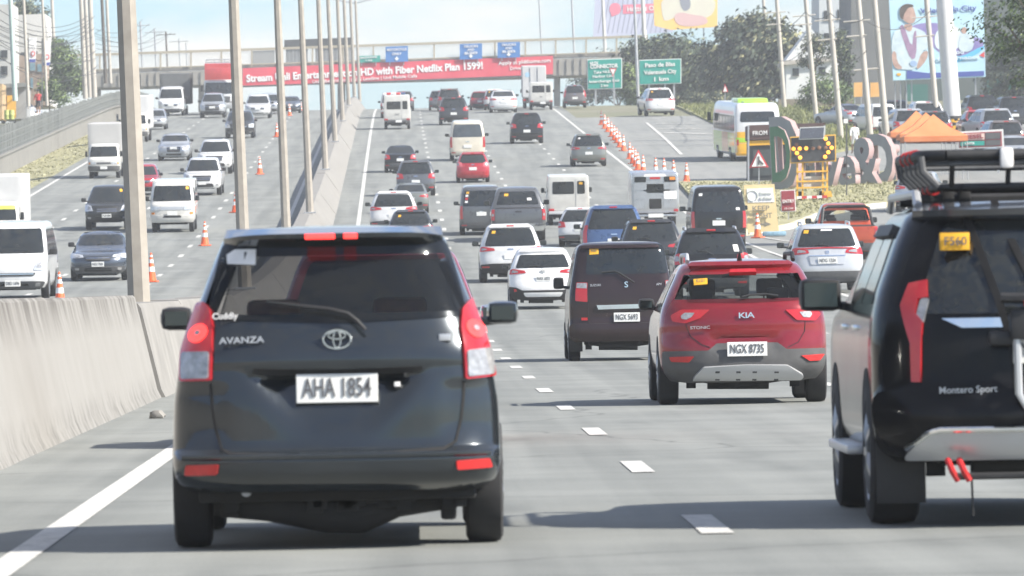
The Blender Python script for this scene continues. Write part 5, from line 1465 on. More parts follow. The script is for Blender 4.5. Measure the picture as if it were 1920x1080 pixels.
generic('suv', 'black topped SUV peeping over the dark grey minivan roof', 'car', 'crossover', DKGREY, 771, 470, w=82, sticker=[(-.6, 1.4, 'y')], glass=(1.1, 1.5))
generic('crossover', 'white crossover beside the left edge line', 'car', 'crossover', WHITE, 739, 438, w=86, lights=('slim', .98))
generic('sedan', 'grey sedan tucked behind the white crossover on the left', 'car', 'sedan', OLIVE, 770, 400, w=62, lights=('slim', .86))
generic('suv', 'dark grey SUV in the leftmost lane behind a black sedan', 'car', 'suv', GREY, 780, 367, w=70, lights=('big', .98), bumper=GREY, sz=.97)
generic('sedan', 'black sedan in the leftmost lane near the barrier', 'car', 'sedan', BLK, 751, 323, w=57, lights=('big', .86))
generic('hatchback', 'small red hatchback in the second lane', 'car', 'hatch', REDP, 887, 342, w=59, lights=('big', .92), lm=mat('bright_pink_lens', (.6, .12, .14), .2, 0, .5), bumper=REDP)
generic('van', 'cream coloured van above the red hatchback', 'van', 'van', CREAM, 877, 301, w=63, lights=('vert', .92), bumper=CREAM, gmat=GLASS_LT)
generic('suv', 'black SUV in the third lane below the white truck', 'car', 'suv', BLK, 988, 269, w=59, lights=('big', 1.0), bumper=BLACK)
generic('suv', 'olive grey SUV near the line of cones', 'car', 'suv', OLIVE, 1104, 312, w=63, lights=('slim', .98), sticker=[(-.66, 1.5, 'w')], bumper=OLIVE)
utility_van('white jeepney style van with bundles on its roof by the barrier', 745, 242, 48, load=True, tall=.15, small_text='ALAB')
generic('van', 'white van just behind the jeepney style van', 'van', 'van', WHITE, 735, 221, w=40, lights=('vert', .9))
generic('suv', 'dark SUV leading the leftmost lane under the red banner', 'car', 'suv', GREY, 757, 208, w=37, lights=('big', 1.0))
generic('suv', 'dark green SUV in the second lane near the crest', 'car', 'suv', DKGREY, 851, 234, w=53, lights=('big', 1.0), bumper=BLACK)
generic('suv', 'maroon tinted SUV with roof rack near the crest', 'car', 'suv', BROWN, 843, 209, w=44, lights=('big', 1.0), rails=BLACK)
generic('suv', 'grey SUV half hidden left of the maroon tinted SUV', 'car', 'suv', GREY, 824, 207, w=38, lights=('big', 1.0))
generic('hatchback', 'dark red hatchback near the crest', 'car', 'hatch', paint('dull_red', (.25, .04, .05), .2, .3), 900, 206, w=36, lights=('big', .9))
generic('suv', 'white SUV just behind the dark red hatchback', 'car', 'suv', WHITE, 928, 206, w=40, lights=('big', 1.0), sticker=[(-.6, 1.5, 'y')])
generic('sedan', 'white sedan in the third lane near the crest', 'car', 'sedan', WHITE, 944, 211, w=52, lights=('slim', .88), bumper=WHITE)
box_truck('white box truck at the crest under the banner end', 1002, 203, 45, away=True, Hh=3.4, scale=1.0)
utility_van('small white jeepney style van behind the box truck', 1015, 206, 42, small_text='PUV')
generic('minivan', 'grey minivan at the crest beside the overpass column', 'car', 'mpv', BROWN, 1078, 202, w=41, lights=('tall', 1.0))
generic('suv', 'white SUV on the exit ramp below the green signs', 'car', 'suv', WHITE, 1236, 217, w=62, yaw=6, lights=('slim', 1.02), sticker=[(-.66, 1.5, 'y')], bumper=WHITE)
pickup('orange red pickup truck with a black sports bar by the kerb', ORNG, 1588, 492, 108, see=True, bar=True)
generic('hatchback', 'silver hatchback entering by the grass island', 'car', 'hatch', SILV, 1722, 396, w=80, lights=('slim', .92), bumper=BLACK, yaw=-8, sticker=[(-.5, 1.33, 'y')])
# ---------------------------------------------------------------- oncoming carriageway
generic('van', 'white passenger van nearest the camera in the oncoming lanes', 'van', 'van', WHITE, 30, 561, w=140, away=False, hl=('big', .85), grille=(.62, .60, .68), plate=(.42, 'DBD 1696'), yaw=-1)
box_truck('white box truck cut by the left edge of the picture', -2, 470, 88, banner=mat('lime_strip', (.55, .62, .08), .5), yaw=-0.5)
generic('sedan', 'blue grey sedan coming towards the camera beside the first lamp post', 'car', 'sedan', BLUEG, 187, 526, w=101, away=False, hl=('slim', .76), grille=(.42, .62, .74), plate=(.52, 'NGU 7004'), yaw=-0.5, sz=1.03)
pickup('black pickup with bright C shaped headlights left of the first lamp post', DKGREY, 203, 431, 80, away=False, yaw=-0.5, plate='NHM', sticker=[(-.7, 1.6, 'y')])
utility_van('small white van coming between the first and second lamp posts', 325, 435, 78, away=False, sticker=True, yaw=-0.5)
generic('crossover', 'red crossover partly hidden by the first lamp post', 'car', 'crossover', REDP, 266, 366, w=62, away=False, yaw=-0.5)
pickup('white pickup with a wide chrome grille in the oncoming lane', WHITE, 381, 366, 68, away=False, yaw=-0.5)
pickup('white pickup following close behind another white pickup', WHITE, 404, 326, 62, away=False, yaw=-0.5)
generic('sedan', 'silver sedan with a dark grille in the oncoming lanes', 'car', 'sedan', SILV, 327, 301, w=57, away=False, yaw=-0.5, grille=(.4, .5, .75), bumper=SILV)
box_truck('off white box truck beside the left grass verge', 197, 334, 62, yaw=-1, boxm=mat('grey_white_box', (.42, .415, .40), .6, noise=.05), Hh=3.0)
box_truck('tall white truck half hidden behind the first lamp post', 254, 266, 52, yaw=-1, Hh=3.0)
generic('crossover', 'pale blue grey crossover behind the tall white truck', 'car', 'crossover', SILV, 291, 243, w=38, away=False, yaw=-0.5)
generic('van', 'white passenger van coming down near the left wall', 'van', 'van', WHITE, 322, 217, w=46, away=False, hl=('big', .85), yaw=-1)
box_truck('large dark tarpaulin truck behind the white passenger van', 328, 216, 72, col=DKGREY, boxm=TARP, Hh=3.3, bw=1.2, yaw=-1, scale=1.0)
generic('minivan', 'silver minivan with a black grille in the oncoming lanes', 'car', 'mpv', SILV, 399, 221, w=45, away=False, grille=(.55, .5, .9), hl=('slim', .8), yaw=-0.5)
generic('suv', 'dark grey SUV coming past the second lamp post', 'car', 'suv', DKGREY, 450, 259, w=52, away=False, yaw=-0.5, hl=('big', .8))
generic('suv', 'white SUV coming between the second and third lamp posts', 'car', 'suv', WHITE, 484, 222, w=46, away=False, yaw=-0.5, hl=('big', .8), bumper=WHITE)
generic('suv', 'silver SUV just behind the white SUV near the crest', 'car', 'suv', SILV, 505, 214, w=40, away=False, yaw=-0.5)
generic('sedan', 'small dark sedan at the crest beside the third lamp post', 'car', 'sedan', BLUEG, 545, 212, w=33, away=False, yaw=-0.5)
# ---------------------------------------------------------------- red tall truck
def red_truck():
    v = empty('cargo_truck', (0, 0, 0), 'tall red fronted cargo truck at the left crest', 'truck')
    RP = paint('truck_red', (.50, .04, .04), 0, .4)
    A = Hull([(.5, 1.1, 0, 2.0), (.62, 1.2, 0, 2.1), (1.3, 1.22, 0, 2.1), (1.9, 1.2, 0, 2.05), (2.6, 1.17, .02, 1.95), (2.75, 1.1, .1, 1.85)], .05, 5, .3, 3, crown=.04)
    body(v, [A], WHITE, 'cab')
    B = Hull(slab_rows(1.22, 7.5, 1.0, 4.05, .05), .03, 5, .03, 5, nr=9, ns=3, crown=.02)
    o = body(v, [B], RP, 'cargo_body'); o.location = (0, -7.6, 0)
    fr = A.surf('front')
    patch(v, 'windscreen', fr, [(-.9, 1.65), (.9, 1.65), (.88, 2.55), (-.88, 2.55)], GLASS, .01, -.01, .12, .2, rnd_=.06)
    patch(v, 'grille', fr, [(-.7, .95), (.7, .95), (.75, 1.45), (-.75, 1.45)], DGREY, .012, -.01, .12, .2, rnd_=.05)
    patch(v, 'front_bumper', fr, [(-.97, .52), (.97, .52), (.97, .85), (-.97, .85)], SILVER, .05, -.01, .12, .2, rnd_=.05)
    for k in (1, -1):
        q = [(.72, .9), (.95, .9), (.95, 1.08), (.72, 1.08)]
        patch(v, 'headlight', fr, q if k > 0 else mir(q), CLEARL, .02, -.01, .1, .1, rnd_=.03)
        mirror_part(v, k, 1.2, 1.9, 2.1, .2, .5, BLACK)
    rb = empty('rooftop_rack', (0, 0, 0)); rb.parent = v
    for z in (4.15, 4.35): tube_obj('rack_rail', [(-1.1, -.2, z), (1.1, -.2, z)], .04, STEEL, rb, 6)
    for x in (-1.1, -.4, .4, 1.1): tube_obj('rack_post', [(x, -.2, 4.0), (x, -.2, 4.36)], .03, STEEL, rb, 6)
    box_obj('sign_board', -.95, .95, 2.02, 2.1, 2.8, 3.7, RP, v, .03)
    wheels(v, A, (1.3, -2.5, -5.5), .5, .3, arch=False)
    box_obj('chassis', -.5, .5, -7.4, 1.6, .55, 1.0, UNDER, v)
    pose(v, 412, 215, 1.3, False, -2, s=1.0)
red_truck()
# ---------------------------------------------------------------- bus on the ramp
def bus():
    v = empty('bus', (0, 0, 0), 'white, yellow and green city bus with lime roof pods on the ramp', 'bus')
    YB = paint('bus_yellow', (.78, .42, .01), 0, .35); GB = paint('bus_green', (.36, .62, .03), 0, .35); OB = paint('bus_orange', (.62, .22, .02), 0, .35); BB = mat('bus_brown_panel', (.085, .05, .04), .6, noise=.1)
    A = Hull([(.32, 1.14, .12, 11.1), (.42, 1.22, .03, 11.2), (.9, 1.25, 0, 11.2), (1.6, 1.25, .0, 11.2), (2.4, 1.23, .05, 11.1), (2.9, 1.18, .14, 10.9), (3.1, 1.1, .25, 10.75), (3.18, 1.0, .4, 10.6)], .22, 3.4, .4, 3, crown=.05, ns=12, nr=21)
    body(v, [A], WHITE)
    f = A.surf('rear')
    patch(v, 'rear_window', f, [(-.78, 2.15), (.78, 2.15), (.76, 2.72), (-.76, 2.72)], GLASS, .01, -.01, .1, .1, rnd_=.1)
    patch(v, 'colour_band', f, [(-.98, 1.0), (-.42, 1.0), (-.42, 1.62), (-.98, 1.62)], YB, .006, -.01, .1, .1)
    patch(v, 'colour_band', f, [(-.98, .42), (.98, .42), (.98, .98), (-.98, .98)], YB, .006, -.01, .1, .1)
    patch(v, 'colour_band', f, [(-.96, 1.05), (-.48, 1.05), (-.55, 1.28), (-.96, 1.32)], GB, .012, 0, .1, .1, rnd_=.03)
    patch(v, 'colour_band', f, [(-.40, 1.0), (.98, 1.0), (.98, 1.62), (-.40, 1.62)], YB, .006, -.01, .1, .1)
    patch(v, 'colour_band', f, [(.30, 1.05), (.96, 1.05), (.96, 1.32), (.40, 1.28)], GB, .012, 0, .1, .1, rnd_=.03)
    patch(v, 'engine_grille', f, [(-.40, .45), (.8, .45), (.8, .96), (-.40, .96)], BLACK, .016, 0, .1, .1, rnd_=.03)
    for k in (1, -1):
        q = [(.84, .88), (.93, .88), (.93, 1.2), (.84, 1.2)]
        patch(v, 'tail_light', f, q if k > 0 else mir(q), REDL, .02, 0, .1, .1, rnd_=.02)
    patch(v, 'rear_bumper', f, [(-.98, .34), (.98, .34), (.98, .46), (-.98, .46)], YB, .04, -.01, .1, .1, rnd_=.02)
    for sd in ('left', 'right'):
        g_ = A.surf(sd)
        q = [(.5, 1.65), (10.4, 1.65), (10.4, 2.5), (.5, 2.5)]
        wb = patch(v, 'window_band', g_, q if sd == 'right' else q[::-1], GLASS_LT, .008, -.01, 1.5, .3, rnd_=.1)
        for k in range(1, 7):
            y = .5 + 9.9 * k / 7; q = [(y - .04, 1.66), (y + .04, 1.66), (y + .04, 2.49), (y - .04, 2.49)]
            patch(v, 'window_pillar', g_, q if sd == 'right' else q[::-1], BLACK, .014, 0, 1, .5, parent=wb)
        for y0, y1, m in ((.4, 3.5, GB), (3.5, 6.5, OB), (6.5, 10.6, GB)):
            q = [(y0, .45), (y1, .45), (y1, 1.55), (y0, 1.55)]
            patch(v, 'colour_band', g_, q if sd == 'right' else q[::-1], m, .006, -.01, 1.5, .4)
    bm = bmesh.new(); add_box(bm, -.85, .85, 2.2, 5.2, 3.15, 3.42, .12); bm_obj('roof_pod', bm, GB, v, 40)
    bm = bmesh.new(); add_box(bm, -.7, .7, .7, 1.9, 3.15, 3.30, .08); bm_obj('roof_pod', bm, GB, v, 40)
    wheels(v, A, (2.7, 8.8), .48, .28)
    for k in (-1, 1): mirror_part(v, k, 1.22, 10.9, 2.3, .22, .5, BLACK, .3)
    pose(v, 1411, 300, 2.7, True, 4, s=1.0)
bus()
# ---------------------------------------------------------------- stainless jeepney
def jeepney():
    v = empty('jeepney', (0, 0, 0), 'dull stainless steel jeepney seen from behind beside the cones', 'jeepney')
    A = Hull(slab_rows(.95, 4.2, .55, 2.15, .08, .92), .08, 4, .1, 4, crown=.05, holes=[('rear', 1.15, 1.85, .40)], nr=21, lev=4)
    body(v, [A], STAIN)
    N2 = Hull([(.5, .75, 3.9, 5.3), (.6, .85, 3.9, 5.5), (1.1, .85, 3.9, 5.5), (1.2, .7, 3.9, 5.3)], .1, 4, .3, 3)
    bm = bmesh.new(); N2.mesh(bm); bm_obj('bonnet', bm, [STAIN, UNDER], v, 40)
    f = A.surf('rear')
    patch(v, 'doorway', f, [(-.26, .72), (.26, .72), (.26, 1.12), (-.26, 1.12)], UNDER, .01, -.01, .2, .2, rnd_=.04)
    for k in (1, -1):
        for z0, z1, m in ((.75, 1.05, STAIN), (1.10, 1.42, WHST if k > 0 else STAIN), (1.48, 1.72, STAIN)):
            q = [(.36, z0), (.90, z0), (.90, z1), (.36, z1)]
            patch(v, 'panel', f, q if k > 0 else mir(q), m, .025, -.01, .2, .2, rnd_=.04)
        q = [(.38, 1.78), (.88, 1.78), (.88, 2.0), (.38, 2.0)]
        patch(v, 'rear_window', f, q if k > 0 else mir(q), GLASS, .02, -.01, .2, .2, rnd_=.05)
        q = [(.62, 1.86), (.86, 1.86), (.86, 1.98), (.62, 1.98)]
        if k > 0: patch(v, 'sign', f, q, AMBERL, .03, 0, .2, .2)
        box_obj('tail_light', min(k * .72, k * .90), max(k * .72, k * .90), -.05, .02, .60, .70, REDL, v, .02)
    patch(v, 'name_board', f, [(-.5, 2.0), (.5, 2.0), (.45, 2.1), (-.45, 2.1)], WHST, .03, 0, .2, .2, rnd_=.02)
    patch(v, 'head_board', f, [(-.22, 1.9), (.22, 1.9), (.22, 1.98), (-.22, 1.98)], REDREF, .03, 0, .2, .2)
    box_obj('rear_step', -.85, .85, -.25, .05, .42, .50, STAIN, v, .02)
    plate_part(v, (0, -.27, .46), '', w=.6)
    box_obj('inner_floor', -.8, .8, .3, 4.0, .56, .75, UNDER, v)
    for k in (-1, 1): box_obj('bench', min(k * .45, k * .8), max(k * .45, k * .8), .3, 3.8, .75, 1.2, CREAMIN, v, .03)
    wheels(v, A, (1.0, 4.4), .36, .2, arch=False, inset=.05)
    underbody(v, A, 4.2, .35)
    pose(v, 1228, 424, 1.0, w=86, width=1.9)
jeepney()
# ---------------------------------------------------------------- grass islands and kerb on the right
def px_poly(pts): return [at(*p) for p in pts]
isl = terrain_poly('grass_island', [(p.x, p.y) for p in px_poly([(1272, 345), (1330, 343), (1420, 345), (1520, 342), (1620, 332), (1720, 312), (1760, 340), (1735, 372), (1690, 384), (1610, 392), (1540, 404), (1480, 428), (1395, 440), (1345, 405), (1300, 376)])], .13, GRASSM)
isl['kind'] = 'structure'
isl2 = terrain_poly('grass_bank', [(p.x, p.y) for p in px_poly([(1262, 199), (1285, 208), (1345, 236), (1400, 262), (1470, 284), (1560, 288), (1640, 272), (1705, 246), (1690, 222), (1600, 206), (1480, 197), (1330, 194)])], .10, GRASSG)
isl2['kind'] = 'structure'
def kerb(label, pts, ms):
    P = px_poly(pts); root = empty('kerb', P[0], label, 'kerb')
    d = 0.0; seg = []
    for i in range(len(P) - 1):
        n = max(1, int((P[i + 1] - P[i]).length / 1.0))
        seg += [P[i].lerp(P[i + 1], k / n) for k in range(n)]
    seg.append(P[-1])
    for i in range(len(seg) - 1):
        a, b = seg[i], seg[i + 1]
        bm = bmesh.new(); L = (b - a).length
        add_box(bm, 0, L * .97, -.10, .10, -.05, .20, .02)
        o = bm_obj('kerb_stone', bm, ms[(i // 2) % len(ms)], root, 30)
        o.location = Vector((a.x, a.y, h(a.y))) - P[0]
        o.rotation_euler = (0, -math.atan2(h(b.y) - h(a.y), math.hypot(b.x - a.x, b.y - a.y)), math.atan2(b.y - a.y, b.x - a.x))
KW = mat('dirty_white_paint', (.50, .49, .46), .7, noise=.15, nscale=3)
kerb('yellow and white painted kerb round the grass island', [(1395, 441), (1480, 429), (1540, 405), (1610, 393), (1690, 385), (1736, 373)], [YPAINT, KW])
# tufts of grass
def tufts(name, region_pts, n, hgt, m, label, zoff=.12):
    P = px_poly(region_pts)
    bm = bmesh.new()
    import itertools
    xs = [p.x for p in P]; ys = [p.y for p in P]
    def inside(x, y):
        c = False
        for i in range(len(P)):
            a, b = P[i], P[i - 1]
            if (a.y > y) != (b.y > y) and x < (b.x - a.x) * (y - a.y) / (b.y - a.y) + a.x: c = not c
        return c
    k = 0; tries = 0
    while k < n and tries < n * 20:
        tries += 1
        x, y = rnd.uniform(min(xs), max(xs)), rnd.uniform(min(ys), max(ys))
        if not inside(x, y): continue
        k += 1
        for _ in range(4):
            a = rnd.uniform(0, 6.28); hh = hgt * rnd.uniform(.4, 1.2); w = .05 * rnd.uniform(.6, 1.6)
            dx, dy = math.cos(a) * w, math.sin(a) * w; lx, ly = rnd.uniform(-.15, .15), rnd.uniform(-.15, .15)
            z = h(y) + zoff - .02
            bm.faces.new([bm.verts.new(q) for q in ((x - dx, y - dy, z), (x + dx, y + dy, z), (x + lx, y + ly, z + hh))])
    o = bm_obj(name, bm, m, None, 0); tag(o, label, 'grass', None, 'stuff')
TUFT = mat('grass_blades', (.24, .24, .12), .9, nscale=.6, col2=(.38, .36, .23))
tufts('grass', [(1276, 347), (1420, 347), (1620, 335), (1720, 316), (1730, 368), (1540, 402), (1395, 438), (1300, 378)], 2600, .13, TUFT, 'dry tufted grass covering the island round the sign letters')
tufts('grass', [(1270, 201), (1345, 236), (1470, 284), (1560, 286), (1640, 270), (1690, 222), (1480, 197)], 4500, .30, mat('green_blades', (.10, .13, .04), .9, nscale=.4, col2=(.24, .24, .10)), 'taller green grass on the bank beyond the ramp', .1)
bmv = bmesh.new()
for _ in range(4500):
    y = rnd.uniform(300, 600); x = -18.9 + sh(y) - rnd.uniform(.2, 3.6); z = h(y) - .12 * ((-18.9 + sh(y)) - x) - .02
    a = rnd.uniform(0, 6.28); w = .09 * rnd.uniform(.6, 1.6); hh = .07 * rnd.uniform(.4, 1.3)
    bmv.faces.new([bmv.verts.new(q) for q in ((x - math.cos(a) * w, y - math.sin(a) * w, z), (x + math.cos(a) * w, y + math.sin(a) * w, z), (x + rnd.uniform(-.1, .1), y + rnd.uniform(-.1, .1), z + hh))])
tag(bm_obj('grass', bmv, TUFT, None, 0), 'sparse dry grass on the left verge below the wall', 'grass', None, 'stuff')

# ---------------------------------------------------------------- traffic cones
CORG = mat('cone_orange', (.80, .13, .035), .5, noise=.12, nscale=6)
CWHT = mat('cone_white_band', (.78, .77, .74), .4, noise=.08, nscale=6)
def ring_mesh(name, prof, n=16, m=None):
    bm = bmesh.new(); add_lathe(bm, prof, 'z', n)
    me = bpy.data.meshes.new(name); bmesh.ops.recalc_face_normals(bm, faces=bm.faces); bm.to_mesh(me); bm.free()
    for p in me.polygons: p.use_smooth = True
    me.set_sharp_from_angle(angle=R(40)); me.materials.append(m); return me
def cr(z): return .165 - .135 * z / .95
cone_me = ring_mesh('cone_body', [(.035, cr(0)), (.3, cr(.3)), (.7, cr(.7)), (.95, .03), (.955, .01)], 16, CORG)
bands = [ring_mesh('white_band', [(a, cr(a) + .001), (a, cr(a) + .005), (b, cr(b) + .005), (b, cr(b) + .001)], 16, CWHT) for a, b in ((.34, .50), (.62, .74), (.82, .88))]
bm = bmesh.new(); add_box(bm, -.21, .21, -.21, .21, 0, .045, .015); cb_me = bpy.data.meshes.new('base'); bm.to_mesh(cb_me); bm.free(); cb_me.materials.append(CORG)
def cone(px, py, label, group, s=1.0):
    p = at(px, py)
    r_ = empty('traffic_cone', p, label, 'traffic cone', group)
    link('cone_body', cone_me, None, r_); link('base', cb_me, None, r_)
    for b in bands: link('white_band', b, None, r_)
    r_.scale = (s, s, s); r_.rotation_euler = (rnd.uniform(-.02, .02), rnd.uniform(-.02, .02), rnd.uniform(0, 3))
GORE = [(1128, 234), (1134, 241), (1140, 247), (1147, 256), (1152, 263), (1157, 268), (1162, 276), (1169, 283), (1181, 298), (1187, 307), (1192, 312), (1196, 319), (1206, 325), (1229, 331), (1245, 332), (1263, 335), (1287, 341)]
NTH = ['farthest', 'second farthest', 'third farthest', 'fourth farthest', 'fifth farthest', 'sixth farthest', 'seventh farthest', 'eighth farthest', 'ninth farthest', 'eighth nearest', 'seventh nearest', 'sixth nearest', 'fifth nearest', 'fourth nearest', 'third nearest', 'second nearest', 'nearest']
for i, (a, b) in enumerate(GORE):
    cone(a, b, 'orange and white cone, %s of the long row beside the exit ramp' % NTH[i], 'cones along the exit ramp', 1.0)
cone(1421, 446, 'orange cone standing alone in front of the keep right board', None, 1.0)
for (a, b, lab, s_) in ((284, 529, 'orange cone just right of the first lamp post foot', 1.0), (384, 461, 'orange cone right of the small white oncoming van', 1.0), (487, 327, 'orange cone between the second and third lamp posts', 1.0),
                        (519, 257, 'orange cone just left of the third lamp post', 1.0), (543, 217, 'orange cone just right of the third lamp post at the crest', .95), (565, 205, 'orange cone left of the fourth lamp post at the crest', .95),
                        (113, 572, 'orange cone peeping over the barrier by the white passenger van', 1.0), (441, 399, 'orange cone half hidden behind the second lamp post', 1.0)):
    cone(a, b, lab, 'cones splitting the oncoming lanes', s_)

# ---------------------------------------------------------------- overpass with banner
OY = 750.0
ov = empty('overpass', aty(690, 165, OY), 'concrete footbridge overpass with tall fence frames crossing the whole road', 'overpass')
def otop(x): return 139 - (x - 178) * 34 / 1011
def obot(x): return 164 - (x - 178) * 26 / 1011
prism_px('deck', [(120, obot(120)), (1215, obot(1215)), (1215, otop(1215)), (120, otop(120))], OY, 7.0, CONCD, ov)
prism_px('parapet', [(120, otop(120) - .5), (1215, otop(1215) - .5), (1215, otop(1215) - 8), (120, otop(120) - 8)], OY + .25, .2, CONC, ov)
for k in range(78):
    x = 124 + k * 14
    prism_px('deck_rib', [(x, obot(x) - 1.2), (x + 1.6, obot(x) - 1.2), (x + 1.6, otop(x) + 2), (x, otop(x) + 2)], OY - .12, .14, CONCD, ov)
prism_px('deck_soffit', [(120, obot(120) + 3), (1215, obot(1215) + 3), (1215, obot(1215)), (120, obot(120))], OY + .8, 5.5, CONCD, ov)
FR = mat('fence_frame', (.40, .35, .26), .6, .3, noise=.2)
NETM = mat('fence_mesh', (.55, .56, .54), .7, alpha=.16)
xs = [130 + 57 * k for k in range(20)]
for i, x in enumerate(xs):
    prism_px('frame_post', rect(x - 1.6, otop(x) - 39, x + 1.6, otop(x) - 4), OY - .08, .15, FR, ov)
    if i < len(xs) - 1:
        x2 = xs[i + 1]
        prism_px('fence_mesh', [(x + 2, otop(x) - 9), (x2 - 2, otop(x2) - 9), (x2 - 2, otop(x2) - 34), (x + 2, otop(x) - 34)], OY, .03, NETM, ov)
for d, t in ((38, 2.6), (35.2, 1.0), (9, 1.4)):
    prism_px('frame_rail', [(125, otop(125) - d + t), (1207, otop(1207) - d + t), (1207, otop(1207) - d - t * .3), (125, otop(125) - d - t * .3)], OY - .12, .16, FR, ov)
for x, w in ((1045, 11), (380, 16), (640, 14), (180, 14)):
    prism_px('column', [(x - w / 2, 262), (x + w / 2, 262), (x + w / 2, obot(x)), (x - w / 2, obot(x))], OY + 2, 3, CONC, ov)
bn = empty('banner', aty(746, 133, OY), 'long red advertising banner hung on the overpass', 'banner')
BRED = mat('banner_red', (.55, .045, .075), .6, nscale=.7, col2=(.66, .07, .10))
prism_px('sheet', [(455, 160.5), (600, 156), (900, 144.5), (1037, 139), (1037, 104.5), (900, 110), (600, 122), (455, 128)], OY - .35, .12, BRED, bn)
prism_px('batten', [(455, 164), (1037, 142), (1037, 139.5), (455, 161.5)], OY - .45, .2, mat('batten_dark', (.06, .06, .06), .8), bn)
TL = 2.2
text_px('Stream Unli Entertainment on HD with Fiber Netflix Plan 1599!', 684, 135.5, 13, OY - .35, bn, WHST, TL, 444, .035)
text_px('Unli Fiber Internet | Unli Landline | Unli Mobile Calls', 684, 148, 5.5, OY - .35, bn, WHST, TL, 196, .012)
text_px('Apply at pldthome.com', 984, 116, 7, OY - .35, bn, WHST, TL, 98, .015)
text_px('Drive safely', 978, 127.5, 6, OY - .35, bn, WHST, TL, 44, .012)
SBLUE = mat('sign_blue', (.035, .16, .42), .5, noise=.06); SGRN = mat('sign_green', (.012, .27, .22), .5, noise=.06)
def osign(label, x0, y0, x1, y1, lines, m=SBLUE, arrow=True):
    r_ = empty('lane_sign', aty((x0 + x1) / 2, y1, OY - .6), label, 'road sign', 'lane signs on the overpass' if m is SBLUE else None)
    prism_px('panel', [(x0, y1 + .7), (x1, y1 - .7), (x1, y0 - .7), (x0, y0 + .7)], OY - .6, .08, m, r_)
    for t, cy, hp, wp in lines: text_px(t, (x0 + x1) / 2, cy, hp, OY - .6, r_, WHST, 2, wp, .02)
    if arrow:
        cx = (x0 + x1) / 2; q = y1 - 2
        prism_px('arrow', [(cx, q), (cx + 4.5, q - 5), (cx + 1.3, q - 5), (cx + 1.3, q - 8), (cx - 1.3, q - 8), (cx - 1.3, q - 5), (cx - 4.5, q - 5)], OY - .66, .03, WHST, r_)
    for x in (x0 + 8, x1 - 8): prism_px('bracket', rect(x - .8, y1, x + .8, y1 + 6), OY - .5, .05, STEEL, r_)
osign('blue sign reading motorcycles only, leftmost of the three on the overpass', 723, 87, 765, 116, [('MOTORCYCLE', 93, 4.6, 37), ('ONLY', 101, 4.6, 18)])
osign('blue trucks and buses sign in the middle of the three on the overpass', 862, 82, 904, 111, [('TRUCKS', 87, 4.4, 27), ('AND', 93.3, 4, 13), ('BUSES', 99.6, 4.4, 24)])
osign('blue trucks and buses sign rightmost of the three on the overpass', 933, 79, 975, 108, [('TRUCKS', 84, 4.4, 27), ('AND', 90.3, 4, 13), ('BUSES', 96.6, 4.4, 24)])
osign('small green sign on the overpass behind the lamp posts', 670, 104.5, 713, 116.5, [('BALINTAWAK', 107.7, 3.4, 32), ('1 km', 113, 3.2, 12)], SGRN, False)
# grey shed standing beyond the overpass
sh_ = empty('shed', aty(598, 175, 770), 'grey corrugated shed standing on the overpass left of the lamp post row', 'building')
CORR = mat('corrugated_grey', (.13, .135, .13), .7, .1, nscale=.4, col2=(.20, .205, .20))
for k in range(18):
    x = 536 + k * 6.9
    if 577 < x < 586: continue
    prism_px('wall_sheet', [(x, 128), (x + 6.5, 128), (x + 6.5, 88), (x, 88)], 758 + (k % 2) * .12, .2, CORR, sh_)
prism_px('roof', [(533, 88), (661, 83), (661, 70), (533, 75)], 757, 6, mat('dark_roof', (.05, .053, .053), .7, noise=.3), sh_)
bd = empty('panel', aty(492, 126, 757), 'small grey panel on the overpass left of the shed', 'panel')
prism_px('board', [(472, 127), (515, 125), (515, 94), (472, 96)], 757, .2, CORR, bd)

# ---------------------------------------------------------------- green direction signs
GEDGE = mat('sign_edge', (.62, .64, .62), .5)
def gsign(label, x0, y0, x1, y1, Y, lines, legs, tilt=2.0):
    r_ = empty('direction_sign', aty((x0 + x1) / 2, y1 + 25, Y), label, 'road sign')
    t = (x1 - x0) / 2 * math.tan(R(tilt))
    prism_px('border', [(x0, y1 + t), (x1, y1 - t), (x1, y0 - t), (x0, y0 + t)], Y, .08, GEDGE, r_)
    prism_px('panel', [(x0 + 1.6, y1 + t - 1.6), (x1 - 1.6, y1 - t - 1.6), (x1 - 1.6, y0 - t + 1.6), (x0 + 1.6, y0 + t + 1.6)], Y - .03, .04, SGRN, r_)
    for tx, cx, cy, hp, wp, wt in lines: text_px(tx, cx, cy, hp, Y - .02, r_, WHST, tilt, wp, wt)
    for x, yb in legs:
        prism_px('post', rect(x - 1.7, y1 - 2, x + 1.7, yb), Y + .1, .12, STEEL, r_)
gsign('green connector direction sign with a give way triangle in front', 1101, 110, 1166.5, 167, 570,
      [('NLEX', 1114, 119, 6, 16, .03), ('CONNECTOR', 1132.5, 124.5, 7, 52, .03), ('Take NLEX', 1131, 135, 5, 36, .015), ('Harbor Link', 1131, 143, 5, 40, .015), ('Interchange Exit', 1133, 152, 5, 57, .015), ('2 km', 1133.5, 160.5, 5, 14, .015)], [(1117, 195), (1152, 195)])
gsign('green sign reading Paso de Blas Valenzuela City 1 km', 1198, 111, 1277.5, 158, 545,
      [('Paso de Blas', 1237.5, 121.5, 7.5, 56, .02), ('Valenzuela City', 1238, 135, 7.5, 61, .02), ('1 km', 1239, 148.5, 7.5, 27, .02)], [(1217, 205), (1247, 205), (1264, 203)])
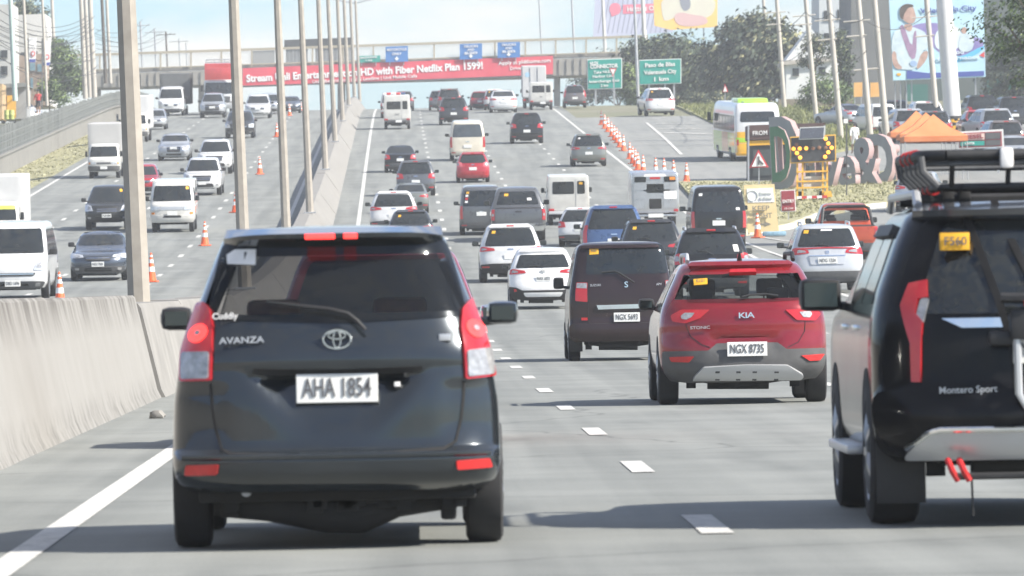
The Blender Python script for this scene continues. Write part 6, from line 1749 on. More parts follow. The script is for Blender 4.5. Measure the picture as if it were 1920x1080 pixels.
# lamp post beside it, and the give way sign
def post(name, label, cat, px, py, Y, H_, r0, r1, m, tilt=-2.0, group=None, arms=None, bandz=None):
    p = aty(px, py, Y) if Y else at(px, py)
    r_ = empty(name, p, label, cat, group)
    bm = bmesh.new(); add_tube(bm, [(0, 0, -.3), (0, 0, H_ / 2), (0, 0, H_)], [r0, (r0 + r1) / 2, r1], 10)
    bm_obj('pole', bm, m, r_, 50)
    for (z, x0, x1, rr) in arms or []:
        bm = bmesh.new(); add_tube(bm, [(x0, -.1, z), (x1, -.1, z)], rr, 6); bm_obj('crossarm', bm, m if rr < .2 else STEEL, r_, 40)
    r_.rotation_euler = (0, R(tilt), 0)
    return r_
post('lamp_post', 'thin grey lamp post left of the Paso de Blas sign', 'lamp post', 1197, 192, 548, 11, .13, .09, STEEL, -1.2)
gw = empty('yield_sign', aty(1152, 192, 560), 'red and white give way triangle on a thin post', 'road sign')
def tri(cx, cy, r_, inv): 
    q = [(cx - r_, cy - r_ * .8), (cx, cy + r_ * .95), (cx + r_, cy - r_ * .8)] if inv else [(cx - r_, cy + r_ * .8), (cx + r_, cy + r_ * .8), (cx, cy - r_ * .95)]
    return q if inv else q
SRED = mat('sign_red', (.50, .03, .04), .5)
prism_px('post', rect(1149.8, 140, 1152.2, 192), 560, .06, STEEL, gw)
prism_px('border', [(1142, 128), (1149, 144), (1156.5, 128)], 559.9, .04, SRED, gw); prism_px('plate', [(1144.6, 129.8), (1149.2, 140.6), (1154, 129.8)], 559.85, .03, WHST, gw)
ws_ = empty('warning_sign', aty(1360, 186, 470), 'small far triangular warning sign on the grass bank', 'road sign')
prism_px('post', rect(1358.8, 172, 1360.4, 190), 470, .05, STEEL, ws_); prism_px('border', [(1354, 173), (1365.5, 172.5), (1359.5, 157)], 469.9, .04, SRED, ws_)
prism_px('plate', [(1356, 171.8), (1363.3, 171.4), (1359.5, 161)], 469.85, .03, WHST, ws_)

# ---------------------------------------------------------------- near-side signs at the nose of the island
def at_root(name, label, cat, px, py, lift=.13): return empty(name, at(px, py, lift), label, cat)
kr = at_root('notice_board', 'tall yellow KEEP RIGHT board with a white panel on top', 'sign', 1428, 436)
Yk = kr.location.y
KY = mat('board_yellow', (.66, .50, .24), .6, nscale=2, col2=(.72, .58, .32))
prism_px('board', [(1402, 436), (1460, 433), (1452, 345), (1394.5, 347)], Yk, .05, KY, kr)
prism_px('white_panel', [(1402, 380), (1452, 379), (1449, 352), (1400, 354)], Yk - .02, .02, WHST, kr)
KG = mat('faded_grey_print', (.20, .185, .15), .7)
text_px('KEEP', 1426, 391, 9, Yk, kr, KG, 1.5, 32, .02, dy=-.09); text_px('RIGHT', 1429, 405, 9, Yk, kr, KG, 1.5, 36, .02, dy=-.09)
prism_px('arrow', [(1413, 422), (1434, 421.5), (1434, 424.5), (1446, 420), (1434, 415.5), (1434, 418.5), (1413, 419.5)], Yk - .02, .015, KG, kr)
FP = mat('faded_print', (.55, .58, .52), .7)
bm = bmesh.new(); c = aty(1411, 367, Yk) - kr.location
add_tube(bm, [(c.x + .2 * math.cos(t * .3), -.03, c.z + .2 * math.sin(t * .3)) for t in range(-3, 17)], .022, 6); bm_obj('logo_ring', bm, FP, kr, 40)
text_px('Drive', 1436, 362, 5, Yk, kr, FP, 1.5, 22); text_px('& Dine', 1437, 371, 5, Yk, kr, FP, 1.5, 24)
for x in (1404, 1455): prism_px('leg', rect(x - 1.5, 430, x + 1.5, 440), Yk + .06, .05, STEEL, kr)
bm = bmesh.new(); add_box(bm, -.45, .45, -.2, .2, -.05, .13, .06); sb = bm_obj('sandbag', bm, mat('blue_bag', (.22, .36, .45), .8, noise=.3), None, 40)
tag(sb, 'pale blue sandbag at the foot of the keep right board', 'sandbag'); sb.location = at(1452, 440, .06)
en = at_root('entry_sign', 'small maroon ENTRY sign on a thin post beside the keep right board', 'sign', 1478, 412); Ye = en.location.y
MAR = mat('maroon_sign', (.26, .035, .045), .5, noise=.1)
prism_px('border', [(1464.5, 397.5), (1492.5, 396), (1490.5, 355.5), (1463, 357)], Ye, .04, WHST, en)
prism_px('panel', [(1466, 396), (1491, 394.7), (1489.2, 357), (1464.5, 358.4)], Ye - .02, .03, MAR, en)
text_px('ENTRY', 1478, 377.5, 6, Ye - .02, en, WHST, 2, 22, .02); text_px('WELCOME', 1479, 391, 3.2, Ye - .02, en, WHST, 2, 17, .0)
prism_px('post', rect(1477.8, 395, 1479.6, 414), Ye + .05, .05, STEEL, en)
mg = at_root('merge_sign', 'red bordered merging traffic triangle on a post above the keep right board', 'road sign', 1423, 372); Ym = mg.location.y
prism_px('post', rect(1422.2, 312, 1424.2, 372), Ym, .06, STEEL, mg)
prism_px('border', [(1405, 315), (1441.5, 313.5), (1422, 280)], Ym - .05, .04, SRED, mg); prism_px('plate', [(1409.5, 312.5), (1437, 311.3), (1422, 286)], Ym - .09, .03, WHST, mg)
prism_px('symbol', [(1421, 309), (1424, 309), (1424, 305), (1430.5, 309), (1432, 307), (1424, 299), (1424, 293), (1421, 293)], Ym - .12, .02, INK, mg)
# solar arrow board trailer
ab = at_root('arrow_board', 'solar powered arrow board trailer with amber lamps and yellow frame', 'arrow board', 1520, 376); Ya = ab.location.y
AFR = mat('trailer_yellow', (.72, .40, .05), .5, noise=.2, nscale=5)
prism_px('frame', [(1481.5, 307), (1568, 302.5), (1567, 252), (1481.5, 256.5)], Ya, .06, AFR, ab)
prism_px('board', [(1483.5, 304.5), (1566, 300.5), (1565, 254.5), (1483.5, 258.5)], Ya - .03, .05, mat('board_black', (.035, .037, .04), .6, noise=.2), ab)
AMB = mat('amber_lamp_lit', (.9, .45, .05), .4, emit=1.1, ecol=(1, .34, .03)); AMBO = mat('amber_lamp_off', (.22, .10, .05), .5)
for i, (x, y, on) in enumerate([(1488, 279, 1), (1499.5, 278.5, 1), (1511.5, 278, 1), (1494, 287, 1), (1500, 295.5, 1), (1524, 278, 0), (1536, 277, 0), (1548, 277, 0), (1493.5, 271, 0), (1548, 260, 1), (1553, 269, 1), (1559.5, 277, 1), (1553, 285.5, 1), (1547, 294, 1)]):
    p = aty(x, y, Ya - .06) - ab.location
    bm = bmesh.new(); add_lathe(bm, [(0, .088), (-.03, .085), (-.045, .05)], 'y', 14, p); bm_obj('lamp', bm, AMB if on else AMBO, ab, 40)
sp_ = prism_px('solar_panel', [(1498, 262), (1545, 260), (1547, 237), (1500, 239)], Ya - .3, .05, GEDGE, ab)
prism_px('solar_cells', [(1499.5, 260.5), (1543.8, 258.6), (1545.5, 238.6), (1501.4, 240.5)], Ya - .32, .03, mat('solar_cells', (.10, .11, .14), .25, .2, noise=.3, nscale=20), ab)
for x in (1495, 1505, 1543, 1551):
    prism_px('leg', rect(x - 1.6, 303, x + 1.6, 374), Ya + .1, .08, AFR, ab)
for y in (322, 340, 352): prism_px('cross_bar', [(1493, y + 2), (1553, y), (1553, y - 3), (1493, y - 1)], Ya + .05, .08, AFR, ab)
prism_px('battery_box', [(1505, 352), (1540, 350), (1540, 330), (1505, 331)], Ya + .3, .8, mat('box_grey', (.5, .5, .48), .6, noise=.2), ab)
for k in range(6):
    x = 1494 + k * 9.5; prism_px('bumper_stripe', [(x, 373 - k * .3), (x + 9.3, 372.5 - k * .3), (x + 9.3, 367.5 - k * .3), (x, 368 - k * .3)], Ya - .12, .06, SRED if k % 2 else WHST, ab)
prism_px('jack', [(1544, 370), (1561, 369), (1558, 358), (1546, 359)], Ya - .1, .3, AFR, ab)
for x in (1500, 1540):
    p = aty(x, 375, Ya + .4) - ab.location; o = link('wheel', TYRE, None, ab); o.location = (p.x, p.y, .18); o.scale = (.8, .75, .75)
# tall thin lamp on a stand
tl = at_root('light_stand', 'thin dark pole with a small spotlight in front of the letters', 'lamp', 1589, 366); Yt = tl.location.y
prism_px('pole', rect(1586.3, 228, 1588.7, 366), Yt, .06, DGREY, tl); prism_px('spotlight', rect(1582, 223, 1590, 231), Yt - .1, .25, WHST, tl); prism_px('junction_box', rect(1585.5, 275, 1590.5, 288), Yt - .05, .12, DGREY, tl)
# dark food kiosk behind the letters
Yq = at(1470, 345).y + 7
fk = empty('food_kiosk', aty(1470, 338, Yq), 'dark food kiosk with a brown FROM AUSTRALIA fascia behind the first letter', 'kiosk')
KBR = mat('kiosk_brown', (.075, .04, .035), .7, noise=.15); KDK = mat('kiosk_dark', (.022, .026, .026), .6, noise=.3)
prism_px('wall', [(1405, 345), (1545, 340), (1545, 246), (1405, 251)], Yq, 3.0, KDK, fk)
prism_px('fascia', [(1403, 262), (1547, 257), (1547, 230), (1403, 235)], Yq - .2, 3.4, KBR, fk)
text_px('FROM AUSTRALIAN FARMS', 1475, 247, 8, Yq - .2, fk, WHST, 2, 128, .012)
prism_px('yellow_band', [(1405, 273), (1545, 268), (1545, 259), (1405, 264)], Yq - .1, .2, YELST, fk)
prism_px('shutter', [(1412, 330), (1448, 328), (1448, 280), (1412, 281)], Yq - .06, .1, mat('kiosk_shutter', (.05, .06, .058), .4, noise=.3, nscale=3), fk)
for x in (1403.5, 1546): prism_px('corner_post', rect(x - 1.5, 235, x + 1.5, 345), Yq - .25, .12, STEEL, fk)
# standing letters
LGREY = mat('letter_grey_face', (.25, .262, .27), .7, noise=.1, nscale=2); LPINK = mat('letter_pink_side', (.30, .20, .195), .8, nscale=2, col2=(.36, .26, .25)); LGRN = mat('letter_green', (.06, .17, .09), .6, noise=.15, nscale=3)
ls = at_root('letter_sign', 'row of tall grey letters with pink sides spelling Drive & Dine on the grass', 'sign', 1475, 352)
def letter(ch, px, py, hpx, Yo=0.0, yaw=-30, wscale=.68, front=LGREY, depth=.26, weight=.02, low=False):
    p = at(px, py, .13); Y = p.y + Yo
    p = aty(px, py, Y)
    size = hpx * Y / F / (.72 if not low else .55)
    me = text_mesh(ch, size, depth, 'CENTER', weight).copy()
    me.materials.append(front); me.materials.append(LPINK)
    for f_ in me.polygons: f_.material_index = 0 if abs(f_.normal.z) > .9 else 1
    o = link('letter', me, None, ls)
    zmin = min(v_.co.y for v_ in me.vertices)
    o.rotation_euler = (R(90), R(-2), R(yaw)); o.scale = (wscale, 1, 1)
    o.location = p - ls.location + Vector((0, 0, -zmin))
    return o
letter('D', 1476, 357, 128, 2, -30, .46, weight=.05)
letter('D', 1465, 341, 104, -13, -30, .42, front=LGRN, depth=.06, weight=.02)
letter('r', 1507, 352, 70, 1, low=True); letter('i', 1528, 352, 96, 2); letter('v', 1560, 353, 62, 3, low=True, wscale=.8); letter('e', 1590, 351, 64, 4, low=True, wscale=.8)
letter('&', 1624, 350, 90, 5, wscale=.66, weight=.03); letter('D', 1655, 348, 92, 6, wscale=.58, weight=.04); letter('i', 1680, 346, 80, 7); letter('n', 1698, 344, 58, 8, low=True); letter('e', 1722, 342, 58, 9, low=True)

# ---------------------------------------------------------------- utility poles, wires
UPOLE = mat('utility_pole_concrete', (.36, .335, .29), .8, nscale=1.2, col2=(.46, .43, .38))
WOOD = mat('old_wood_pole', (.10, .085, .07), .9, noise=.3, nscale=2)
poles = []
for i, (px, py, r0, lab) in enumerate([(1445, 190, .17, 'leftmost of the poles, beside the big tree'), (1471, 207, .18, 'right of the big tree above the bus'), (1531, 230, .18, 'behind the arrow board'), (1577, 262, .19, 'behind the light stand'),
                                       (1633, 270, .20, 'behind the ampersand letter, left of a close pair'), (1663, 268, .21, 'behind the second D letter, right of a close pair'), (1759, 250, .19, 'in front of the politician billboard')]):
    poles.append(post('utility_pole', 'round concrete utility pole %s' % lab, 'utility pole', px, py, None, 13, r0, r0 * .72, UPOLE, -3.0 + (-1.0 if i >= 2 else 0), 'utility poles on the right', [(6.2 + .3 * (i % 3), -.9, .3, .05), (7.4, -1.0, .6, .04)] if i != 5 else [(4.5, -1.6, .1, .06)]))
sp = post('steel_pole', 'thick white faceted steel pole with a yellow and black striped foot', 'pole', 1789, 258, None, 16, .55, .42, mat('white_steel', (.62, .62, .60), .45, .2, noise=.06, nscale=1), -3.2)
for k in range(6):
    bm = bmesh.new()
    a0 = .13 + k * .2
    add_tube(bm, [(0, 0, a0), (0, 0, a0 + .195)], .57, 10); bm_obj('stripe', bm, YELST if k % 2 == 0 else BLACK, sp, 50)
for i, (px, py, Y, H_, r0, m, lab) in enumerate([(160, 178, 560, 12, .20, UPOLE, 'left of the close group of three by the wall'), (168, 176, 575, 12, .19, UPOLE, 'in the middle of the close group of three by the wall'), (177, 178, 560, 12, .22, UPOLE, 'right of the close group of three by the wall'),
                                                  (198, 150, 640, 12, .16, WOOD, 'thin and dark beyond the wall'), (207, 150, 640, 12, .16, UPOLE, 'just right of the thin dark one'), (268, 150, 800, 6.6, .13, STEEL, 'beyond the overpass right of the first lamp post'),
                                                  (294, 150, 800, 5.8, .12, STEEL, 'beyond the overpass, second right of the first lamp post'), (315, 150, 800, 5.5, .12, WOOD, 'beyond the overpass, third right of the first lamp post'), (339, 150, 820, 4.8, .11, STEEL, 'short one beyond the overpass'), (352, 150, 820, 4.3, .10, STEEL, 'shortest one beyond the overpass'),
                                                  (53, 190, 440, 10, .11, UPOLE, 'among the flag poles on the left'), (88, 190, 470, 9, .10, UPOLE, 'second among the flag poles on the left'), (102, 100, 600, 10, .15, UPOLE, 'beside the leaning tree on the left'), (28, 180, 430, 10, .16, mat('pale_green_pole', (.40, .50, .46), .7), 'pale green at the far left'),
                                                  (1017, 130, 790, 9, .12, STEEL, 'behind the right half of the banner'), (1078, 126, 790, 9, .14, STEEL, 'behind the overpass right of the banner'), (1136, 130, 800, 9, .22, KW, 'pale one in front of the lavender billboard'), (1211, 130, 700, 9, .24, KW, 'pale one between the two billboards')]):
    post('utility_pole', 'far utility pole %s' % lab, 'utility pole', px, py, Y, H_, r0, r0 * .75, m, -1.6, 'far utility poles', [(H_ * .93, -1.1, 1.1, .05)] if i in (5, 6, 7, 8, 14, 15) else None)
WIRE = mat('cable_black', (.03, .03, .03), .7)
def wire(a, b, sag, label):
    pts = []
    for k in range(13):
        t = k / 12; p = Vector(a).lerp(Vector(b), t); p.z -= sag * 4 * t * (1 - t); pts.append(p)
    bm = bmesh.new(); add_tube(bm, pts, .022, 5); o = bm_obj('cable', bm, WIRE, None, 40); tag(o, label, 'cable', 'overhead cables')
for i, (a, b, ya, yb, c, d, s_) in enumerate([(0, 62, 430, 560, 170, 48, 1.2), (0, 75, 430, 560, 178, 52, 1.0), (0, 50, 430, 640, 205, 42, 1.5), (30, 48, 440, 560, 178, 30, .8), (150, 55, 560, 800, 320, 62, 1.2)]):
    wire(aty(a, b, ya), aty(c, d, yb), s_, 'overhead cable on the left, %s counted from the top' % ORD[i].split(',')[0])
for i, (a, b, ya, c, d, yb, s_) in enumerate([(1436, 60, 530, 1510, 22, 470, .5), (1510, 22, 470, 1557, 25, 430, .4), (1557, 25, 430, 1620, 35, 420, .4), (1445, 105, 520, 1530, 60, 465, 1.0), (1530, 62, 465, 1625, 95, 420, 1.2), (1625, 40, 420, 1745, 20, 440, .8)]):
    wire(aty(a, b, ya), aty(c, d, yb), s_, 'overhead cable on the right, %s counted from the left' % ORD[i].split(',')[0])
# ---------------------------------------------------------------- trees
BARK = mat('bark', (.13, .10, .07), .9, noise=.3, nscale=4)
def leafm(name, c): return mat(name, c, .75, noise=.25, nscale=1.5)
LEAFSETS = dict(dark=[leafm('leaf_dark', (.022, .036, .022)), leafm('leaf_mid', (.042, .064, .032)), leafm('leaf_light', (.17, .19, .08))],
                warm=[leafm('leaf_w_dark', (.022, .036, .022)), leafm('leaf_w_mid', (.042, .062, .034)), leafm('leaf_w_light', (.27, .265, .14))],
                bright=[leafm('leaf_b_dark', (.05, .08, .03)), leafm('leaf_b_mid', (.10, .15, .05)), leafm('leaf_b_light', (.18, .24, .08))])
def tree(label, base, blobs, nclump, per, leaf, kind='dark', name='tree', trunk_r=.18, tags=True, rg=None, lightbias=.3, sc=1.0):
    blobs = [tuple(q * sc for q in b) for b in blobs]
    rg = rg or random.Random(len(label) * 7 + nclump)
    root = empty(name, base, label, 'tree' if name == 'tree' else 'bush', None)
    bm = bmesh.new()
    lowest = min(b[2] - b[4] for b in blobs)
    fork = max(.3, lowest * .8)
    add_tube(bm, [(0, 0, -.3), (.05, 0, fork * .5), (0, .05, fork)], [trunk_r, trunk_r * .85, trunk_r * .7], 8)
    for (x, y, z, rx, rz) in blobs:
        m_ = Vector((x * .5 + rg.uniform(-.2, .2), y * .5, fork + (z - fork) * .55))
        add_tube(bm, [(0, 0, fork * .9), m_, (x, y, z + rz * .3)], [trunk_r * .6, trunk_r * .38, trunk_r * .12], 6)
        for _ in range(3):
            q = Vector((x + rg.uniform(-.7, .7) * rx, y + rg.uniform(-.7, .7) * rx, z + rg.uniform(-.2, .7) * rz))
            add_tube(bm, [m_, (m_ + q) / 2 + Vector((0, 0, .15)), q], [trunk_r * .25, trunk_r * .15, trunk_r * .05], 5)
    bm_obj('trunk', bm, BARK, root, 50)
    vs_, fs, mi = [], [], []
    wts = [b[3] * b[3] * b[4] for b in blobs]
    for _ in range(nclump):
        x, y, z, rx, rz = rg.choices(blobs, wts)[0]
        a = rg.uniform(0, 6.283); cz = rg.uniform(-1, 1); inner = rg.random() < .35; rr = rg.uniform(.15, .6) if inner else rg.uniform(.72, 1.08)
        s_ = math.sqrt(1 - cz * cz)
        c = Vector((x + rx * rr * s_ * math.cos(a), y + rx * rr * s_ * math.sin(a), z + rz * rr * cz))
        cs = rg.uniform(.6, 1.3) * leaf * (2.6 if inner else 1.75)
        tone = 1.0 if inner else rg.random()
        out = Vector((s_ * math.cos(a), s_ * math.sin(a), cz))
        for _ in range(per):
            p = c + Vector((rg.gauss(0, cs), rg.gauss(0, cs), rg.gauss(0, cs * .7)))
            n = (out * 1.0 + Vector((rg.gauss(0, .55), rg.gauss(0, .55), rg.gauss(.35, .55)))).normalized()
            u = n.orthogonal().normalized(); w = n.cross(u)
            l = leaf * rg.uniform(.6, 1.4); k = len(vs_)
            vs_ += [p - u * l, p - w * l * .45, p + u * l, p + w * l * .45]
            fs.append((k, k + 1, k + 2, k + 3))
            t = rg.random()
            mi.append(2 if t < (.62 if (tone < lightbias and cz > -.35) else .05) else (0 if t > .55 else 1))  # upper outer clumps coloured as sunlit, inner ones kept dark as shade
    me = bpy.data.meshes.new('crown'); me.from_pydata([tuple(v_) for v_ in vs_], [], fs)
    for m_ in LEAFSETS[kind]: me.materials.append(m_)
    me.polygons.foreach_set('material_index', mi)
    link('crown', me, None, root)
    return root
def T(px, py, Y): return aty(px, py, Y)
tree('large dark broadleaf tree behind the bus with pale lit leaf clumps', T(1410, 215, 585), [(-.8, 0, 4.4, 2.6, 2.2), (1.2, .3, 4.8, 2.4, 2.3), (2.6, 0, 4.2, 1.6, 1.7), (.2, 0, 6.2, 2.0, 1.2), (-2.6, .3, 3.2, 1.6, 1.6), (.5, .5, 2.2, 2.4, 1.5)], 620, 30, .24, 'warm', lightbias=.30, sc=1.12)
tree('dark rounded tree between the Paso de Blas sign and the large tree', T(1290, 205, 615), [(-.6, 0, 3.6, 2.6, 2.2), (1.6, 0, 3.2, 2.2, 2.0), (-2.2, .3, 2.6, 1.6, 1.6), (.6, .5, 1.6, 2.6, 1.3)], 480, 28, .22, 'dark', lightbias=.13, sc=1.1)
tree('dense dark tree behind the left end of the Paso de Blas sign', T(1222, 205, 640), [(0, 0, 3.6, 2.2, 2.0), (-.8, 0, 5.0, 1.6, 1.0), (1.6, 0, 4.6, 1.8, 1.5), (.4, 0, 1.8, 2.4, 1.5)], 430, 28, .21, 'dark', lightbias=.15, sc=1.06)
tree('grey green tree behind the fence at the right end of the overpass', T(1160, 215, 800), [(-1, 0, 4.5, 3.2, 2.6), (2, 0, 5.0, 3.0, 2.6), (-3, 0, 3.2, 2.4, 2.0)], 360, 22, .22, 'dark', lightbias=.25)
tree('bright leafy bush between the two green direction signs', T(1182, 200, 590), [(0, 0, 1.6, 1.0, 1.4), (-.3, 0, 2.8, .8, .8), (.5, 0, .7, .9, .7)], 170, 20, .12, 'bright', 'bush', .06, lightbias=.5)
tree('low scrub right of the connector sign foot', T(1318, 205, 560), [(0, 0, .7, 2.2, .8), (2.0, 0, .6, 1.6, .7), (-2, 0, .6, 1.4, .6)], 200, 20, .10, 'warm', 'bush', .05, lightbias=.35)
tree('round green tree behind the left wall next to the pole group', T(122, 185, 580), [(0, 0, 2.6, 1.4, 1.7), (-.6, 0, 4.0, 1.0, 1.0), (.8, 0, 1.5, 1.2, 1.2), (-1.0, 0, 1.2, 1.1, 1.1)], 330, 24, .13, 'bright', lightbias=.34)
tree('dark bushy tree leaning over the shacks on the left', T(80, 175, 620), [(-1.6, 0, 7.2, 1.5, 1.3), (-.2, 0, 6.2, 1.1, 1.5), (-.8, 0, 4.8, 1.2, 1.3)], 230, 22, .14, 'warm', lightbias=.25)
tree('low light green shrub over the left fence', T(92, 205, 520), [(0, 0, 1.4, .9, .8), (.9, 0, .8, .7, .6)], 120, 18, .10, 'bright', 'bush', .05, lightbias=.4)
tree('leafy shrub in front of the white gabled house', T(1545, 215, 490), [(0, 0, 1.9, 1.3, 1.1), (1.2, 0, 1.4, 1.0, .9), (-1.0, 0, 1.2, 1.0, .9)], 170, 20, .11, 'bright', 'bush', .06, lightbias=.35)
tree('slim tree rising beside the white gabled house', T(1527, 190, 530), [(0, 0, 4.3, .9, .9), (.5, 0, 3.4, .8, .6), (-.5, 0, 3.0, .7, .5)], 90, 18, .12, 'warm', lightbias=.2)
tree('narrow dark tree beside the tall grey building', T(1577, 215, 500), [(0, 0, 4.8, .8, 1.3), (.3, 0, 3.2, .7, 1.0)], 110, 18, .12, 'dark', lightbias=.15)
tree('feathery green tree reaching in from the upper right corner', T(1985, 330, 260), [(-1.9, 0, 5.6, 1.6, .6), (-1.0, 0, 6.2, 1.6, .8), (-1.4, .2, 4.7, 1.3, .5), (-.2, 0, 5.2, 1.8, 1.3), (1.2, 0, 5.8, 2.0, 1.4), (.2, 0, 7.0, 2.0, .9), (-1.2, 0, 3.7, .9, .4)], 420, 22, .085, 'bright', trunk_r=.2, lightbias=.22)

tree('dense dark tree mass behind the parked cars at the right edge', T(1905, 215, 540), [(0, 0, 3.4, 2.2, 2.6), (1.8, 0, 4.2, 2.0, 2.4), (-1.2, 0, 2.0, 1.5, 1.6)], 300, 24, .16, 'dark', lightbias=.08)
# ---------------------------------------------------------------- billboards
def bboard(label, pts, Y, m, depth=.4, legs=(), ybase=230, name='billboard'):
    cx = sum(p[0] for p in pts) / len(pts)
    r_ = empty(name, aty(cx, ybase, Y), label, 'billboard')
    prism_px('panel', pts, Y, depth, m, r_)
    for x in legs: prism_px('leg', [(x - 1.3, ybase), (x + 1.3, ybase), (x + .6, pts[0][1] - 6), (x - 2, pts[0][1] - 6)], Y + depth + .05, .12, STEEL, r_)
    return r_
def bp(name, r_, pts, Y, m, sm=2, off=.03): # flat print on a panel
    q = chaikin(pts, sm) if sm else pts
    return prism_px(name, q, Y - off, .015, m, r_)
b1 = bboard('pale blue billboard of a man in a white shirt facing right, reading Valenzuela City', [(1675, 151), (1848, 144), (1844, -8), (1667, 0)], 470, mat('print_pale_blue', (.40, .60, .70), .5, nscale=.5, col2=(.48, .68, .76)), .4, (1679, 1689, 1700, 1710, 1830), 205)
Yb = 470
SHIRT = mat('print_white_shirt', (.42, .52, .56), .5, nscale=1.6, col2=(.62, .71, .73)); SKIN = mat('print_skin', (.33, .20, .16), .5, nscale=2.2, col2=(.56, .38, .31)); HAIR = mat('print_hair', (.09, .07, .06), .5); VEST = mat('print_mauve', (.24, .15, .25), .5, nscale=3, col2=(.38, .25, .37)); NAVY = mat('print_navy', (.06, .09, .32), .5); PURP = mat('print_purple', (.16, .14, .36), .5, nscale=.8, col2=(.32, .26, .48)); CYAN = mat('print_cyan', (.12, .45, .66), .5); PRED = mat('print_red', (.6, .08, .08), .5); PWHT = mat('print_white', (.56, .66, .70), .5, nscale=1, col2=(.70, .77, .79))
bp('printed_swirl', b1, [(1700, 52), (1730, 42), (1770, 44), (1800, 70), (1845, 70), (1843, 95), (1810, 105), (1770, 104), (1748, 88), (1735, 60)], Yb, PURP, 2, .01)
bp('printed_disc', b1, [(1753, 90), (1770, 96), (1800, 92), (1806, 60), (1790, 48), (1764, 50), (1752, 65)], Yb, PWHT, 2, .025)
bp('printed_swoosh', b1, [(1760, 112), (1800, 108), (1845, 84), (1846, 93), (1805, 116), (1765, 119)], Yb, CYAN, 1, .03)
bp('printed_swoosh', b1, [(1836, 104), (1846, 96), (1846, 108)], Yb, PRED, 0, .035)
bp('printed_shirt', b1, [(1671, 98), (1678, 96), (1680, 130), (1722, 131), (1728, 95), (1741, 92), (1738, 62), (1722, 54), (1710, 50), (1688, 52), (1674, 62)], Yb, SHIRT, 1, .04)
bp('printed_arm', b1, [(1672, 97), (1680, 96), (1682, 116), (1694, 129), (1680, 130), (1673, 118)], Yb, SKIN, 1, .045)
bp('printed_arm', b1, [(1728, 98), (1741, 94), (1738, 112), (1722, 130), (1718, 126)], Yb, SKIN, 1, .045)
bp('printed_vest', b1, [(1686, 50), (1694, 45), (1710, 92), (1713, 60), (1719, 56), (1718, 108), (1708, 112), (1697, 85)], Yb, VEST, 1, .05)
bp('printed_neck', b1, [(1694, 46), (1710, 44), (1711, 54), (1706, 60), (1697, 54)], Yb, SKIN, 1, .055)
bp('printed_face', b1, [(1690, 16), (1700, 11), (1712, 12), (1716, 24), (1718, 34), (1713, 44), (1703, 44), (1694, 38), (1688, 28)], Yb, SKIN, 2, .06)
bp('printed_hair', b1, [(1687, 32), (1687, 14), (1697, 7), (1711, 8), (1714, 13), (1703, 14), (1698, 22), (1695, 27), (1693, 38)], Yb, HAIR, 1, .065)
bp('printed_microphone', b1, [(1705, 120), (1712, 126), (1720, 122), (1718, 114), (1708, 114)], Yb, mat('print_blue_grey', (.30, .42, .60), .5), 2, .07)
bp('printed_small_man', b1, [(1797, 96), (1822, 98), (1828, 74), (1818, 62), (1802, 62), (1798, 76)], Yb, SHIRT, 2, .04); bp('printed_small_head', b1, [(1803, 62), (1811, 64), (1814, 54), (1808, 50), (1802, 54)], Yb, SKIN, 2, .045)
bp('printed_strip', b1, [(1700, 148), (1845, 142), (1845, 133), (1740, 137), (1700, 132)], Yb, NAVY, 0, .03)
bp('printed_emblem', b1, [(1682, 142), (1689, 142), (1690, 137), (1681, 137)], Yb, YELST, 1, .035)
text_px('Valenzuela City', 1778, 18, 10, Yb, b1, NAVY, 2.5, 106, .012, dy=-.06); text_px('Good', 1790, 98, 8, Yb, b1, PWHT, 2.5, 34, .02, dy=-.08); text_px('Governance', 1797, 109, 7, Yb, b1, PWHT, 2.5, 80, .02, dy=-.08)
LAV = mat('print_lavender', (.42, .44, .56), .6, nscale=.3, col2=(.50, .51, .62))
b2 = bboard('lavender striped billboard with a pink speech bubble far behind the overpass', [(1112, 70), (1262, 60), (1262, -14), (1116, -14)], 900, LAV, .5, (1135, 1210), 140)
for k in range(15):
    x = 1118 + k * 9.5
    pts = [(x + 16 - k * .4, -12), (x + 17 - k * .4, -12), (x + 4 - k * .6, 62), (x + 3 - k * .6, 62)]
    bp('printed_stripe', b2, [(max(1114, min(1260, a)), b) for a, b in pts], 900, mat('print_stripe', (.20, .21, .28), .6), 0, .02)
PINK = mat('print_pink', (.72, .17, .24), .5)
bp('printed_bubble', b2, [(1142, 18), (1145, 8), (1153, 5), (1162, 8), (1165, 18), (1161, 26), (1153, 28.5), (1147, 32), (1146, 27)], 900, PINK, 2, .04)
bp('printed_label', b2, [(1168, 26), (1226, 24), (1226, 7), (1168, 9)], 900, PINK, 0, .04)
text_px('Hottest O', 1201, 16.5, 9, 900, b2, WHST, 1.5, 50, .02, dy=-.08)
YORG = mat('print_amber', (.80, .48, .10), .6, nscale=.3, col2=(.82, .56, .18))
b3 = bboard('amber billboard with a pale flower and a hand far above the trees', [(1227, 48), (1258, 56), (1345, 50), (1345, -14), (1225, -14)], 860, YORG, .5, (1250, 1320), 140)
bp('printed_petals', b3, [(1242, 36), (1250, 40), (1270, 30), (1300, 38), (1340, 30), (1342, -12), (1238, -12)], 860, mat('print_cream', (.66, .64, .50), .6, nscale=.5, col2=(.60, .55, .46)), 2, .02)
bp('printed_hand', b3, [(1262, 30), (1275, 22), (1300, 28), (1322, 30), (1330, 44), (1300, 50), (1270, 48)], 860, mat('print_rose', (.62, .40, .38), .6, noise=.08), 2, .03)
bp('printed_stem', b3, [(1273, -12), (1292, -12), (1296, 14), (1284, 22), (1276, 12)], 860, mat('print_slate', (.22, .23, .27), .6), 1, .04)

